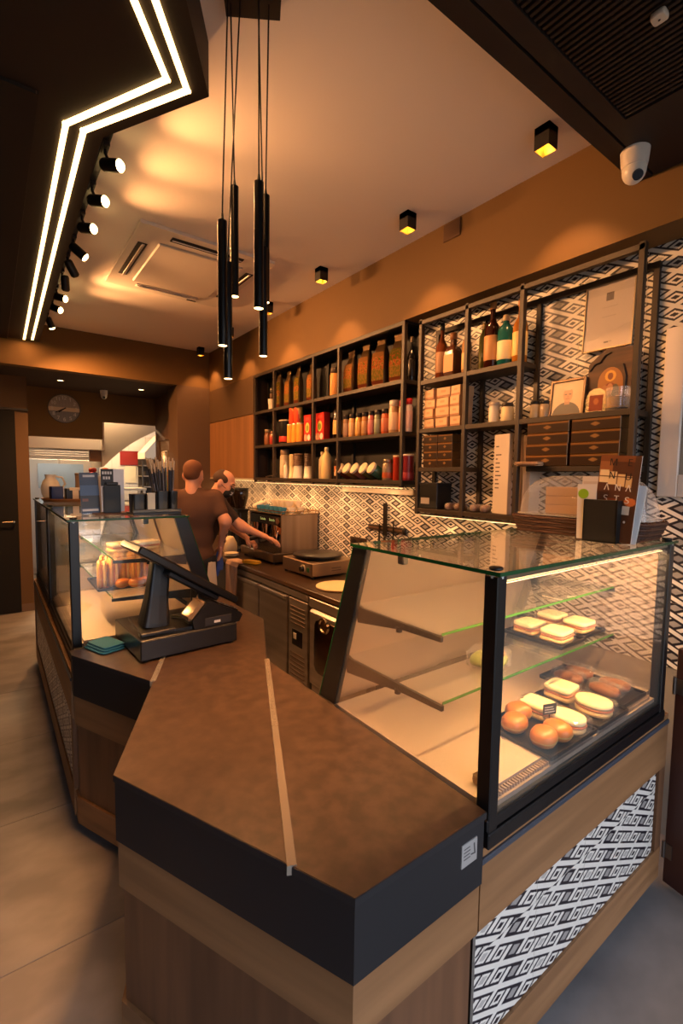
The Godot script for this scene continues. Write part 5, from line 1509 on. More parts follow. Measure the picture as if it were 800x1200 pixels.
	for c in 2:
		for k in 4:
			carton("gold_box", "small dark gold box, %s in the %s column of the narrow bay" % [lv[k], gn[c]], V(2.36, R3 + 0.0008 + k * 0.0515, [-2.135, -2.012][c]), V(0.118, 0.0505, 0.13), gside, gf, "box", "small gold boxes", 0.0)
	for c in 2:
		for k in 4:
			carton("gold_box", "large dark gold box, %s in the %s column under the icon" % [lv[k], gn[c]], V(2.355 - (0.006 if k < 2 else 0.0), R3 + 0.0008 + k * 0.056, [-1.327, -1.088][c]), V(0.225, 0.055, 0.14), gside, gf, "box", "large gold boxes", rng.randf_range(-0.015, 0.015))
	# bottom of the right unit
	var bb := thing("black_box", "black box with a white sticker on the lowest left shelf", "box", V(2.36, R4 + 0.001, -2.145), FACE)
	part(bb, "body", B.new().span(V(-0.085, 0, -0.07), V(0.085, 0.165, 0.07), 0.004), mt(Color(0.05, 0.05, 0.055), 0.4))
	part(bb, "sticker", B.new().span(V(-0.055, 0.03, 0.07), V(0.02, 0.07, 0.0712)), mt(Color(0.66, 0.62, 0.58), 0.5))
	part(bb, "lid", B.new().span(V(-0.087, 0.148, -0.072), V(0.087, 0.168, 0.072), 0.003), mt(Color(0.065, 0.065, 0.07), 0.4))
	for k in 4:
		var cz: float = [-1.985, -1.915, -1.80, -1.73, -1.70][k]
		var ca := thing("cookie_pack", "small wrapped brown biscuit pack, %s in the row beside the black box" % ["first", "second", "third", "fourth", "last"][k], "biscuits", V(2.35, R4 + 0.001, cz), FACE + V(0, 0.1 * k, 0), "biscuit packs on the lowest shelf")
		part(ca, "biscuits", B.new().sup(V(0, 0.022, 0), V(0.02, 0.022, 0.05), 0.5, 0.4), mt(Color(0.50, 0.32, 0.18), 0.5))
		part(ca, "wrapper", B.new().sup(V(0, 0.023, 0), V(0.022, 0.024, 0.06), 0.6, 0.5, 12, 6), glass(Color(1, 1, 1), 0.15, 0.1))
	var wb := thing("white_box", "tall white box with printed lines of text, standing by the third post", "box", V(2.372, R4 + 0.001, -1.60), FACE + V(0, -0.3, 0))
	part(wb, "body", B.new().span(V(-0.065, 0, -0.055), V(0.065, 0.452, 0.055), 0.002), mt(Color(0.84, 0.79, 0.74), 0.5))
	var tx := B.new()
	# lines of small print, too blurred in the photograph to read
	for k in 11:
		var left := -0.046
		var total: float = [0.02, 0.0, 0.045, 0.018, 0.034, 0.03, 0.026, 0.048, 0.024, 0.034, 0.03][k]
		while left < -0.046 + total:
			var wl := rng.randf_range(0.004, 0.010)
			tx.span(V(left, 0.380 - k * 0.0235, 0.055), V(left + wl, 0.387 - k * 0.0235, 0.0556))
			left += wl + 0.002
	part(wb, "lettering", tx, mt(Color(0.22, 0.19, 0.18), 0.6)).set_meta("kind", "stuff")
	var sd := B.new()
	for k in 9:
		sd.sup(V(0.0656, 0.40 - k * 0.043, 0.012), V(0.001, 0.015, 0.018), 1, 1, 8, 4)
	part(wb, "side_print", sd, mt(Color(0.15, 0.13, 0.13), 0.6)).set_meta("kind", "stuff")
	var w2 := thing("white_box", "second white box, half hidden behind the third post", "box", V(2.385, R4 + 0.001, -1.465), FACE)
	part(w2, "body", B.new().span(V(-0.022, 0, -0.05), V(0.022, 0.435, 0.05), 0.002), mt(Color(0.78, 0.70, 0.62), 0.5))
	part(w2, "lid", B.new().span(V(-0.023, 0.40, -0.052), V(0.023, 0.437, 0.052), 0.002), mt(Color(0.80, 0.73, 0.66), 0.5))
	for k in 5:
		var pp := B.new().span(V(-0.085, 0, -0.03), V(0.05, 0.0035, 0.06), 0.0005)
		solo("leaflet", pp, mt(Color(0.80, 0.66, 0.52).darkened(0.08 * (k % 2)), 0.6), "cream leaflet sticking out of the shelf by the third post, %s of five" % ["lowest", "second", "middle", "fourth", "topmost"][k], "leaflet", V(2.30 - 0.012 * (k % 3), R3 + 0.001 + k * 0.0042, -1.385), FACE + V(0, 0.25 * ((k * 7) % 3 - 1), 0), "stack of leaflets")

func frame_on_shelf(called: String, label: String, cat: String, pos: Vector3, w: float, h: float, fw: float, fm: Material, pic: Material, lean: float) -> void:
	var o := thing(called, label, cat, pos, FACE + V(-lean, 0, 0))
	var b := B.new()
	for s in [-1, 1]:
		b.span(V(s * (w / 2 - fw), 0, -0.008), V(s * w / 2, h, 0.008), 0.002)
	b.span(V(-w / 2 + fw, 0, -0.008), V(w / 2 - fw, fw, 0.008), 0.002).span(V(-w / 2 + fw, h - fw, -0.008), V(w / 2 - fw, h, 0.008), 0.002)
	part(o, "frame", b, fm)
	part(o, "picture", B.new().print_quad(V(-w / 2 + fw, h - fw, 0.001), V(w / 2 - fw, h - fw, 0.001), V(w / 2 - fw, fw, 0.001), V(-w / 2 + fw, fw, 0.001)), pic)
	part(o, "backing", B.new().span(V(-w / 2 + 0.004, 0.004, -0.007), V(w / 2 - 0.004, h - 0.004, 0.0)), mt(Color(0.2, 0.15, 0.1), 0.7))
	if called == "certificate":
		part(o, "pane", B.new().span(V(-w / 2 + fw, fw, 0.003), V(w / 2 - fw, h - fw, 0.0045)), pane)

func tray(label: String, pos: Vector3, w: float, d: float) -> void:
	var o := thing("food_tray", label, "tray", pos, Vector3.ZERO, "black food trays in the glass cases")
	var m := mt(Color(0.07, 0.055, 0.05), 0.3)
	part(o, "base", B.new().span(V(-w / 2, 0, -d / 2), V(w / 2, 0.004, d / 2)), m)
	var b := B.new()
	for s in [-1, 1]:
		b.span(V(s * w / 2 - 0.003, 0.0, -d / 2), V(s * w / 2 + 0.003, 0.014, d / 2), 0.002).span(V(-w / 2, 0.0, s * d / 2 - 0.003), V(w / 2, 0.014, s * d / 2 + 0.003), 0.002)
	part(o, "rim", b, m)

var film: StandardMaterial3D

func toast(label: String, pos: Vector3, s: Vector3, turn: float, round_end := false) -> void:
	var o := thing("wrapped_sandwich", label, "sandwich", pos, V(0, turn, 0), "wrapped toast sandwiches")
	var bread := mt(Color(0.86, 0.72, 0.47), 0.6)
	var crumb := mt(Color(0.95, 0.88, 0.70), 0.7)
	var fill := mt(Color(0.72, 0.42, 0.26), 0.5)
	var e2 := 0.9 if round_end else 0.35
	part(o, "bottom_slice", B.new().sup(V(0, s.y * 0.2, 0), V(s.x / 2, s.y * 0.2, s.z / 2), 0.3, e2, 24, 8), bread)
	part(o, "filling", B.new().sup(V(0.002, s.y * 0.48, 0.001), V(s.x / 2 + 0.002, s.y * 0.12, s.z / 2 + 0.001), 0.5, e2, 24, 6), fill)
	part(o, "top_slice", B.new().sup(V(0, s.y * 0.78, 0), V(s.x / 2, s.y * 0.22, s.z / 2), 0.3, e2, 24, 8), crumb)
	part(o, "film", crumple(V(s.x / 2 + 0.006, s.y * 0.54, s.z / 2 + 0.010), V(0, s.y * 0.54, 0), int(absf(pos.x * 371 + pos.z * 533))), film)

# crinkled cling film around something of half size r
func crumple(r: Vector3, o: Vector3, seed_: int) -> B:
	var nz := FastNoiseLite.new()
	nz.seed = seed_; nz.frequency = 2.2
	var b := B.new()
	var pt := func(i, k):
		var a: float = -PI / 2 + PI * i / 8.0
		var q: float = TAU * (k % 22) / 22.0
		var pw := func(x, e): return signf(x) * pow(absf(x), e)
		var d := V(pw.call(cos(a), 0.35) * pw.call(cos(q), 0.4), pw.call(sin(a), 0.35), pw.call(cos(a), 0.35) * pw.call(sin(q), 0.4))
		return o + d * r * (1.0 + 0.13 * nz.get_noise_3d(d.x * 2.0, d.y * 2.0, d.z * 2.0))
	for i in 8:
		for k in 22:
			b.poly([pt.call(i, k), pt.call(i, k + 1), pt.call(i + 1, k + 1), pt.call(i + 1, k)], o)
	return b

func roll(called: String, label: String, pos: Vector3, r: Vector3, turn: float, c: Color, group: String) -> void:
	var o := thing(called, label, "bread roll", pos, V(0, turn, 0), group)
	part(o, "crust", B.new().sup(V(0, r.y, 0), r, 0.8, 0.85, 18, 10), mt(c, 0.35))
	part(o, "filling", B.new().sup(V(0, r.y * 0.85, 0), V(r.x * 1.02, r.y * 0.14, r.z * 1.02), 0.6, 0.85, 18, 6), mt(Color(0.66, 0.62, 0.36), 0.5))
	part(o, "topping", B.new().sup(V(r.x * 0.1, r.y * 0.95, r.z * 0.45), V(r.x * 0.7, r.y * 0.25, r.z * 0.55), 0.9, 0.9, 12, 6), mt(Color(0.78, 0.50, 0.36), 0.45))

func case_goods() -> void:
	film = glass(Color(1, 1, 1), 0.05, 0.03)
	rng.seed = 23
	var y := 0.8365
	tray("front left black tray with four buns and two sandwiches", V(1.41, y, -0.80), 0.27, 0.24)
	tray("middle black tray with two pale sandwiches", V(1.67, y, -0.81), 0.21, 0.26)
	tray("right black tray with dark wrapped pastries, in the shade", V(1.88, y, -0.86), 0.19, 0.32)
	var bn := ["front left, nearest the glass", "front right, beside the price sign", "rear left", "rear right"]
	var bp := [[1.325, -0.735], [1.395, -0.73], [1.325, -0.835], [1.40, -0.87]]
	for k in 4:
		roll("filled_bun", "golden filled bun on the front tray, %s" % bn[k], V(bp[k][0], y + 0.0045, bp[k][1]), V(0.038, 0.029, 0.044), rng.randf() * 2.0, Color(0.68, 0.42, 0.17), "filled buns on the front tray")
	toast("wrapped white sandwich, rear one beside the buns", V(1.49, y + 0.0045, -0.855), V(0.085, 0.05, 0.10), 0.05)
	toast("wrapped round-ended sandwich, front one beside the buns", V(1.487, y + 0.0045, -0.748), V(0.085, 0.048, 0.115), 0.08, true)
	toast("wrapped white sandwich, rear one on the middle tray", V(1.685, y + 0.0045, -0.875), V(0.10, 0.05, 0.10), 0.04)
	toast("wrapped round-ended sandwich, front one on the middle tray", V(1.67, y + 0.0045, -0.75), V(0.10, 0.046, 0.12), 0.06, true)
	for k in 4:
		var ps := thing("wrapped_pastry", "brown pastry in shiny film on the right tray, %s" % ["front left", "front right", "rear left", "rear right"][k], "pastry", V(1.84 + 0.085 * (k % 2), y + 0.0045, -0.79 - 0.14 * (k / 2)), V(0, 0.06 * k, 0), "wrapped pastries on the right tray")
		part(ps, "pastry", B.new().sup(V(0, 0.018, 0), V(0.033, 0.018, 0.055), 0.7, 0.7, 16, 8), mt(Color(0.50, 0.29, 0.14), 0.45))
		part(ps, "film", crumple(V(0.037, 0.023, 0.062), V(0, 0.024, 0), 70 + k), film)
	var sg := thing("price_sign", "small black price sign on a stick between the buns", "price sign", V(1.425, y + 0.004, -0.775), V(0, -0.35, 0))
	part(sg, "plate", B.new().span(V(-0.026, 0.052, -0.0015), V(0.026, 0.088, 0.0015), 0.001), mt(Color(0.05, 0.045, 0.04), 0.5))
	part(sg, "stick", B.new().rod(V(0, 0.0, 0), V(0, 0.055, 0), 0.0018, 6), mt(Color(0.05, 0.045, 0.04), 0.5))
	var st := B.new()
	for k in 3:
		st.span(V(-0.02, 0.076 - k * 0.008, 0.0016), V(0.012 + 0.003 * k, 0.0785 - k * 0.008, 0.002))
	part(sg, "writing", st, mt(Color(0.75, 0.72, 0.66), 0.6))
	# upper shelf
	var yu := 1.0295
	tray("black tray with two sandwiches on the lower glass shelf, left one", V(1.735, yu, -0.985), 0.17, 0.24)
	tray("black tray with two sandwiches on the lower glass shelf, right one", V(1.925, yu, -0.995), 0.17, 0.24)
	toast("wrapped sandwich on the glass shelf, rear one on the left tray", V(1.735, yu + 0.0045, -1.045), V(0.11, 0.045, 0.095), 0.0)
	toast("wrapped sandwich on the glass shelf, front one on the left tray", V(1.735, yu + 0.0045, -0.93), V(0.11, 0.045, 0.095), 0.05)
	toast("wrapped sandwich on the glass shelf, rear one on the right tray", V(1.925, yu + 0.0045, -1.055), V(0.11, 0.045, 0.095), 0.0)
	toast("wrapped sandwich on the glass shelf, front one on the right tray", V(1.925, yu + 0.0045, -0.94), V(0.11, 0.045, 0.095), -0.04)
	var sp := thing("salad_pack", "clear pack of colourful salad at the left of the lower glass shelf", "salad", V(1.31, yu, -0.93), V(0, 0.3, 0))
	part(sp, "leaves", B.new().sup(V(0, 0.02, 0), V(0.06, 0.018, 0.055), 0.6, 0.5), mt(Color(0.42, 0.46, 0.16), 0.5))
	for k in 7:
		part(sp, "piece", B.new().sup(V(rng.randf_range(-0.045, 0.045), 0.038, rng.randf_range(-0.04, 0.04)), V(0.014, 0.008, 0.012), 0.8, 0.8, 8, 5), mt([Color(0.80, 0.35, 0.2), Color(0.86, 0.72, 0.4), Color(0.8, 0.78, 0.7)][k % 3], 0.45))
	part(sp, "film", crumple(V(0.068, 0.028, 0.062), V(0, 0.0285, 0), 5), film)
	var wr := thing("crumpled_wrapper", "crumpled shiny wrapper in the front left corner of the case", "wrapper", V(1.035, 0.8365, -0.735))
	part(wr, "foil", crumple(V(0.03, 0.012, 0.022), V(0, 0.0125, 0), 12), mt(Color(0.45, 0.37, 0.28), 0.2, 0.8))
	part(wr, "label", B.new().sup(V(0.004, 0.0245, 0.002), V(0.012, 0.002, 0.008), 0.8, 0.8, 10, 5), mt(Color(0.8, 0.74, 0.62), 0.5))
	# left case: standing sandwiches, rolls, bread
	tray("tray full of standing sandwiches in the left glass case", V(0.60, yu, -2.88), 0.34, 0.34)
	var k := 0
	for q in [[0.46, -2.78, 0.15], [0.515, -2.79, 0.16], [0.57, -2.81, 0.15], [0.635, -2.80, 0.16], [0.69, -2.81, 0.165], [0.745, -2.83, 0.15], [0.50, -2.95, 0.15], [0.58, -2.96, 0.16], [0.66, -2.97, 0.155]]:
		var b := thing("baguette_sandwich", "pale crusty sandwich standing on end in the left case, %s" % ["front row, first", "front row, second", "front row, third", "front row, fourth", "front row, fifth", "front row, last", "back row, left", "back row, middle", "back row, right"][k], "sandwich", V(q[0], yu + 0.0045, q[1]), V(0.0, 0.2 * ((k % 3) - 1), 0.0), "standing sandwiches in the left case")
		part(b, "half_loaf", B.new().sup(V(-0.011, q[2] / 2, 0), V(0.014, q[2] / 2, 0.045), 0.5, 0.7, 16, 10), mt(Color(0.86, 0.62, 0.32), 0.5))
		part(b, "half_loaf", B.new().sup(V(0.013, q[2] / 2, 0), V(0.013, q[2] / 2 - 0.004, 0.042), 0.5, 0.7, 16, 10), mt(Color(0.92, 0.74, 0.45), 0.5))
		part(b, "filling", B.new().sup(V(0.002, q[2] / 2, 0.004), V(0.005, q[2] / 2 - 0.006, 0.041), 0.5, 0.7, 14, 8), mt(Color(0.80, 0.48, 0.30), 0.5))
		k += 1
	k = 0
	for q in [[0.555, -2.725, 0.5], [0.62, -2.70, -0.3], [0.69, -2.735, 0.2]]:
		roll("bread_roll", "brown bread roll lying before the standing sandwiches, %s" % ["left", "middle", "right"][k], V(q[0], yu + 0.0045, q[1]), V(0.045, 0.026, 0.028), q[2], Color(0.72, 0.42, 0.17), "bread rolls in the left case")
		k += 1
	for q in [[0.56, -2.80, "left"], [0.70, -2.82, "right"]]:
		toast("white wrapped sandwich on the upper shelf of the left case, %s" % q[2], V(q[0], 1.223, q[1]), V(0.13, 0.05, 0.09), 0.2)

func counter_goods() -> void:
	rng.seed = 31
	var blk := mt(Color(0.06, 0.062, 0.07), 0.35)
	var ytop := 0.8405
	# till drawer, screen, terminal
	var turn := 0.055
	var dr := thing("cash_drawer", "wide black cash drawer on the slate counter, under the till screen", "cash drawer", V(0.70, ytop, -2.29), V(0, turn, 0))
	part(dr, "body", B.new().span(V(-0.226, 0.006, -0.20), V(0.226, 0.098, 0.20), 0.004), blk)
	part(dr, "front", B.new().span(V(-0.222, 0.012, 0.1995), V(0.222, 0.092, 0.203), 0.001), mt(Color(0.085, 0.088, 0.098), 0.4))
	for q in [[-0.2, -0.18], [0.2, -0.18], [-0.2, 0.18], [0.2, 0.18]]:
		part(dr, "foot", B.new().cyl(V(q[0], 0, q[1]), 0.012, 0.007, 10), mt(Color(0.04, 0.04, 0.04), 0.7))
	var ts := thing("till_screen", "black tilted touch screen on a slanted stand, seen from the side", "till screen", V(0.70, ytop + 0.0985, -2.29), V(0, turn, 0))
	part(ts, "base_plate", B.new().prism(P2([-0.205, 0.16, 0.05, 0.175, 0.08, -0.12, -0.18, -0.15]), 0.0, 0.014), blk)
	part(ts, "foot_pad", B.new().span(V(-0.215, 0.001, 0.13), V(-0.06, 0.02, 0.17), 0.004), mt(Color(0.10, 0.10, 0.11), 0.3))
	var sb := B.new()
	sb.at(V(-0.12, 0.012, 0.02), V(0, 0, -0.17))
	sb.loft(V(0, 0, 0), [[0, 0.062, 0.06, 0.02], [0.02, 0.06, 0.058, 0.02], [0.14, 0.047, 0.042, 0.0], [0.285, 0.042, 0.032, -0.02]], 0.35, 20)
	part(ts, "stand", sb, mt(Color(0.075, 0.078, 0.088), 0.45))
	var a := V(-0.205, 0.385, 0)
	var c := V(0.262, 0.085, 0)
	var bdy := B.new()
	bdy.bar(a, c, 0.28, 0.036, V(0, 1, 0), 0.006)
	part(ts, "screen_body", bdy, blk)
	var n := V(c.y - a.y, a.x - c.x, 0).normalized() * -1.0
	part(ts, "display", B.new().bar(a.lerp(c, 0.06) + n * 0.0185, a.lerp(c, 0.94) + n * 0.0185, 0.235, 0.002, V(0, 1, 0)), mt(Color(0.03, 0.033, 0.04), 0.08))
	part(ts, "rear_housing", B.new().bar(a.lerp(c, 0.33) - n * 0.032, a.lerp(c, 0.86) - n * 0.032, 0.20, 0.032, V(0, 1, 0), 0.008), mt(Color(0.07, 0.07, 0.078), 0.45))
	part(ts, "cable", B.new().tube([V(0.08, 0.15, 0.0), V(0.06, 0.10, 0.05), V(0.03, 0.05, 0.07), V(0.02, 0.02, 0.05), V(-0.02, 0.018, 0.0)], 0.004, 6), mt(Color(0.05, 0.05, 0.05), 0.5))
	part(ts, "cable", B.new().tube([V(0.10, 0.14, 0.03), V(0.10, 0.08, 0.06), V(0.06, 0.03, 0.03), V(0.0, 0.018, -0.05)], 0.0035, 6), mt(Color(0.05, 0.05, 0.05), 0.5))
	var tm := thing("card_terminal", "black card payment terminal with a shiny paper flap on the cash drawer", "card terminal", V(0.80, ytop + 0.0985, -2.15), V(0, turn, 0))
	tm.scale = V(1.4, 1.4, 1.25)
	var tb := B.new()
	tb.t = Transform3D(Basis(V(1, 0, 0), V(0, 0, 1), V(0, -1, 0)), V(0, 0, 0))
	tb.prism(P2([-0.055, 0, 0.105, 0, 0.118, -0.022, 0.11, -0.032, 0.01, -0.082, -0.012, -0.084, -0.062, -0.03]), -0.042, 0.042)
	part(tm, "body", tb, blk)
	part(tm, "side_plate", B.new().span(V(-0.02, 0.006, 0.0415), V(0.075, 0.032, 0.043), 0.0005), mt(Color(0.13, 0.13, 0.14), 0.5))
	part(tm, "sticker", B.new().span(V(0.012, 0.012, 0.043), V(0.034, 0.02, 0.0436)), mt(Color(0.75, 0.75, 0.75), 0.5))
	part(tm, "paper_flap", B.new().bar(V(-0.072, 0.030, 0), V(-0.018, 0.088, 0), 0.08, 0.020, V(0, 1, 0), 0.008), mt(Color(0.62, 0.52, 0.42), 0.15, 0.6), "shiny paper flap")
	part(tm, "keypad", B.new().bar(V(0.03, 0.0735, 0), V(0.105, 0.036, 0), 0.066, 0.004, V(0, 1, 0), 0.001), mt(Color(0.035, 0.035, 0.04), 0.2))
	var kb := B.new()
	for i in 4:
		for j in 3:
			var p := V(0.042, 0.0705, 0).lerp(V(0.098, 0.0425, 0), i / 3.0)
			kb.box(p + V(0, 0, -0.02 + j * 0.02), V(0.008, 0.004, 0.012), 0.001)
	part(tm, "keys", kb, mt(Color(0.22, 0.22, 0.24), 0.5))
	# blue cloth
	var cl := thing("folded_cloth", "folded teal cleaning cloth beside the till", "cloth", V(0.395, ytop, -2.365), V(0, 0.35, 0))
	var cm := mt(Color(0.10, 0.40, 0.50), 0.85)
	for i in 3:
		part(cl, "fold", B.new().sup(V(0.006 * i, 0.0045 + 0.0085 * i, -0.004 * i), V(0.058 - 0.003 * i, 0.0045, 0.088 - 0.004 * i), 0.5, 0.25, 20, 6), cm)
	# menu holder with menus on the right case
	var y := 1.4305
	var mh := thing("menu_holder", "black menu holder full of menus on top of the right glass case", "menu holder", V(1.752, y, -0.792), FACE)
	part(mh, "box", B.new().span(V(-0.058, 0, 0.018), V(0.058, 0.152, 0.023), 0.003).span(V(-0.058, 0, -0.023), V(0.058, 0.17, -0.018), 0.002).span(V(-0.058, 0, -0.023), V(-0.053, 0.15, 0.023)).span(V(0.053, 0, -0.023), V(0.058, 0.15, 0.023)).span(V(-0.058, 0, -0.023), V(0.058, 0.005, 0.023)), mt(Color(0.016, 0.015, 0.014), 0.5))
	var pic := printed(picture(48, 112, Color(0.36, 0.20, 0.11), [["r", 0, 0, 1, 0.07, Color(0.50, 0.28, 0.14)], ["r", 0.0, 0.07, 0.34, 0.30, Color(0.62, 0.38, 0.2)], ["r", 0.02, 0.17, 0.24, 0.32, Color(0.95, 0.82, 0.6)], ["r", 0.26, 0.19, 0.46, 0.34, Color(0.93, 0.78, 0.55)], ["r", 0.48, 0.215, 0.66, 0.355, Color(0.9, 0.74, 0.5)], ["r", 0.68, 0.235, 0.84, 0.37, Color(0.86, 0.7, 0.46)], ["r", 0, 0.24, 0.85, 0.25, Color(0.36, 0.2, 0.11)], ["r", 0.2, 0.5, 0.5, 0.66, Color(0.52, 0.25, 0.12)], ["e", 0.85, 0.53, 0.14, 0.05, Color(0.78, 0.42, 0.2)], ["r", 0.86, 0.0, 1.0, 0.45, Color(0.32, 0.2, 0.13)]]), 0.4)
	var mn := thing("menu", "tall brown menu with large letters standing in the black holder", "menu", V(1.76, y + 0.006, -0.765), FACE + V(-0.03, 0, -0.06))
	part(mn, "card", B.new().span(V(-0.067, 0, -0.002), V(0.067, 0.302, 0.002)), mt(Color(0.85, 0.8, 0.74), 0.4))
	part(mn, "printed_front", B.new().print_quad(V(-0.067, 0.302, 0.0024), V(0.067, 0.302, 0.0024), V(0.067, 0, 0.0024), V(-0.067, 0, 0.0024)), pic)
	var lt := B.new()
	var ld := B.new()
	for q in [["M", -0.022, 0.278, 1], ["E", 0.032, 0.278, 1], ["N", -0.022, 0.232, 1], ["U", 0.032, 0.230, 1]]:
		ld.add(text_mesh(q[0], 0.034, 0.0006), Transform3D(Basis.IDENTITY, V(q[1], q[2], 0.0028)))
	for q in [["Λ", -0.035, 0.190], ["N", 0.002, 0.190], ["Λ", 0.037, 0.190], ["S", -0.035, 0.150], ["T", 0.002, 0.150], ["S", 0.037, 0.148], ["ʎ", 0.037, 0.108], ["•", 0.037, 0.072]]:
		lt.add(text_mesh(q[0], 0.032, 0.0006), Transform3D(Basis.IDENTITY, V(q[1], q[2], 0.0028)))
	part(mn, "dark_lettering", ld, mt(Color(0.15, 0.09, 0.06), 0.5))
	part(mn, "white_lettering", lt, mt(Color(0.88, 0.82, 0.74), 0.5))
	var m2 := thing("menu", "white folded menu leaning behind the brown one", "menu", V(1.768, y + 0.006, -0.752), FACE + V(0.0, 0.15, -0.13))
	part(m2, "card", B.new().span(V(-0.062, 0, -0.0075), V(0.06, 0.205, -0.0045)), mt(Color(0.80, 0.82, 0.85), 0.45))
	part(m2, "page", B.new().span(V(-0.06, 0, -0.0115), V(0.062, 0.20, -0.009)), mt(Color(0.86, 0.85, 0.82), 0.5))
	var fl := thing("flyer", "white flyer with a lime green badge at the left of the menu holder", "flyer", V(1.742, y + 0.006, -0.83), FACE + V(0, 0.1, 0.02))
	part(fl, "sheet", B.new().span(V(-0.045, 0, -0.0015), V(0.02, 0.20, 0.0015)), mt(Color(0.86, 0.80, 0.72), 0.5))
	var bd := B.new()
	bd.at(V(-0.024, 0.165, 0.0016), V(PI / 2, 0, 0)).cyl(V(0, 0, 0), 0.018, 0.001, 20)
	part(fl, "badge", bd, mt(Color(0.55, 0.68, 0.10), 0.45), "lime green badge")
	var f2 := thing("flyer", "taller white flyer behind the one with the green badge", "flyer", V(1.765, y + 0.006, -0.845), FACE + V(0, 0.05, 0.0))
	part(f2, "sheet", B.new().span(V(-0.03, 0, -0.0015), V(0.04, 0.228, 0.0015)), mt(Color(0.86, 0.79, 0.70), 0.5))
	part(f2, "print", B.new().span(V(-0.025, 0.12, 0.0015), V(0.035, 0.21, 0.002)), mt(Color(0.8, 0.72, 0.62), 0.5))
	# bread basket with a clear dome
	var bk := thing("wicker_basket", "long dark wicker basket under a clear dome on the glass case", "basket", V(1.92, y, -0.94))
	var wm := mt(Color(0.24, 0.13, 0.08), 0.6)
	var w2 := mt(Color(0.33, 0.19, 0.11), 0.55)
	part(bk, "bottom", B.new().span(V(-0.105, 0, -0.24), V(0.105, 0.006, 0.24), 0.002), wm)
	for r in 7:
		var yy := 0.008 + r * 0.0095
		var g := 1.0 + r * 0.015
		var pts := []
		for i in 65:
			var an := TAU * i / 64.0
			var wob := 0.0025 * (1 if (i + r) % 2 else -1)
			var e := 0.3
			pts.append(V(signf(cos(an)) * pow(absf(cos(an)), e) * (0.108 * g + wob), yy, signf(sin(an)) * pow(absf(sin(an)), e) * (0.245 * g + wob)))
		part(bk, "woven_strand", B.new().tube(pts, 0.0055, 5), wm if r % 2 else w2)
	for i in 36:
		var an := TAU * i / 36.0
		var x := signf(cos(an)) * pow(absf(cos(an)), 0.3)
		var z := signf(sin(an)) * pow(absf(sin(an)), 0.3)
		part(bk, "stake", B.new().rod(V(x * 0.107, 0.002, z * 0.244), V(x * 0.119, 0.074, z * 0.268), 0.0028, 5), w2)
	var dm := thing("clear_dome", "clear plastic dome cover on the wicker basket", "dome cover", V(1.92, y + 0.074, -0.94))
	var secs := []
	for i in 9:
		var an := PI / 2 * i / 8.0
		secs.append([sin(an) * 0.165, 0.012 + 0.098 * pow(cos(an), 0.55), 0.012 + 0.245 * pow(cos(an), 0.45)])
	var db := B.new()
	db.loft(V(0, 0, 0), secs, 0.55, 36)
	part(dm, "dome", db, glass(Color(1, 1, 1), 0.13, 0.02))
	part(dm, "rim", B.new().loft(V(0, 0, 0), [[0, 0.116, 0.262], [0.006, 0.116, 0.262]], 0.45, 36), glass(Color(1, 0.97, 0.92), 0.25, 0.05))
	for i in 3:
		carton("bread_box", "cream box inside the clear dome, %s of three" % ["lowest", "middle", "topmost"][i], V(1.93, y + 0.081 + i * 0.0365, -0.98), V(0.20, 0.036, 0.12), mt(Color(0.72, 0.55, 0.36), 0.5), null, "box", "boxes under the dome", 0.03 * i)
	# on the left case: caddy with napkins and straws
	var cd := thing("black_caddy", "black napkin and straw caddy on top of the left glass case", "caddy", V(0.71, y, -2.72), V(0, 0.02, 0))
	var cm2 := mt(Color(0.06, 0.065, 0.075), 0.4)
	part(cd, "base", B.new().span(V(-0.12, 0.0, -0.08), V(0.135, 0.012, 0.08), 0.003), mt(Color(0.09, 0.095, 0.10), 0.35))
	part(cd, "front_rail", B.new().span(V(-0.12, 0.012, 0.072), V(0.135, 0.03, 0.08), 0.002), mt(Color(0.16, 0.17, 0.18), 0.3))
	part(cd, "cup", B.new().loft(V(-0.08, 0.012, 0.01), [[0, 0.035, 0.045], [0.1, 0.037, 0.047]], 0.4, 20), cm2)
	part(cd, "divider", B.new().span(V(-0.045, 0.012, -0.07), V(-0.04, 0.115, 0.06), 0.002).span(V(0.005, 0.012, -0.07), V(0.01, 0.115, 0.06), 0.002), cm2)
	part(cd, "cup", B.new().loft(V(0.045, 0.012, 0.0), [[0, 0.034, 0.05], [0.115, 0.036, 0.052]], 0.4, 20), cm2)
	part(cd, "cup", B.new().loft(V(0.105, 0.012, 0.0), [[0, 0.024, 0.05], [0.115, 0.026, 0.052]], 0.5, 20), cm2)
	part(cd, "slot", B.new().sup(V(0.105, 0.085, 0.052), V(0.013, 0.035, 0.002), 0.9, 0.9), mt(Color(0.015, 0.015, 0.018), 0.6))
	var np := thing("napkin_stack", "stack of white paper napkins in the black caddy", "napkins", V(0.695, y + 0.0125, -2.715))
	part(np, "napkins", B.new().span(V(-0.022, 0, -0.06), V(0.018, 0.10, 0.05), 0.003), mt(Color(0.82, 0.80, 0.74), 0.8))
	part(np, "front_sheet", B.new().span(V(-0.021, 0.004, 0.0505), V(0.017, 0.106, 0.0515)), mt(Color(0.86, 0.83, 0.74), 0.8))
	var scol := [Color(0.22, 0.24, 0.28), Color(0.16, 0.20, 0.29), Color(0.42, 0.41, 0.42)]
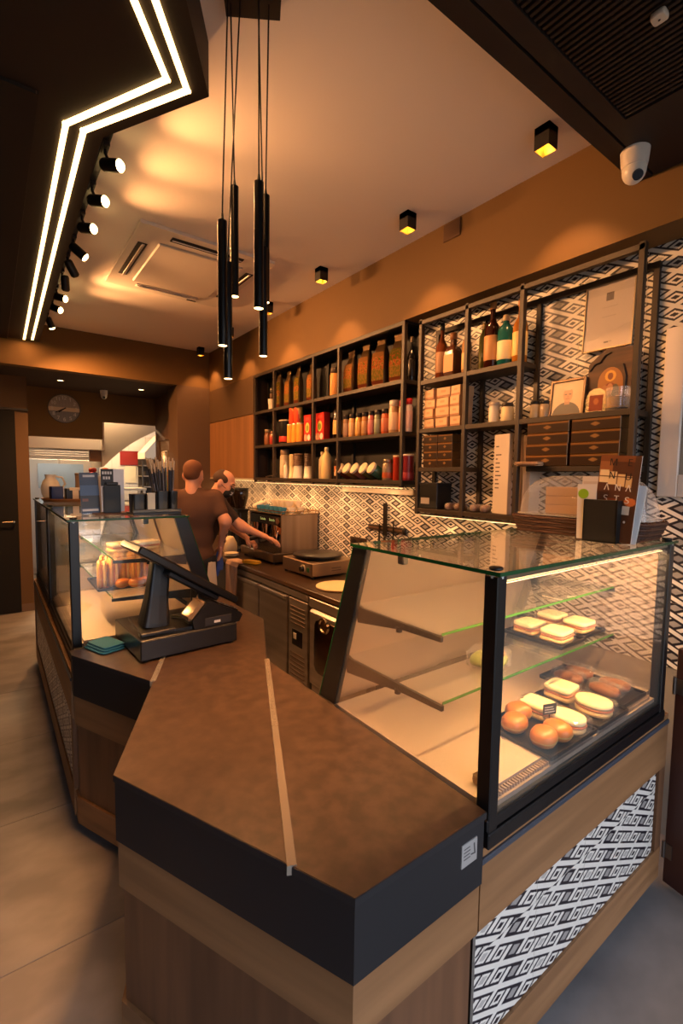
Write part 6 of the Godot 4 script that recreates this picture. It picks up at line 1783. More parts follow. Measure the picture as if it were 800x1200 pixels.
	for i in 42:
		var r := rng.randf()
		var base := V(0.74 + (i % 7) * 0.0105 + (0.008 if i % 7 > 4 else 0.0), y + 0.0145, -2.75 + (i / 7) * 0.011)
		var ln := 0.275 + rng.randf_range(-0.02, 0.03)
		var c2: Color = scol[i % 3]
		var kind := "dark paper-wrapped straw with a pale tip in the caddy"
		var grp := "dark wrapped straws"
		if i in [5, 12, 19]:
			c2 = [Color(0.35, 0.62, 0.16), Color(0.85, 0.45, 0.35), Color(0.85, 0.68, 0.2)][i / 7]
			kind = "%s straw among the dark ones in the caddy" % ["green", "salmon pink", "yellow"][i / 7]
			grp = ""
		var s := thing("straw", kind, "straw", base, V(rng.randf_range(-0.04, 0.06), 0, 0.16 - (i % 7) * 0.035), grp)
		part(s, "wrapper", B.new().cyl(V(0, 0, 0), 0.0042, ln * 0.82, 7), mt(c2, 0.5))
		part(s, "tip", B.new().cyl(V(0, ln * 0.82, 0), 0.0040, ln * 0.18, 7), mt(Color(0.82, 0.74, 0.62), 0.5))
	# second menu holder and leaflets on the left case
	var h2 := thing("menu_holder", "tall black holder with a dark menu on top of the left glass case", "menu holder", V(0.52, y + 0.008, -2.80), V(0, 0.05, 0))
	part(h2, "box", B.new().span(V(-0.042, 0, 0.014), V(0.042, 0.15, 0.019), 0.003).span(V(-0.03, 0.15, 0.014), V(0.03, 0.166, 0.019), 0.002).span(V(-0.042, 0, -0.019), V(0.042, 0.16, -0.014)).span(V(-0.042, 0, -0.019), V(-0.038, 0.14, 0.019)).span(V(0.038, 0, -0.019), V(0.042, 0.14, 0.019)).span(V(-0.042, 0, -0.019), V(0.042, 0.004, 0.019)), mt(Color(0.02, 0.02, 0.025), 0.5))
	var tb2 := solo("wooden_board", B.new().span(V(-0.09, 0, -0.06), V(0.075, 0.007, 0.06), 0.003), mt(Color(0.32, 0.19, 0.10), 0.5), "small brown board under the black menu holder", "board", V(0.52, y, -2.80))
	part(tb2, "edge", B.new().span(V(-0.091, 0.002, 0.0605), V(0.076, 0.005, 0.0615)), mt(Color(0.25, 0.14, 0.08), 0.5))
	var m3 := thing("menu", "black and white menu card standing in the left black holder", "menu", V(0.525, y + 0.0125, -2.805), V(-0.03, 0.05, 0))
	part(m3, "card", B.new().span(V(-0.055, 0, -0.0015), V(0.062, 0.232, 0.0015)), mt(Color(0.80, 0.82, 0.86), 0.5))
	part(m3, "panel", B.new().span(V(-0.055, 0.14, 0.0016), V(0.008, 0.232, 0.002)), mt(Color(0.08, 0.085, 0.10), 0.5), "black printed half")
	var t3 := B.new()
	for k in 4:
		t3.span(V(-0.048 + k * 0.013, 0.203, 0.002), V(-0.039 + k * 0.013, 0.218, 0.0024))
	for k in 3:
		t3.span(V(-0.044 + k * 0.013, 0.176, 0.002), V(-0.035 + k * 0.013, 0.191, 0.0024))
	part(m3, "lettering", t3, mt(Color(0.75, 0.76, 0.78), 0.5)).set_meta("kind", "stuff")
	var br := printed(picture(32, 72, Color(0.16, 0.22, 0.34), [["r", 0, 0, 1, 0.18, Color(0.20, 0.24, 0.33)], ["r", 0.2, 0.06, 0.8, 0.11, Color(0.7, 0.72, 0.76)], ["r", 0, 0.3, 1, 0.55, Color(0.24, 0.34, 0.5)], ["r", 0, 0.55, 1, 0.85, Color(0.13, 0.12, 0.14)], ["r", 0.1, 0.62, 0.4, 0.7, Color(0.45, 0.25, 0.15)], ["r", 0.05, 0.88, 0.9, 0.93, Color(0.8, 0.8, 0.8)]]), 0.4)
	var bc := thing("brochure", "blue printed brochure leaning on the left glass case", "brochure", V(0.425, y, -2.84), V(-0.12, 0.02, 0.02))
	part(bc, "card", B.new().span(V(-0.046, 0, -0.0015), V(0.046, 0.225, 0.0015)), mt(Color(0.75, 0.75, 0.75), 0.5))
	part(bc, "printed_front", B.new().print_quad(V(-0.046, 0.225, 0.0019), V(0.046, 0.225, 0.0019), V(0.046, 0, 0.0019), V(-0.046, 0, 0.0019)), br)
	part(bc, "stand", B.new().span(V(-0.04, 0, -0.05), V(0.04, 0.004, 0.004)), glass(Color(1, 1, 1), 0.2, 0.05))
	var c4 := thing("white_card", "pale card standing between the brochure and the black holder", "card", V(0.455, y + 0.0075, -2.90), V(0, 0.0, 0.03))
	part(c4, "card", B.new().span(V(-0.03, 0, -0.002), V(0.05, 0.20, 0.002)), mt(Color(0.78, 0.74, 0.70), 0.5))
	part(c4, "fold", B.new().span(V(-0.03, 0.0, -0.03), V(0.05, 0.003, -0.002)), mt(Color(0.7, 0.66, 0.62), 0.5))
	# far end of the left cases
	var yb := y + 0.0
	var rt := thing("round_tray", "round brown wooden tray on the far left glass case", "tray", V(0.475, yb, -4.20))
	part(rt, "disc", B.new().lathe(V(0, 0, 0), P2([0, 0, 0.165, 0, 0.178, 0.02, 0.174, 0.024, 0.16, 0.012, 0, 0.012]), 36), mt(Color(0.42, 0.25, 0.12), 0.4))
	part(rt, "rim", B.new().lathe(V(0, 0, 0), P2([0.17, 0.018, 0.182, 0.02, 0.183, 0.027, 0.17, 0.026]), 36), mt(Color(0.55, 0.36, 0.18), 0.4))
	var ry := yb + 0.0125
	var bx := thing("blue_box", "dark blue box with a black front on the round tray", "box", V(0.40, ry, -4.17), V(0, 0.1, 0))
	part(bx, "body", B.new().span(V(-0.05, 0, -0.04), V(0.03, 0.105, 0.04), 0.004), mt(Color(0.05, 0.12, 0.32), 0.4))
	part(bx, "front", B.new().span(V(-0.046, 0.008, 0.04), V(0.026, 0.098, 0.042), 0.001), mt(Color(0.06, 0.15, 0.38), 0.35))
	var nh := thing("napkin_holder", "black napkin holder with a white napkin hanging out, on the round tray", "napkin holder", V(0.512, ry, -4.16))
	part(nh, "body", B.new().span(V(-0.065, 0, -0.05), V(0.065, 0.09, 0.05), 0.006), mt(Color(0.03, 0.03, 0.035), 0.4))
	part(nh, "napkin", B.new().span(V(-0.02, 0.0, 0.0505), V(0.022, 0.075, 0.0525)).span(V(-0.04, 0.075, 0.0505), V(0.04, 0.097, 0.054), 0.002), mt(Color(0.88, 0.82, 0.72), 0.8), "white napkin")
	var vs := thing("cream_jug", "round cream jug behind the blue box", "jug", V(0.385, yb, -4.52))
	part(vs, "body", B.new().lathe(V(0, 0, 0), P2([0, 0, 0.045, 0, 0.065, 0.05, 0.07, 0.10, 0.055, 0.15, 0.036, 0.175, 0.04, 0.205, 0.032, 0.205, 0.029, 0.175, 0, 0.165]), 22), mt(Color(0.86, 0.82, 0.74), 0.35))
	part(vs, "handle", B.new().tube([V(0.04, 0.19, 0), V(0.085, 0.18, 0), V(0.105, 0.13, 0), V(0.075, 0.08, 0)], 0.008, 8), mt(Color(0.86, 0.82, 0.74), 0.35))
	var jr := thing("storage_tin", "beige tin with a flat lid behind the round tray", "tin", V(0.60, yb, -4.46))
	part(jr, "body", B.new().cyl(V(0, 0, 0), 0.045, 0.2, 18), mt(Color(0.62, 0.5, 0.36), 0.4))
	part(jr, "lid", B.new().cyl(V(0, 0.20, 0), 0.048, 0.02, 18, -1, 0.003), mt(Color(0.5, 0.4, 0.28), 0.4))
	var fr := thing("flower_pot", "small pot with yellow and red flowers behind the tins", "plant pot", V(0.73, yb, -4.40))
	part(fr, "pot", B.new().lathe(V(0, 0, 0), P2([0, 0, 0.045, 0, 0.06, 0.16, 0.052, 0.16, 0.045, 0.02, 0, 0.02]), 18), mt(Color(0.80, 0.72, 0.60), 0.4))
	var fc := [Color(0.85, 0.60, 0.18), Color(0.55, 0.10, 0.07), Color(0.75, 0.25, 0.12)]
	for i in 9:
		var p := V(rng.randf_range(-0.07, 0.09), rng.randf_range(0.2, 0.27), rng.randf_range(-0.04, 0.04))
		var st := part(fr, "stem", B.new().rod(V(0, 0.14, 0), p, 0.003, 5), mt(Color(0.25, 0.30, 0.12), 0.6))
		part(st, "flower", B.new().sup(p, V(0.026, 0.02, 0.024), 0.9, 0.9, 10, 6), mt(fc[i % 3], 0.6))
	# coffee machine and things on the worktop
	var wy := 0.8605
	var st1 := steel
	var em := thing("espresso_machine", "large steel espresso machine with cups stacked on top", "coffee machine", V(1.99, wy, -3.665))
	part(em, "side_panel", B.new().span(V(0.07, 0.10, -0.02), V(0.46, 0.44, 0.0), 0.004), grain(Color(0.60, 0.52, 0.44), Color(0.68, 0.60, 0.52), 0.03, 1.0, 0.08, 0.38, 51, 128, 3, 0.0, 0.85))
	part(em, "side_panel", B.new().span(V(0.07, 0.10, -0.66), V(0.46, 0.44, -0.64), 0.004), st1)
	part(em, "body", B.new().span(V(0.16, 0.06, -0.64), V(0.45, 0.43, -0.02)), mt(Color(0.16, 0.13, 0.12), 0.35))
	part(em, "front_band", B.new().span(V(0.075, 0.33, -0.64), V(0.17, 0.43, -0.02), 0.01), mt(Color(0.05, 0.045, 0.045), 0.2))
	part(em, "drip_tray", B.new().span(V(-0.02, 0.02, -0.665), V(0.46, 0.10, 0.005), 0.006), mt(Color(0.40, 0.34, 0.29), 0.3, 0.7))
	part(em, "grid", B.new().span(V(0.0, 0.10, -0.64), V(0.16, 0.106, -0.02)), mt(Color(0.5, 0.43, 0.36), 0.25, 0.9))
	part(em, "top_plate", B.new().span(V(0.06, 0.44, -0.67), V(0.47, 0.45, 0.005), 0.003), mt(Color(0.7, 0.62, 0.52), 0.25, 0.9))
	for q in [[V(0.065, 0.47, 0.0), V(0.465, 0.47, 0.0)], [V(0.065, 0.47, -0.66), V(0.065, 0.47, 0.0)], [V(0.465, 0.47, -0.66), V(0.465, 0.47, 0.0)]]:
		part(em, "rail", B.new().rod(q[0], q[1], 0.005, 8), mt(Color(0.75, 0.66, 0.55), 0.2, 1.0))
	for q in [V(0.065, 0.445, 0.0), V(0.465, 0.445, 0.0), V(0.065, 0.445, -0.66), V(0.265, 0.445, 0.0)]:
		part(em, "rail_post", B.new().rod(q, q + V(0, 0.027, 0), 0.005, 8), mt(Color(0.75, 0.66, 0.55), 0.2, 1.0))
	var lg := B.new()
	for z in [-0.42, -0.24]:
		for k in 6:
			var hh: float = [0.026, 0.016, 0.02, 0.014, 0.022, 0.016][k]
			lg.span(V(0.0725, 0.372, z + k * 0.018), V(0.0745, 0.372 + hh, z + k * 0.018 + 0.011), 0.001)
	part(em, "lettering", lg, mt(Color(0.62, 0.85, 0.70), 0.4)).set_meta("kind", "stuff")
	for z in [-0.52, -0.33, -0.14]:
		var gh := part(em, "group_head", B.new().cyl(V(0.09, 0.24, z), 0.034, 0.09, 18).cyl(V(0.09, 0.30, z), 0.042, 0.04, 18), mt(Color(0.72, 0.62, 0.5), 0.15, 1.0))
		part(gh, "portafilter", B.new().cyl(V(0.09, 0.205, z), 0.036, 0.035, 18).rod(V(0.06, 0.22, z), V(-0.08, 0.20, z + 0.01), 0.012, 10, 0.015), mt(Color(0.10, 0.085, 0.08), 0.3))
	part(em, "steam_wand", B.new().tube([V(0.07, 0.30, -0.05), V(0.045, 0.27, -0.045), V(0.04, 0.2, -0.045), V(0.045, 0.12, -0.05)], 0.006, 8), mt(Color(0.8, 0.72, 0.62), 0.15, 1.0))
	part(em, "steam_wand", B.new().tube([V(0.07, 0.30, -0.61), V(0.045, 0.27, -0.61), V(0.04, 0.2, -0.61), V(0.045, 0.12, -0.61)], 0.006, 8), mt(Color(0.8, 0.72, 0.62), 0.15, 1.0))
	part(em, "gauge", B.new().at(V(0.074, 0.38, -0.07), V(0, 0, PI / 2)).cyl(V(0, 0, 0), 0.03, 0.012, 20), mt(Color(0.7, 0.6, 0.48), 0.2, 0.9))
	part(em, "amber_panel", B.new().span(V(0.068, 0.265, -0.085), V(0.075, 0.325, -0.025), 0.002), mt(Color(0.55, 0.28, 0.10), 0.3), "amber panel on the front")
	for q in [[0.02, -0.62], [0.02, -0.04], [0.42, -0.62], [0.42, -0.04]]:
		part(em, "foot", B.new().cyl(V(q[0], 0, q[1]), 0.02, 0.021, 12), mt(Color(0.08, 0.07, 0.07), 0.5))
	var cu := B.new().lathe(V(0, 0, 0), P2([0, 0, 0.022, 0, 0.026, 0.008, 0.036, 0.035, 0.038, 0.055, 0.035, 0.055, 0.032, 0.035, 0.022, 0.01, 0, 0.01]), 16).mesh()
	var hl := B.new().tube([V(0, 0.045, -0.036), V(0, 0.043, -0.055), V(0, 0.022, -0.052), V(0, 0.018, -0.030)], 0.004, 6).mesh()
	var ci := 0
	var cname := ["first", "second", "third", "fourth", "fifth", "sixth", "seventh"]
	for rowi in 3:
		for i in 6:
			var blue := rowi == 0 or (rowi == 1 and i == 5)
			var colr := Color(0.24, 0.50, 0.62) if blue else Color(0.88, 0.82, 0.72)
			var c3 := thing("coffee_cup", "%s coffee cup on the machine, %s row, %s from the camera side" % ["blue" if blue else "cream", ["front", "middle", "rear"][rowi], cname[i]], "cup", V(2.10 + rowi * 0.095, wy + 0.4508, -3.72 - i * 0.088), Vector3.ZERO, "coffee cups on the espresso machine")
			part_mesh(c3, "bowl", cu, mt(colr, 0.2))
			part_mesh(c3, "handle", hl, mt(colr, 0.2))
			ci += 1
	for rowi in 2:
		for i in 4:
			var c3 := thing("coffee_cup", "cream coffee cup in the upper layer, %s row, %s from the camera side" % [["front", "rear"][rowi], cname[i]], "cup", V(2.19 + rowi * 0.095, wy + 0.4508 + 0.0555, -3.76 - i * 0.088), Vector3.ZERO, "coffee cups on the espresso machine")
			part_mesh(c3, "bowl", cu, mt(Color(0.90, 0.84, 0.74), 0.2))
			part_mesh(c3, "handle", hl, mt(Color(0.90, 0.84, 0.74), 0.2))
	var jug := thing("milk_bottle", "white milk bottle lying on the far end of the coffee machine", "bottle", V(2.12, wy + 0.4508, -4.275), V(0, 0, 0))
	var jb := B.new()
	jb.at(V(0, 0.036, 0), V(1.15, 0.5, 0)).lathe(V(0, -0.03, 0), P2([0, 0, 0.032, 0, 0.034, 0.09, 0.02, 0.12, 0.018, 0.14, 0, 0.14]), 16)
	part(jug, "body", jb, mt(Color(0.86, 0.8, 0.7), 0.35))
	var jc := B.new()
	jc.t = jb.t
	jc.cyl(V(0, 0.108, 0), 0.024, 0.03, 14)
	part(jug, "cap", jc, mt(Color(0.9, 0.85, 0.76), 0.4))
	# grinders
	for q in [[V(2.10, wy, -4.62), "nearer black coffee grinder behind the coffee machine"], [V(2.12, wy, -4.86), "further black coffee grinder behind the coffee machine"]]:
		var g := thing("coffee_grinder", q[1], "coffee grinder", q[0], Vector3.ZERO, "coffee grinders")
		part(g, "base", B.new().loft(V(0, 0, 0), [[0, 0.085, 0.10], [0.03, 0.085, 0.10], [0.05, 0.06, 0.075]], 0.4, 20), blk)
		part(g, "column", B.new().loft(V(0.01, 0.04, 0), [[0, 0.05, 0.06], [0.36, 0.055, 0.065], [0.40, 0.07, 0.075]], 0.4, 20), blk)
		part(g, "spout", B.new().span(V(-0.10, 0.30, -0.03), V(-0.03, 0.40, 0.03), 0.01), blk)
		part(g, "fork", B.new().span(V(-0.11, 0.2, -0.025), V(-0.04, 0.215, 0.025), 0.003), mt(Color(0.6, 0.52, 0.42), 0.3, 0.9))
		part(g, "hopper", B.new().lathe(V(0, 0.44, 0), P2([0, 0, 0.05, 0, 0.085, 0.14, 0.085, 0.19, 0.08, 0.2, 0, 0.2]), 20), mt(Color(0.12, 0.08, 0.06), 0.12))
		part(g, "hopper_lid", B.new().cyl(V(0, 0.64, 0), 0.088, 0.018, 20, -1, 0.004), blk)
	# crepe plate
	var cp := thing("crepe_maker", "steel crepe maker with a round black hot plate", "crepe maker", V(2.14, wy, -3.20), V(0, 0.0, 0))
	part(cp, "body", B.new().span(V(-0.205, 0.018, -0.225), V(0.22, 0.125, 0.225), 0.006), mt(Color(0.66, 0.57, 0.48), 0.3, 0.9))
	part(cp, "hot_plate", B.new().lathe(V(0, 0.14, 0), P2([0, 0, 0.195, 0, 0.205, 0.006, 0.205, 0.018, 0.2, 0.022, 0, 0.022]), 44), mt(Color(0.07, 0.055, 0.05), 0.3))
	part(cp, "plinth_ring", B.new().cyl(V(0, 0.124, 0), 0.14, 0.018, 30), mt(Color(0.2, 0.17, 0.15), 0.4))
	var kn := B.new()
	kn.at(V(-0.205, 0.068, 0.10), V(0, 0, PI / 2)).cyl(V(0, 0, 0), 0.024, 0.028, 18, 0.02)
	part(cp, "knob", kn, mt(Color(0.10, 0.09, 0.085), 0.35))
	var kd := B.new()
	kd.at(V(-0.205, 0.068, 0.10), V(0, 0, PI / 2)).cyl(V(0, 0, 0), 0.034, 0.004, 20)
	part(cp, "dial", kd, mt(Color(0.75, 0.68, 0.58), 0.3))
	part(cp, "pilot_lamp", B.new().span(V(-0.209, 0.05, 0.16), V(-0.204, 0.085, 0.185), 0.002), mt(Color(0.10, 0.30, 0.16), 0.3))
	part(cp, "side_vent", B.new().span(V(-0.02, 0.05, 0.2245), V(0.07, 0.056, 0.2265)).span(V(-0.02, 0.07, 0.2245), V(0.07, 0.076, 0.2265)), mt(Color(0.35, 0.29, 0.24), 0.4))
	for q in [[-0.18, -0.2], [0.19, -0.2], [-0.18, 0.2], [0.19, 0.2]]:
		part(cp, "foot", B.new().cyl(V(q[0], 0, q[1]), 0.016, 0.02, 10), mt(Color(0.06, 0.05, 0.05), 0.5))
	var bd2 := thing("chopping_board", "round cream board lying at the front of the worktop", "board", V(1.97, wy, -2.68))
	part(bd2, "disc", B.new().lathe(V(0, 0, 0), P2([0, 0, 0.155, 0, 0.16, 0.004, 0.16, 0.012, 0.155, 0.015, 0, 0.015]), 40), mt(Color(0.88, 0.80, 0.62), 0.5))
	part(bd2, "rim", B.new().lathe(V(0, 0, 0), P2([0.158, 0.003, 0.1615, 0.005, 0.1615, 0.010, 0.158, 0.012]), 40), mt(Color(0.78, 0.68, 0.5), 0.5))
	var sp := thing("yellow_sponge", "yellow sponge cloth before the coffee machine", "sponge", V(1.85, wy, -3.84), V(0, 0.4, 0))
	part(sp, "sponge", B.new().sup(V(0, 0.012, 0), V(0.045, 0.012, 0.09), 0.4, 0.35), mt(Color(0.85, 0.62, 0.08), 0.9))
	part(sp, "scourer", B.new().sup(V(0, 0.0265, 0), V(0.044, 0.003, 0.088), 0.5, 0.35), mt(Color(0.72, 0.55, 0.10), 0.95))
	var tw := thing("hanging_towel", "brown checked towel hanging over the worktop edge", "towel", V(1.745, wy, -4.0))
	var tb4 := B.new()
	var tp := func(i: int, k: int):
		var s: float = i / 16.0
		var w: float = (k / 14.0 - 0.5)
		var fold: float = 0.018 * sin(k * 1.35 + s * 1.2) * minf(1.0, s * 2.5)
		var z: float = w * (0.27 - 0.06 * s) + 0.02 * sin(s * 3)
		if s < 0.2:
			return V(0.10 - s / 0.2 * 0.115, 0.007 - 0.001 * s, z)
		return V(-0.018 - absf(fold) * 0.9 - 0.004, 0.006 - (s - 0.2) * 0.62, z + fold * 0.3)
	for i in 16:
		for k2 in 14:
			for back in [0.0, 0.004]:
				var off := V(back if i >= 3 else 0.0, -back if i < 3 else 0.0, 0)
				tb4.poly([tp.call(i, k2) + off, tp.call(i, k2 + 1) + off, tp.call(i + 1, k2 + 1) + off, tp.call(i + 1, k2) + off], V(0.4 if back == 0.0 else -4, -0.6 if back == 0.0 else 3, 0))
	part(tw, "cloth", tb4, mt(Color(0.80, 0.65, 0.54), 0.9))
	part(tw, "hem", B.new().tube([tp.call(16, 0), tp.call(16, 4), tp.call(16, 7), tp.call(16, 11), tp.call(16, 14)], 0.005, 6), mt(Color(0.6, 0.45, 0.35), 0.9))
	var kt := thing("white_kettle", "rounded cream jug on the worktop beyond the barista", "jug", V(1.93, wy, -4.50))
	part(kt, "body", B.new().lathe(V(0, 0, 0), P2([0, 0, 0.06, 0, 0.075, 0.03, 0.07, 0.10, 0.045, 0.15, 0.03, 0.17, 0, 0.175]), 20), mt(Color(0.86, 0.77, 0.62), 0.4))
	part(kt, "handle", B.new().tube([V(-0.05, 0.14, 0), V(-0.10, 0.13, 0), V(-0.11, 0.07, 0), V(-0.07, 0.04, 0)], 0.008, 8), mt(Color(0.8, 0.7, 0.55), 0.4))
	var pl := thing("saucer_stack", "small stack of cream saucers beside the cream jug", "saucers", V(1.86, wy, -4.30))
	for i in 4:
		part(pl, "saucer", B.new().lathe(V(0, i * 0.007, 0), P2([0, 0, 0.04, 0, 0.07, 0.012, 0.068, 0.015, 0.04, 0.004, 0, 0.004]), 24), mt(Color(0.88, 0.8, 0.66), 0.3))

func frame_at(o: Vector3, fwd: Vector3, up := Vector3.UP) -> Transform3D:
	var z := -fwd.normalized()
	var x := up.cross(z).normalized()
	return Transform3D(Basis(x, z.cross(x), z), o)

# a head about its own centre, looking towards -z
func head_into(b: B, x: Transform3D) -> void:
	var f := Field.new(V(-0.11, -0.17, -0.14), V(0.11, 0.14, 0.14), 0.0055, 95.0)
	f.ball(V(0, 0.035, 0.012), V(0.073, 0.082, 0.092))
	f.ball(V(0, -0.03, -0.022), V(0.060, 0.075, 0.066))
	f.ball(V(0, -0.085, -0.05), V(0.032, 0.022, 0.026))
	f.ball(V(0, -0.018, -0.096), V(0.011, 0.024, 0.014), V(-0.3, 0, 0))
	f.ball(V(0, -0.036, -0.103), V(0.015, 0.010, 0.011))
	f.ball(V(0, 0.028, -0.084), V(0.050, 0.011, 0.012))
	f.ball(V(0, -0.066, -0.086), V(0.022, 0.006, 0.009))
	for s in [-1, 1]:
		f.ball(V(s * 0.042, -0.02, -0.07), V(0.018, 0.016, 0.014))
		f.ball(V(s * 0.073, -0.008, 0.012), V(0.009, 0.030, 0.018), V(0, s * 0.35, 0))
		f.ball(V(s * 0.030, 0.006, -0.098), V(0.014, 0.009, 0.011), Vector3.ZERO, -1.2)
	f.bone(V(0, -0.06, 0.018), V(0, -0.15, 0.03), 0.052, 0.054)
	b.t = x
	f.into(b)
	b.t = Transform3D.IDENTITY

# a hand from the wrist along +x, palm towards -y; side is where the thumb sits along z
func hand_into(b: B, x: Transform3D, side: float, curl: float) -> void:
	var f := Field.new(V(-0.03, -0.09, -0.09), V(0.21, 0.04, 0.09), 0.0045, 170.0)
	f.bone(V(-0.02, 0, 0), V(0.02, 0, 0), 0.024, 0.022)
	var zs := [0.030, 0.010, -0.010, -0.029]
	var lens := [[0.040, 0.024, 0.020], [0.045, 0.028, 0.021], [0.041, 0.026, 0.021], [0.032, 0.020, 0.018]]
	for k in 4:
		var z: float = zs[k] * side
		var kn := V(0.088 - 0.004 * absf(k - 1.0), 0.0, z)
		f.bone(V(0.015, 0, z * 0.6), kn, 0.0135, 0.0105)
		var a := -curl * 0.5
		var p := kn
		var spread: float = zs[k] * side * 2.0
		for j in 3:
			var d := V(cos(a), sin(a), spread * 0.6).normalized()
			var q: Vector3 = p + d * lens[k][j]
			f.bone(p, q, 0.0096 - 0.0008 * j, 0.0088 - 0.0008 * j)
			p = q
			a -= curl
	var t0 := V(0.02, -0.004, 0.018 * side)
	var t1 := V(0.05, -0.016, 0.045 * side)
	var t2 := V(0.078, -0.024, 0.054 * side)
	var t3 := V(0.098, -0.034, 0.052 * side)
	f.bone(t0, t1, 0.015, 0.0115)
	f.bone(t1, t2, 0.0108, 0.0098)
	f.bone(t2, t3, 0.0095, 0.0082)
	b.t = x
	f.into(b)
	b.t = Transform3D.IDENTITY

func people() -> void:
	var brown_shirt := mt(Color(0.34, 0.215, 0.14), 0.85)
	var dark_shirt := mt(Color(0.20, 0.125, 0.085), 0.85)
	var trousers := mt(Color(0.09, 0.09, 0.115), 0.85)
	# ---- the one with the back turned
	var o := thing("person", "person in a brown T-shirt seen from behind, one hand holding a blue cloth", "person", V(1.34, 0, -3.86), V(0, -0.2, 0), "two baristas behind the counter")
	var b := B.new()
	var sR := V(0.165, 1.455, 0.005)
	var eR := V(0.240, 1.265, 0.10)
	var wR := V(0.222, 1.045, -0.01)
	var sL := V(-0.165, 1.455, 0.0)
	var eL := V(-0.235, 1.20, 0.03)
	var wL := V(-0.20, 1.10, -0.20)
	var f := Field.new(V(-0.36, -0.02, -0.32), V(0.38, 1.62, 0.26), 0.016, 50.0)
	f.ball(V(0, 0.98, 0), V(0.150, 0.11, 0.105)).ball(V(0, 1.14, -0.005), V(0.140, 0.16, 0.10)).ball(V(0, 1.34, 0.0), V(0.160, 0.17, 0.11))
	f.bone(sL, sR, 0.055, 0.055).bone(V(0, 1.45, 0.01), V(0, 1.57, 0.0), 0.060, 0.052)
	f.bone(sR, eR, 0.050, 0.040).bone(eR, wR, 0.040, 0.027).bone(sL, eL, 0.050, 0.040).bone(eL, wL, 0.040, 0.027)
	for s in [-1, 1]:
		f.bone(V(s * 0.085, 0.93, 0), V(s * 0.10, 0.50, -0.01), 0.085, 0.058).bone(V(s * 0.10, 0.50, -0.01), V(s * 0.11, 0.09, 0.03), 0.056, 0.038)
		f.bone(V(s * 0.11, 0.05, 0.04), V(s * 0.125, 0.035, -0.13), 0.036, 0.030)
	f.into(b)
	head_into(b, Transform3D(Basis.from_euler(V(-0.12, -0.45, 0.0)), V(0, 1.645, -0.01)))
	var dr := V(-0.1, -0.97, -0.2).normalized()
	var yr := (V(1, 0, 0) - dr * dr.x).normalized()
	hand_into(b, Transform3D(Basis(dr, yr, dr.cross(yr)), wR), -1.0, 0.75)
	var dl := (wL - eL).normalized()
	var yl := V(0, 1, 0) - dl * dl.y
	yl = yl.normalized()
	hand_into(b, Transform3D(Basis(dl, yl, dl.cross(yl)), wL), 1.0, 0.4)
	part(o, "body", b, skin)
	# T-shirt
	var s1 := B.new()
	f = Field.new(V(-0.36, 0.80, -0.22), V(0.38, 1.60, 0.24), 0.015, 55.0)
	f.ball(V(0, 0.97, 0), V(0.168, 0.12, 0.122)).ball(V(0, 1.14, -0.005), V(0.160, 0.16, 0.118)).ball(V(0, 1.33, 0.004), V(0.178, 0.18, 0.126))
	f.bone(sL, sR, 0.068, 0.068).bone(V(0, 1.47, 0.012), V(0, 1.505, 0.008), 0.068, 0.062)
	f.bone(sR, sR.lerp(eR, 0.62), 0.064, 0.058).bone(sL, sL.lerp(eL, 0.62), 0.064, 0.058)
	f.into(s1)
	var sh := part(o, "t_shirt", s1, brown_shirt)
	part(sh, "collar", B.new().at(V(0, 1.512, 0.004), V(0.12, 0, 0)).lathe(V(0, 0, 0), P2([0.062, -0.012, 0.068, -0.008, 0.066, 0.012, 0.060, 0.014]), 24), mt(Color(0.28, 0.17, 0.11), 0.85))
	var t1 := B.new()
	f = Field.new(V(-0.26, 0.03, -0.2), V(0.26, 1.02, 0.2), 0.017, 50.0)
	f.ball(V(0, 0.93, 0), V(0.160, 0.09, 0.118))
	for s in [-1, 1]:
		f.bone(V(s * 0.085, 0.92, 0), V(s * 0.10, 0.50, -0.01), 0.095, 0.070).bone(V(s * 0.10, 0.50, -0.01), V(s * 0.11, 0.10, 0.03), 0.070, 0.058)
	f.into(t1)
	part(o, "trousers", t1, trousers)
	for s in [-1, 1]:
		part(o, "shoe", B.new().sup(V(s * 0.117, 0.045, -0.045), V(0.05, 0.045, 0.14), 0.6, 0.7, 16, 8), mt(Color(0.05, 0.05, 0.05), 0.5))
	var hm := Transform3D(Basis.from_euler(V(-0.12, -0.45, 0.0)), V(0, 1.645, -0.01))
	var hb := B.new()
	f = Field.new(V(-0.11, -0.1, -0.12), V(0.11, 0.15, 0.13), 0.0065, 110.0)
	f.ball(V(0, 0.055, 0.016), V(0.076, 0.072, 0.090)).ball(V(0, 0.015, 0.045), V(0.066, 0.068, 0.062))
	hb.t = hm
	f.into(hb)
	part(o, "hair", hb, mt(Color(0.40, 0.235, 0.13), 0.85), "short reddish brown hair")
	var tt := B.new()
	for k in 6:
		var p := eR.lerp(wR, 0.12 + k * 0.13)
		tt.sup(p + V(0.028 - 0.002 * k, 0, 0.018 * (1 if k % 2 else -0.4)), V(0.012, 0.022, 0.016), 0.9, 0.9, 10, 6)
	part(o, "tattoo", tt, mt(Color(0.52, 0.36, 0.29), 0.6), "darker tattooed patches on the forearm")
	var hc := thing("blue_cloth", "blue cloth held in the hand of the person seen from behind", "cloth", V(1.34, 0, -3.86), V(0, -0.2, 0))
	part(hc, "cloth", B.new().loft(wR + V(-0.01, -0.21, -0.03), [[0, 0.028, 0.012, 0.012], [0.05, 0.036, 0.018, 0.004], [0.10, 0.030, 0.016, 0.0], [0.14, 0.024, 0.022, 0.0], [0.17, 0.012, 0.010, 0.0]], 0.8, 16), mt(Color(0.25, 0.34, 0.60), 0.9))
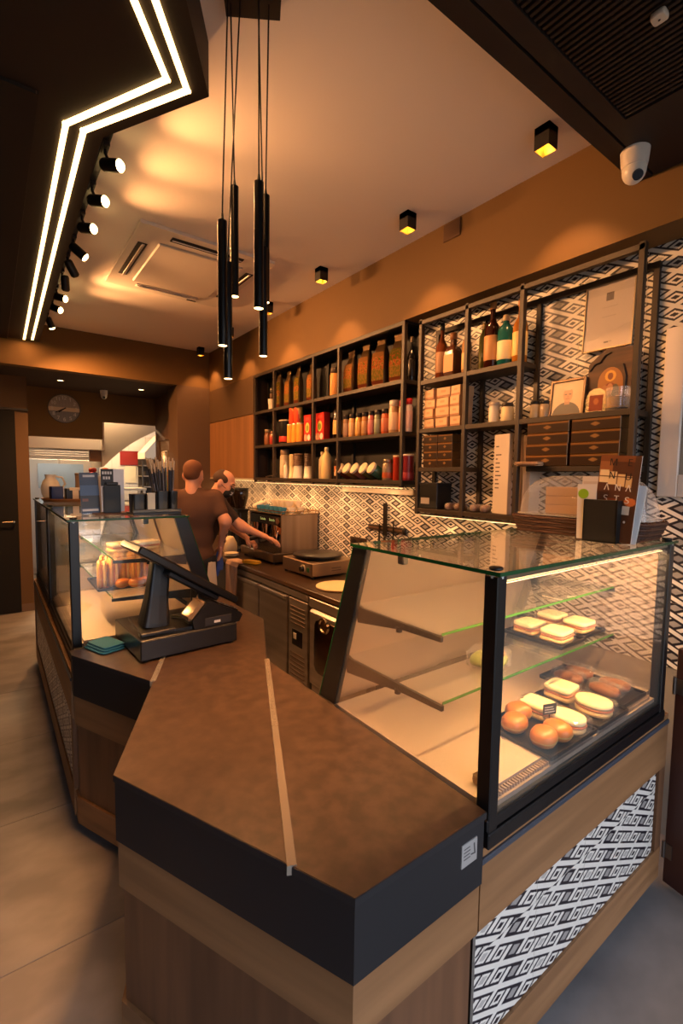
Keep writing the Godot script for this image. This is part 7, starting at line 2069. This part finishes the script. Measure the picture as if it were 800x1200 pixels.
	part(hc, "corner", B.new().loft(wR + V(-0.025, -0.27, -0.03), [[0, 0.004, 0.004], [0.05, 0.022, 0.010], [0.09, 0.03, 0.012]], 0.9, 14), mt(Color(0.27, 0.36, 0.62), 0.9))
	var ap := thing("white_apron", "white apron end hanging at the side of the person seen from behind", "apron", V(1.34, 0, -3.86), V(0, -0.2, 0))
	part(ap, "cloth", B.new().loft(V(0.125, 0.55, 0.085), [[0, 0.045, 0.006, 0.02], [0.2, 0.042, 0.010, 0.02], [0.38, 0.03, 0.008, 0.02]], 0.7, 16), mt(Color(0.80, 0.74, 0.66), 0.9))
	part(ap, "string", B.new().tube([V(0.12, 0.935, 0.108), V(0.125, 0.8, 0.112), V(0.12, 0.68, 0.115)], 0.006, 6), mt(Color(0.80, 0.74, 0.66), 0.9))
	# ---- the one bending to the machine
	o = thing("person", "balding person in a dark mask bending towards the coffee machine, arm stretched out", "person", V(1.38, 0, -4.08), Vector3.ZERO, "two baristas behind the counter")
	var w := func(x, y, z) -> Vector3: return V(x - 1.38, y, z + 4.08)
	var hipc: Vector3 = w.call(1.36, 0.95, -4.10)
	var sr: Vector3 = w.call(1.565, 1.405, -3.915)
	var sl: Vector3 = w.call(1.64, 1.41, -4.21)
	var er: Vector3 = w.call(1.735, 1.205, -3.80)
	var wr: Vector3 = w.call(1.895, 1.125, -3.70)
	var el: Vector3 = w.call(1.80, 1.19, -4.26)
	var wl: Vector3 = w.call(1.93, 1.06, -4.12)
	var mid := (sr + sl) / 2.0
	var hc2: Vector3 = w.call(1.655, 1.575, -3.985)
	var chest := hipc.lerp(mid, 0.68)
	var belly := hipc.lerp(mid, 0.35)
	var face := V(0.66, -0.46, 0.62).normalized()
	var hx := frame_at(hc2, face, V(0.25, 1, 0.05))
	b = B.new()
	f = Field.new(V(-0.32, -0.02, -0.36), V(0.66, 1.60, 0.46), 0.017, 50.0)
	f.bone(hipc, belly, 0.125, 0.125).bone(belly, chest, 0.125, 0.130).bone(chest, mid, 0.115, 0.075)
	f.bone(sl, sr, 0.058, 0.058).bone(mid + V(-0.01, 0.02, 0), hc2 + V(-0.02, -0.07, -0.01), 0.060, 0.052)
	f.bone(sr, er, 0.050, 0.040).bone(er, wr, 0.040, 0.027).bone(sl, el, 0.050, 0.040).bone(el, wl, 0.040, 0.027)
	for s in [-1, 1]:
		var hip: Vector3 = hipc + V(0.0, -0.03, s * 0.085)
		var kn: Vector3 = V(0.02, 0.50, s * 0.10 - 0.02)
		f.bone(hip, kn, 0.085, 0.058).bone(kn, V(-0.03, 0.09, s * 0.11 - 0.02), 0.056, 0.038)
		f.bone(V(-0.04, 0.05, s * 0.11 - 0.02), V(0.12, 0.035, s * 0.125 - 0.02), 0.036, 0.030)
	f.into(b)
	head_into(b, hx)
	var da := (wr - er).normalized()
	var ya := (V(0, 1, 0) - da * da.y).normalized()
	hand_into(b, Transform3D(Basis(da, ya, da.cross(ya)), wr), -1.0, 0.32)
	da = (wl - el).normalized()
	ya = (V(0, 1, 0) - da * da.y).normalized()
	hand_into(b, Transform3D(Basis(da, ya, da.cross(ya)), wl), 1.0, 0.5)
	part(o, "body", b, skin)
	s1 = B.new()
	f = Field.new(V(-0.32, 0.80, -0.36), V(0.50, 1.58, 0.36), 0.016, 55.0)
	f.bone(hipc + V(0, -0.02, 0), belly, 0.142, 0.142).bone(belly, chest, 0.142, 0.148).bone(chest, mid, 0.130, 0.085)
	f.bone(sl, sr, 0.072, 0.072).bone(sr, sr.lerp(er, 0.62), 0.066, 0.058).bone(sl, sl.lerp(el, 0.62), 0.066, 0.058)
	f.into(s1)
	sh = part(o, "t_shirt", s1, dark_shirt)
	part(sh, "hem", B.new().at(hipc + V(-0.005, -0.105, 0), V(0, 0, -0.3)).lathe(V(0, 0, 0), P2([0.125, 0, 0.134, 0.0, 0.136, 0.02, 0.125, 0.02]), 24), dark_shirt)
	t1 = B.new()
	f = Field.new(V(-0.28, 0.03, -0.30), V(0.26, 1.03, 0.28), 0.017, 50.0)
	f.ball(hipc + V(0, -0.03, 0), V(0.125, 0.10, 0.155))
	for s in [-1, 1]:
		var hip: Vector3 = hipc + V(0.0, -0.03, s * 0.085)
		var kn: Vector3 = V(0.02, 0.50, s * 0.10 - 0.02)
		f.bone(hip, kn, 0.097, 0.070).bone(kn, V(-0.03, 0.10, s * 0.11 - 0.02), 0.070, 0.056)
	f.into(t1)
	part(o, "trousers", t1, trousers)
	for s in [-1, 1]:
		part(o, "shoe", B.new().sup(V(0.045, 0.045, s * 0.117 - 0.02), V(0.14, 0.045, 0.05), 0.6, 0.7, 16, 8), mt(Color(0.05, 0.05, 0.05), 0.5))
	# hair round the sides and back, bald on top
	hb = B.new()
	f = Field.new(V(-0.11, -0.12, -0.12), V(0.11, 0.15, 0.14), 0.0065, 110.0)
	f.ball(V(0, 0.03, 0.045), V(0.078, 0.066, 0.072))
	for s in [-1, 1]:
		f.ball(V(s * 0.052, 0.03, 0.005), V(0.026, 0.044, 0.050))
	f.ball(V(0, 0.075, 0.045), V(0.050, 0.036, 0.050))
	hb.t = hx
	f.into(hb)
	part(o, "hair", hb, mt(Color(0.24, 0.15, 0.09), 0.85), "dark hair round a bald forehead")
	var mb := B.new()
	f = Field.new(V(-0.1, -0.15, -0.15), V(0.1, 0.05, 0.04), 0.006, 110.0)
	f.ball(V(0, -0.048, -0.068), V(0.056, 0.050, 0.046)).ball(V(0, -0.03, -0.098), V(0.022, 0.03, 0.018)).ball(V(0, -0.085, -0.058), V(0.04, 0.026, 0.034))
	mb.t = hx
	f.into(mb)
	var mk := part(o, "face_mask", mb, mt(Color(0.035, 0.035, 0.04), 0.7), "black face mask")
	var ml := B.new()
	ml.t = hx
	ml.bar(V(0.022, -0.028, -0.118), V(0.028, -0.060, -0.113), 0.006, 0.004).bar(V(0.022, -0.045, -0.117), V(0.040, -0.032, -0.108), 0.006, 0.004).bar(V(0.026, -0.048, -0.117), V(0.042, -0.056, -0.106), 0.006, 0.004)
	part(mk, "emblem", ml, mt(Color(0.82, 0.80, 0.78), 0.6), "small white emblem")
	var el2 := B.new()
	el2.t = hx
	for s in [-1, 1]:
		el2.tube([V(s * 0.05, -0.03, -0.075), V(s * 0.07, -0.02, -0.03), V(s * 0.079, -0.005, 0.012)], 0.0025, 5)
	part(mk, "ear_loop", el2, mt(Color(0.035, 0.035, 0.04), 0.7))
	var ey := B.new()
	ey.t = hx
	for s in [-1, 1]:
		ey.sup(V(s * 0.030, 0.008, -0.083), V(0.011, 0.009, 0.009), 1, 1, 10, 6)
	part(o, "eyes", ey, mt(Color(0.35, 0.27, 0.22), 0.3))
	var eb := B.new()
	eb.t = hx
	for s in [-1, 1]:
		eb.tube([V(s * 0.014, 0.034, -0.096), V(s * 0.032, 0.038, -0.093), V(s * 0.05, 0.030, -0.080)], 0.0038, 5)
	part(o, "eyebrows", eb, mt(Color(0.17, 0.105, 0.065), 0.85))
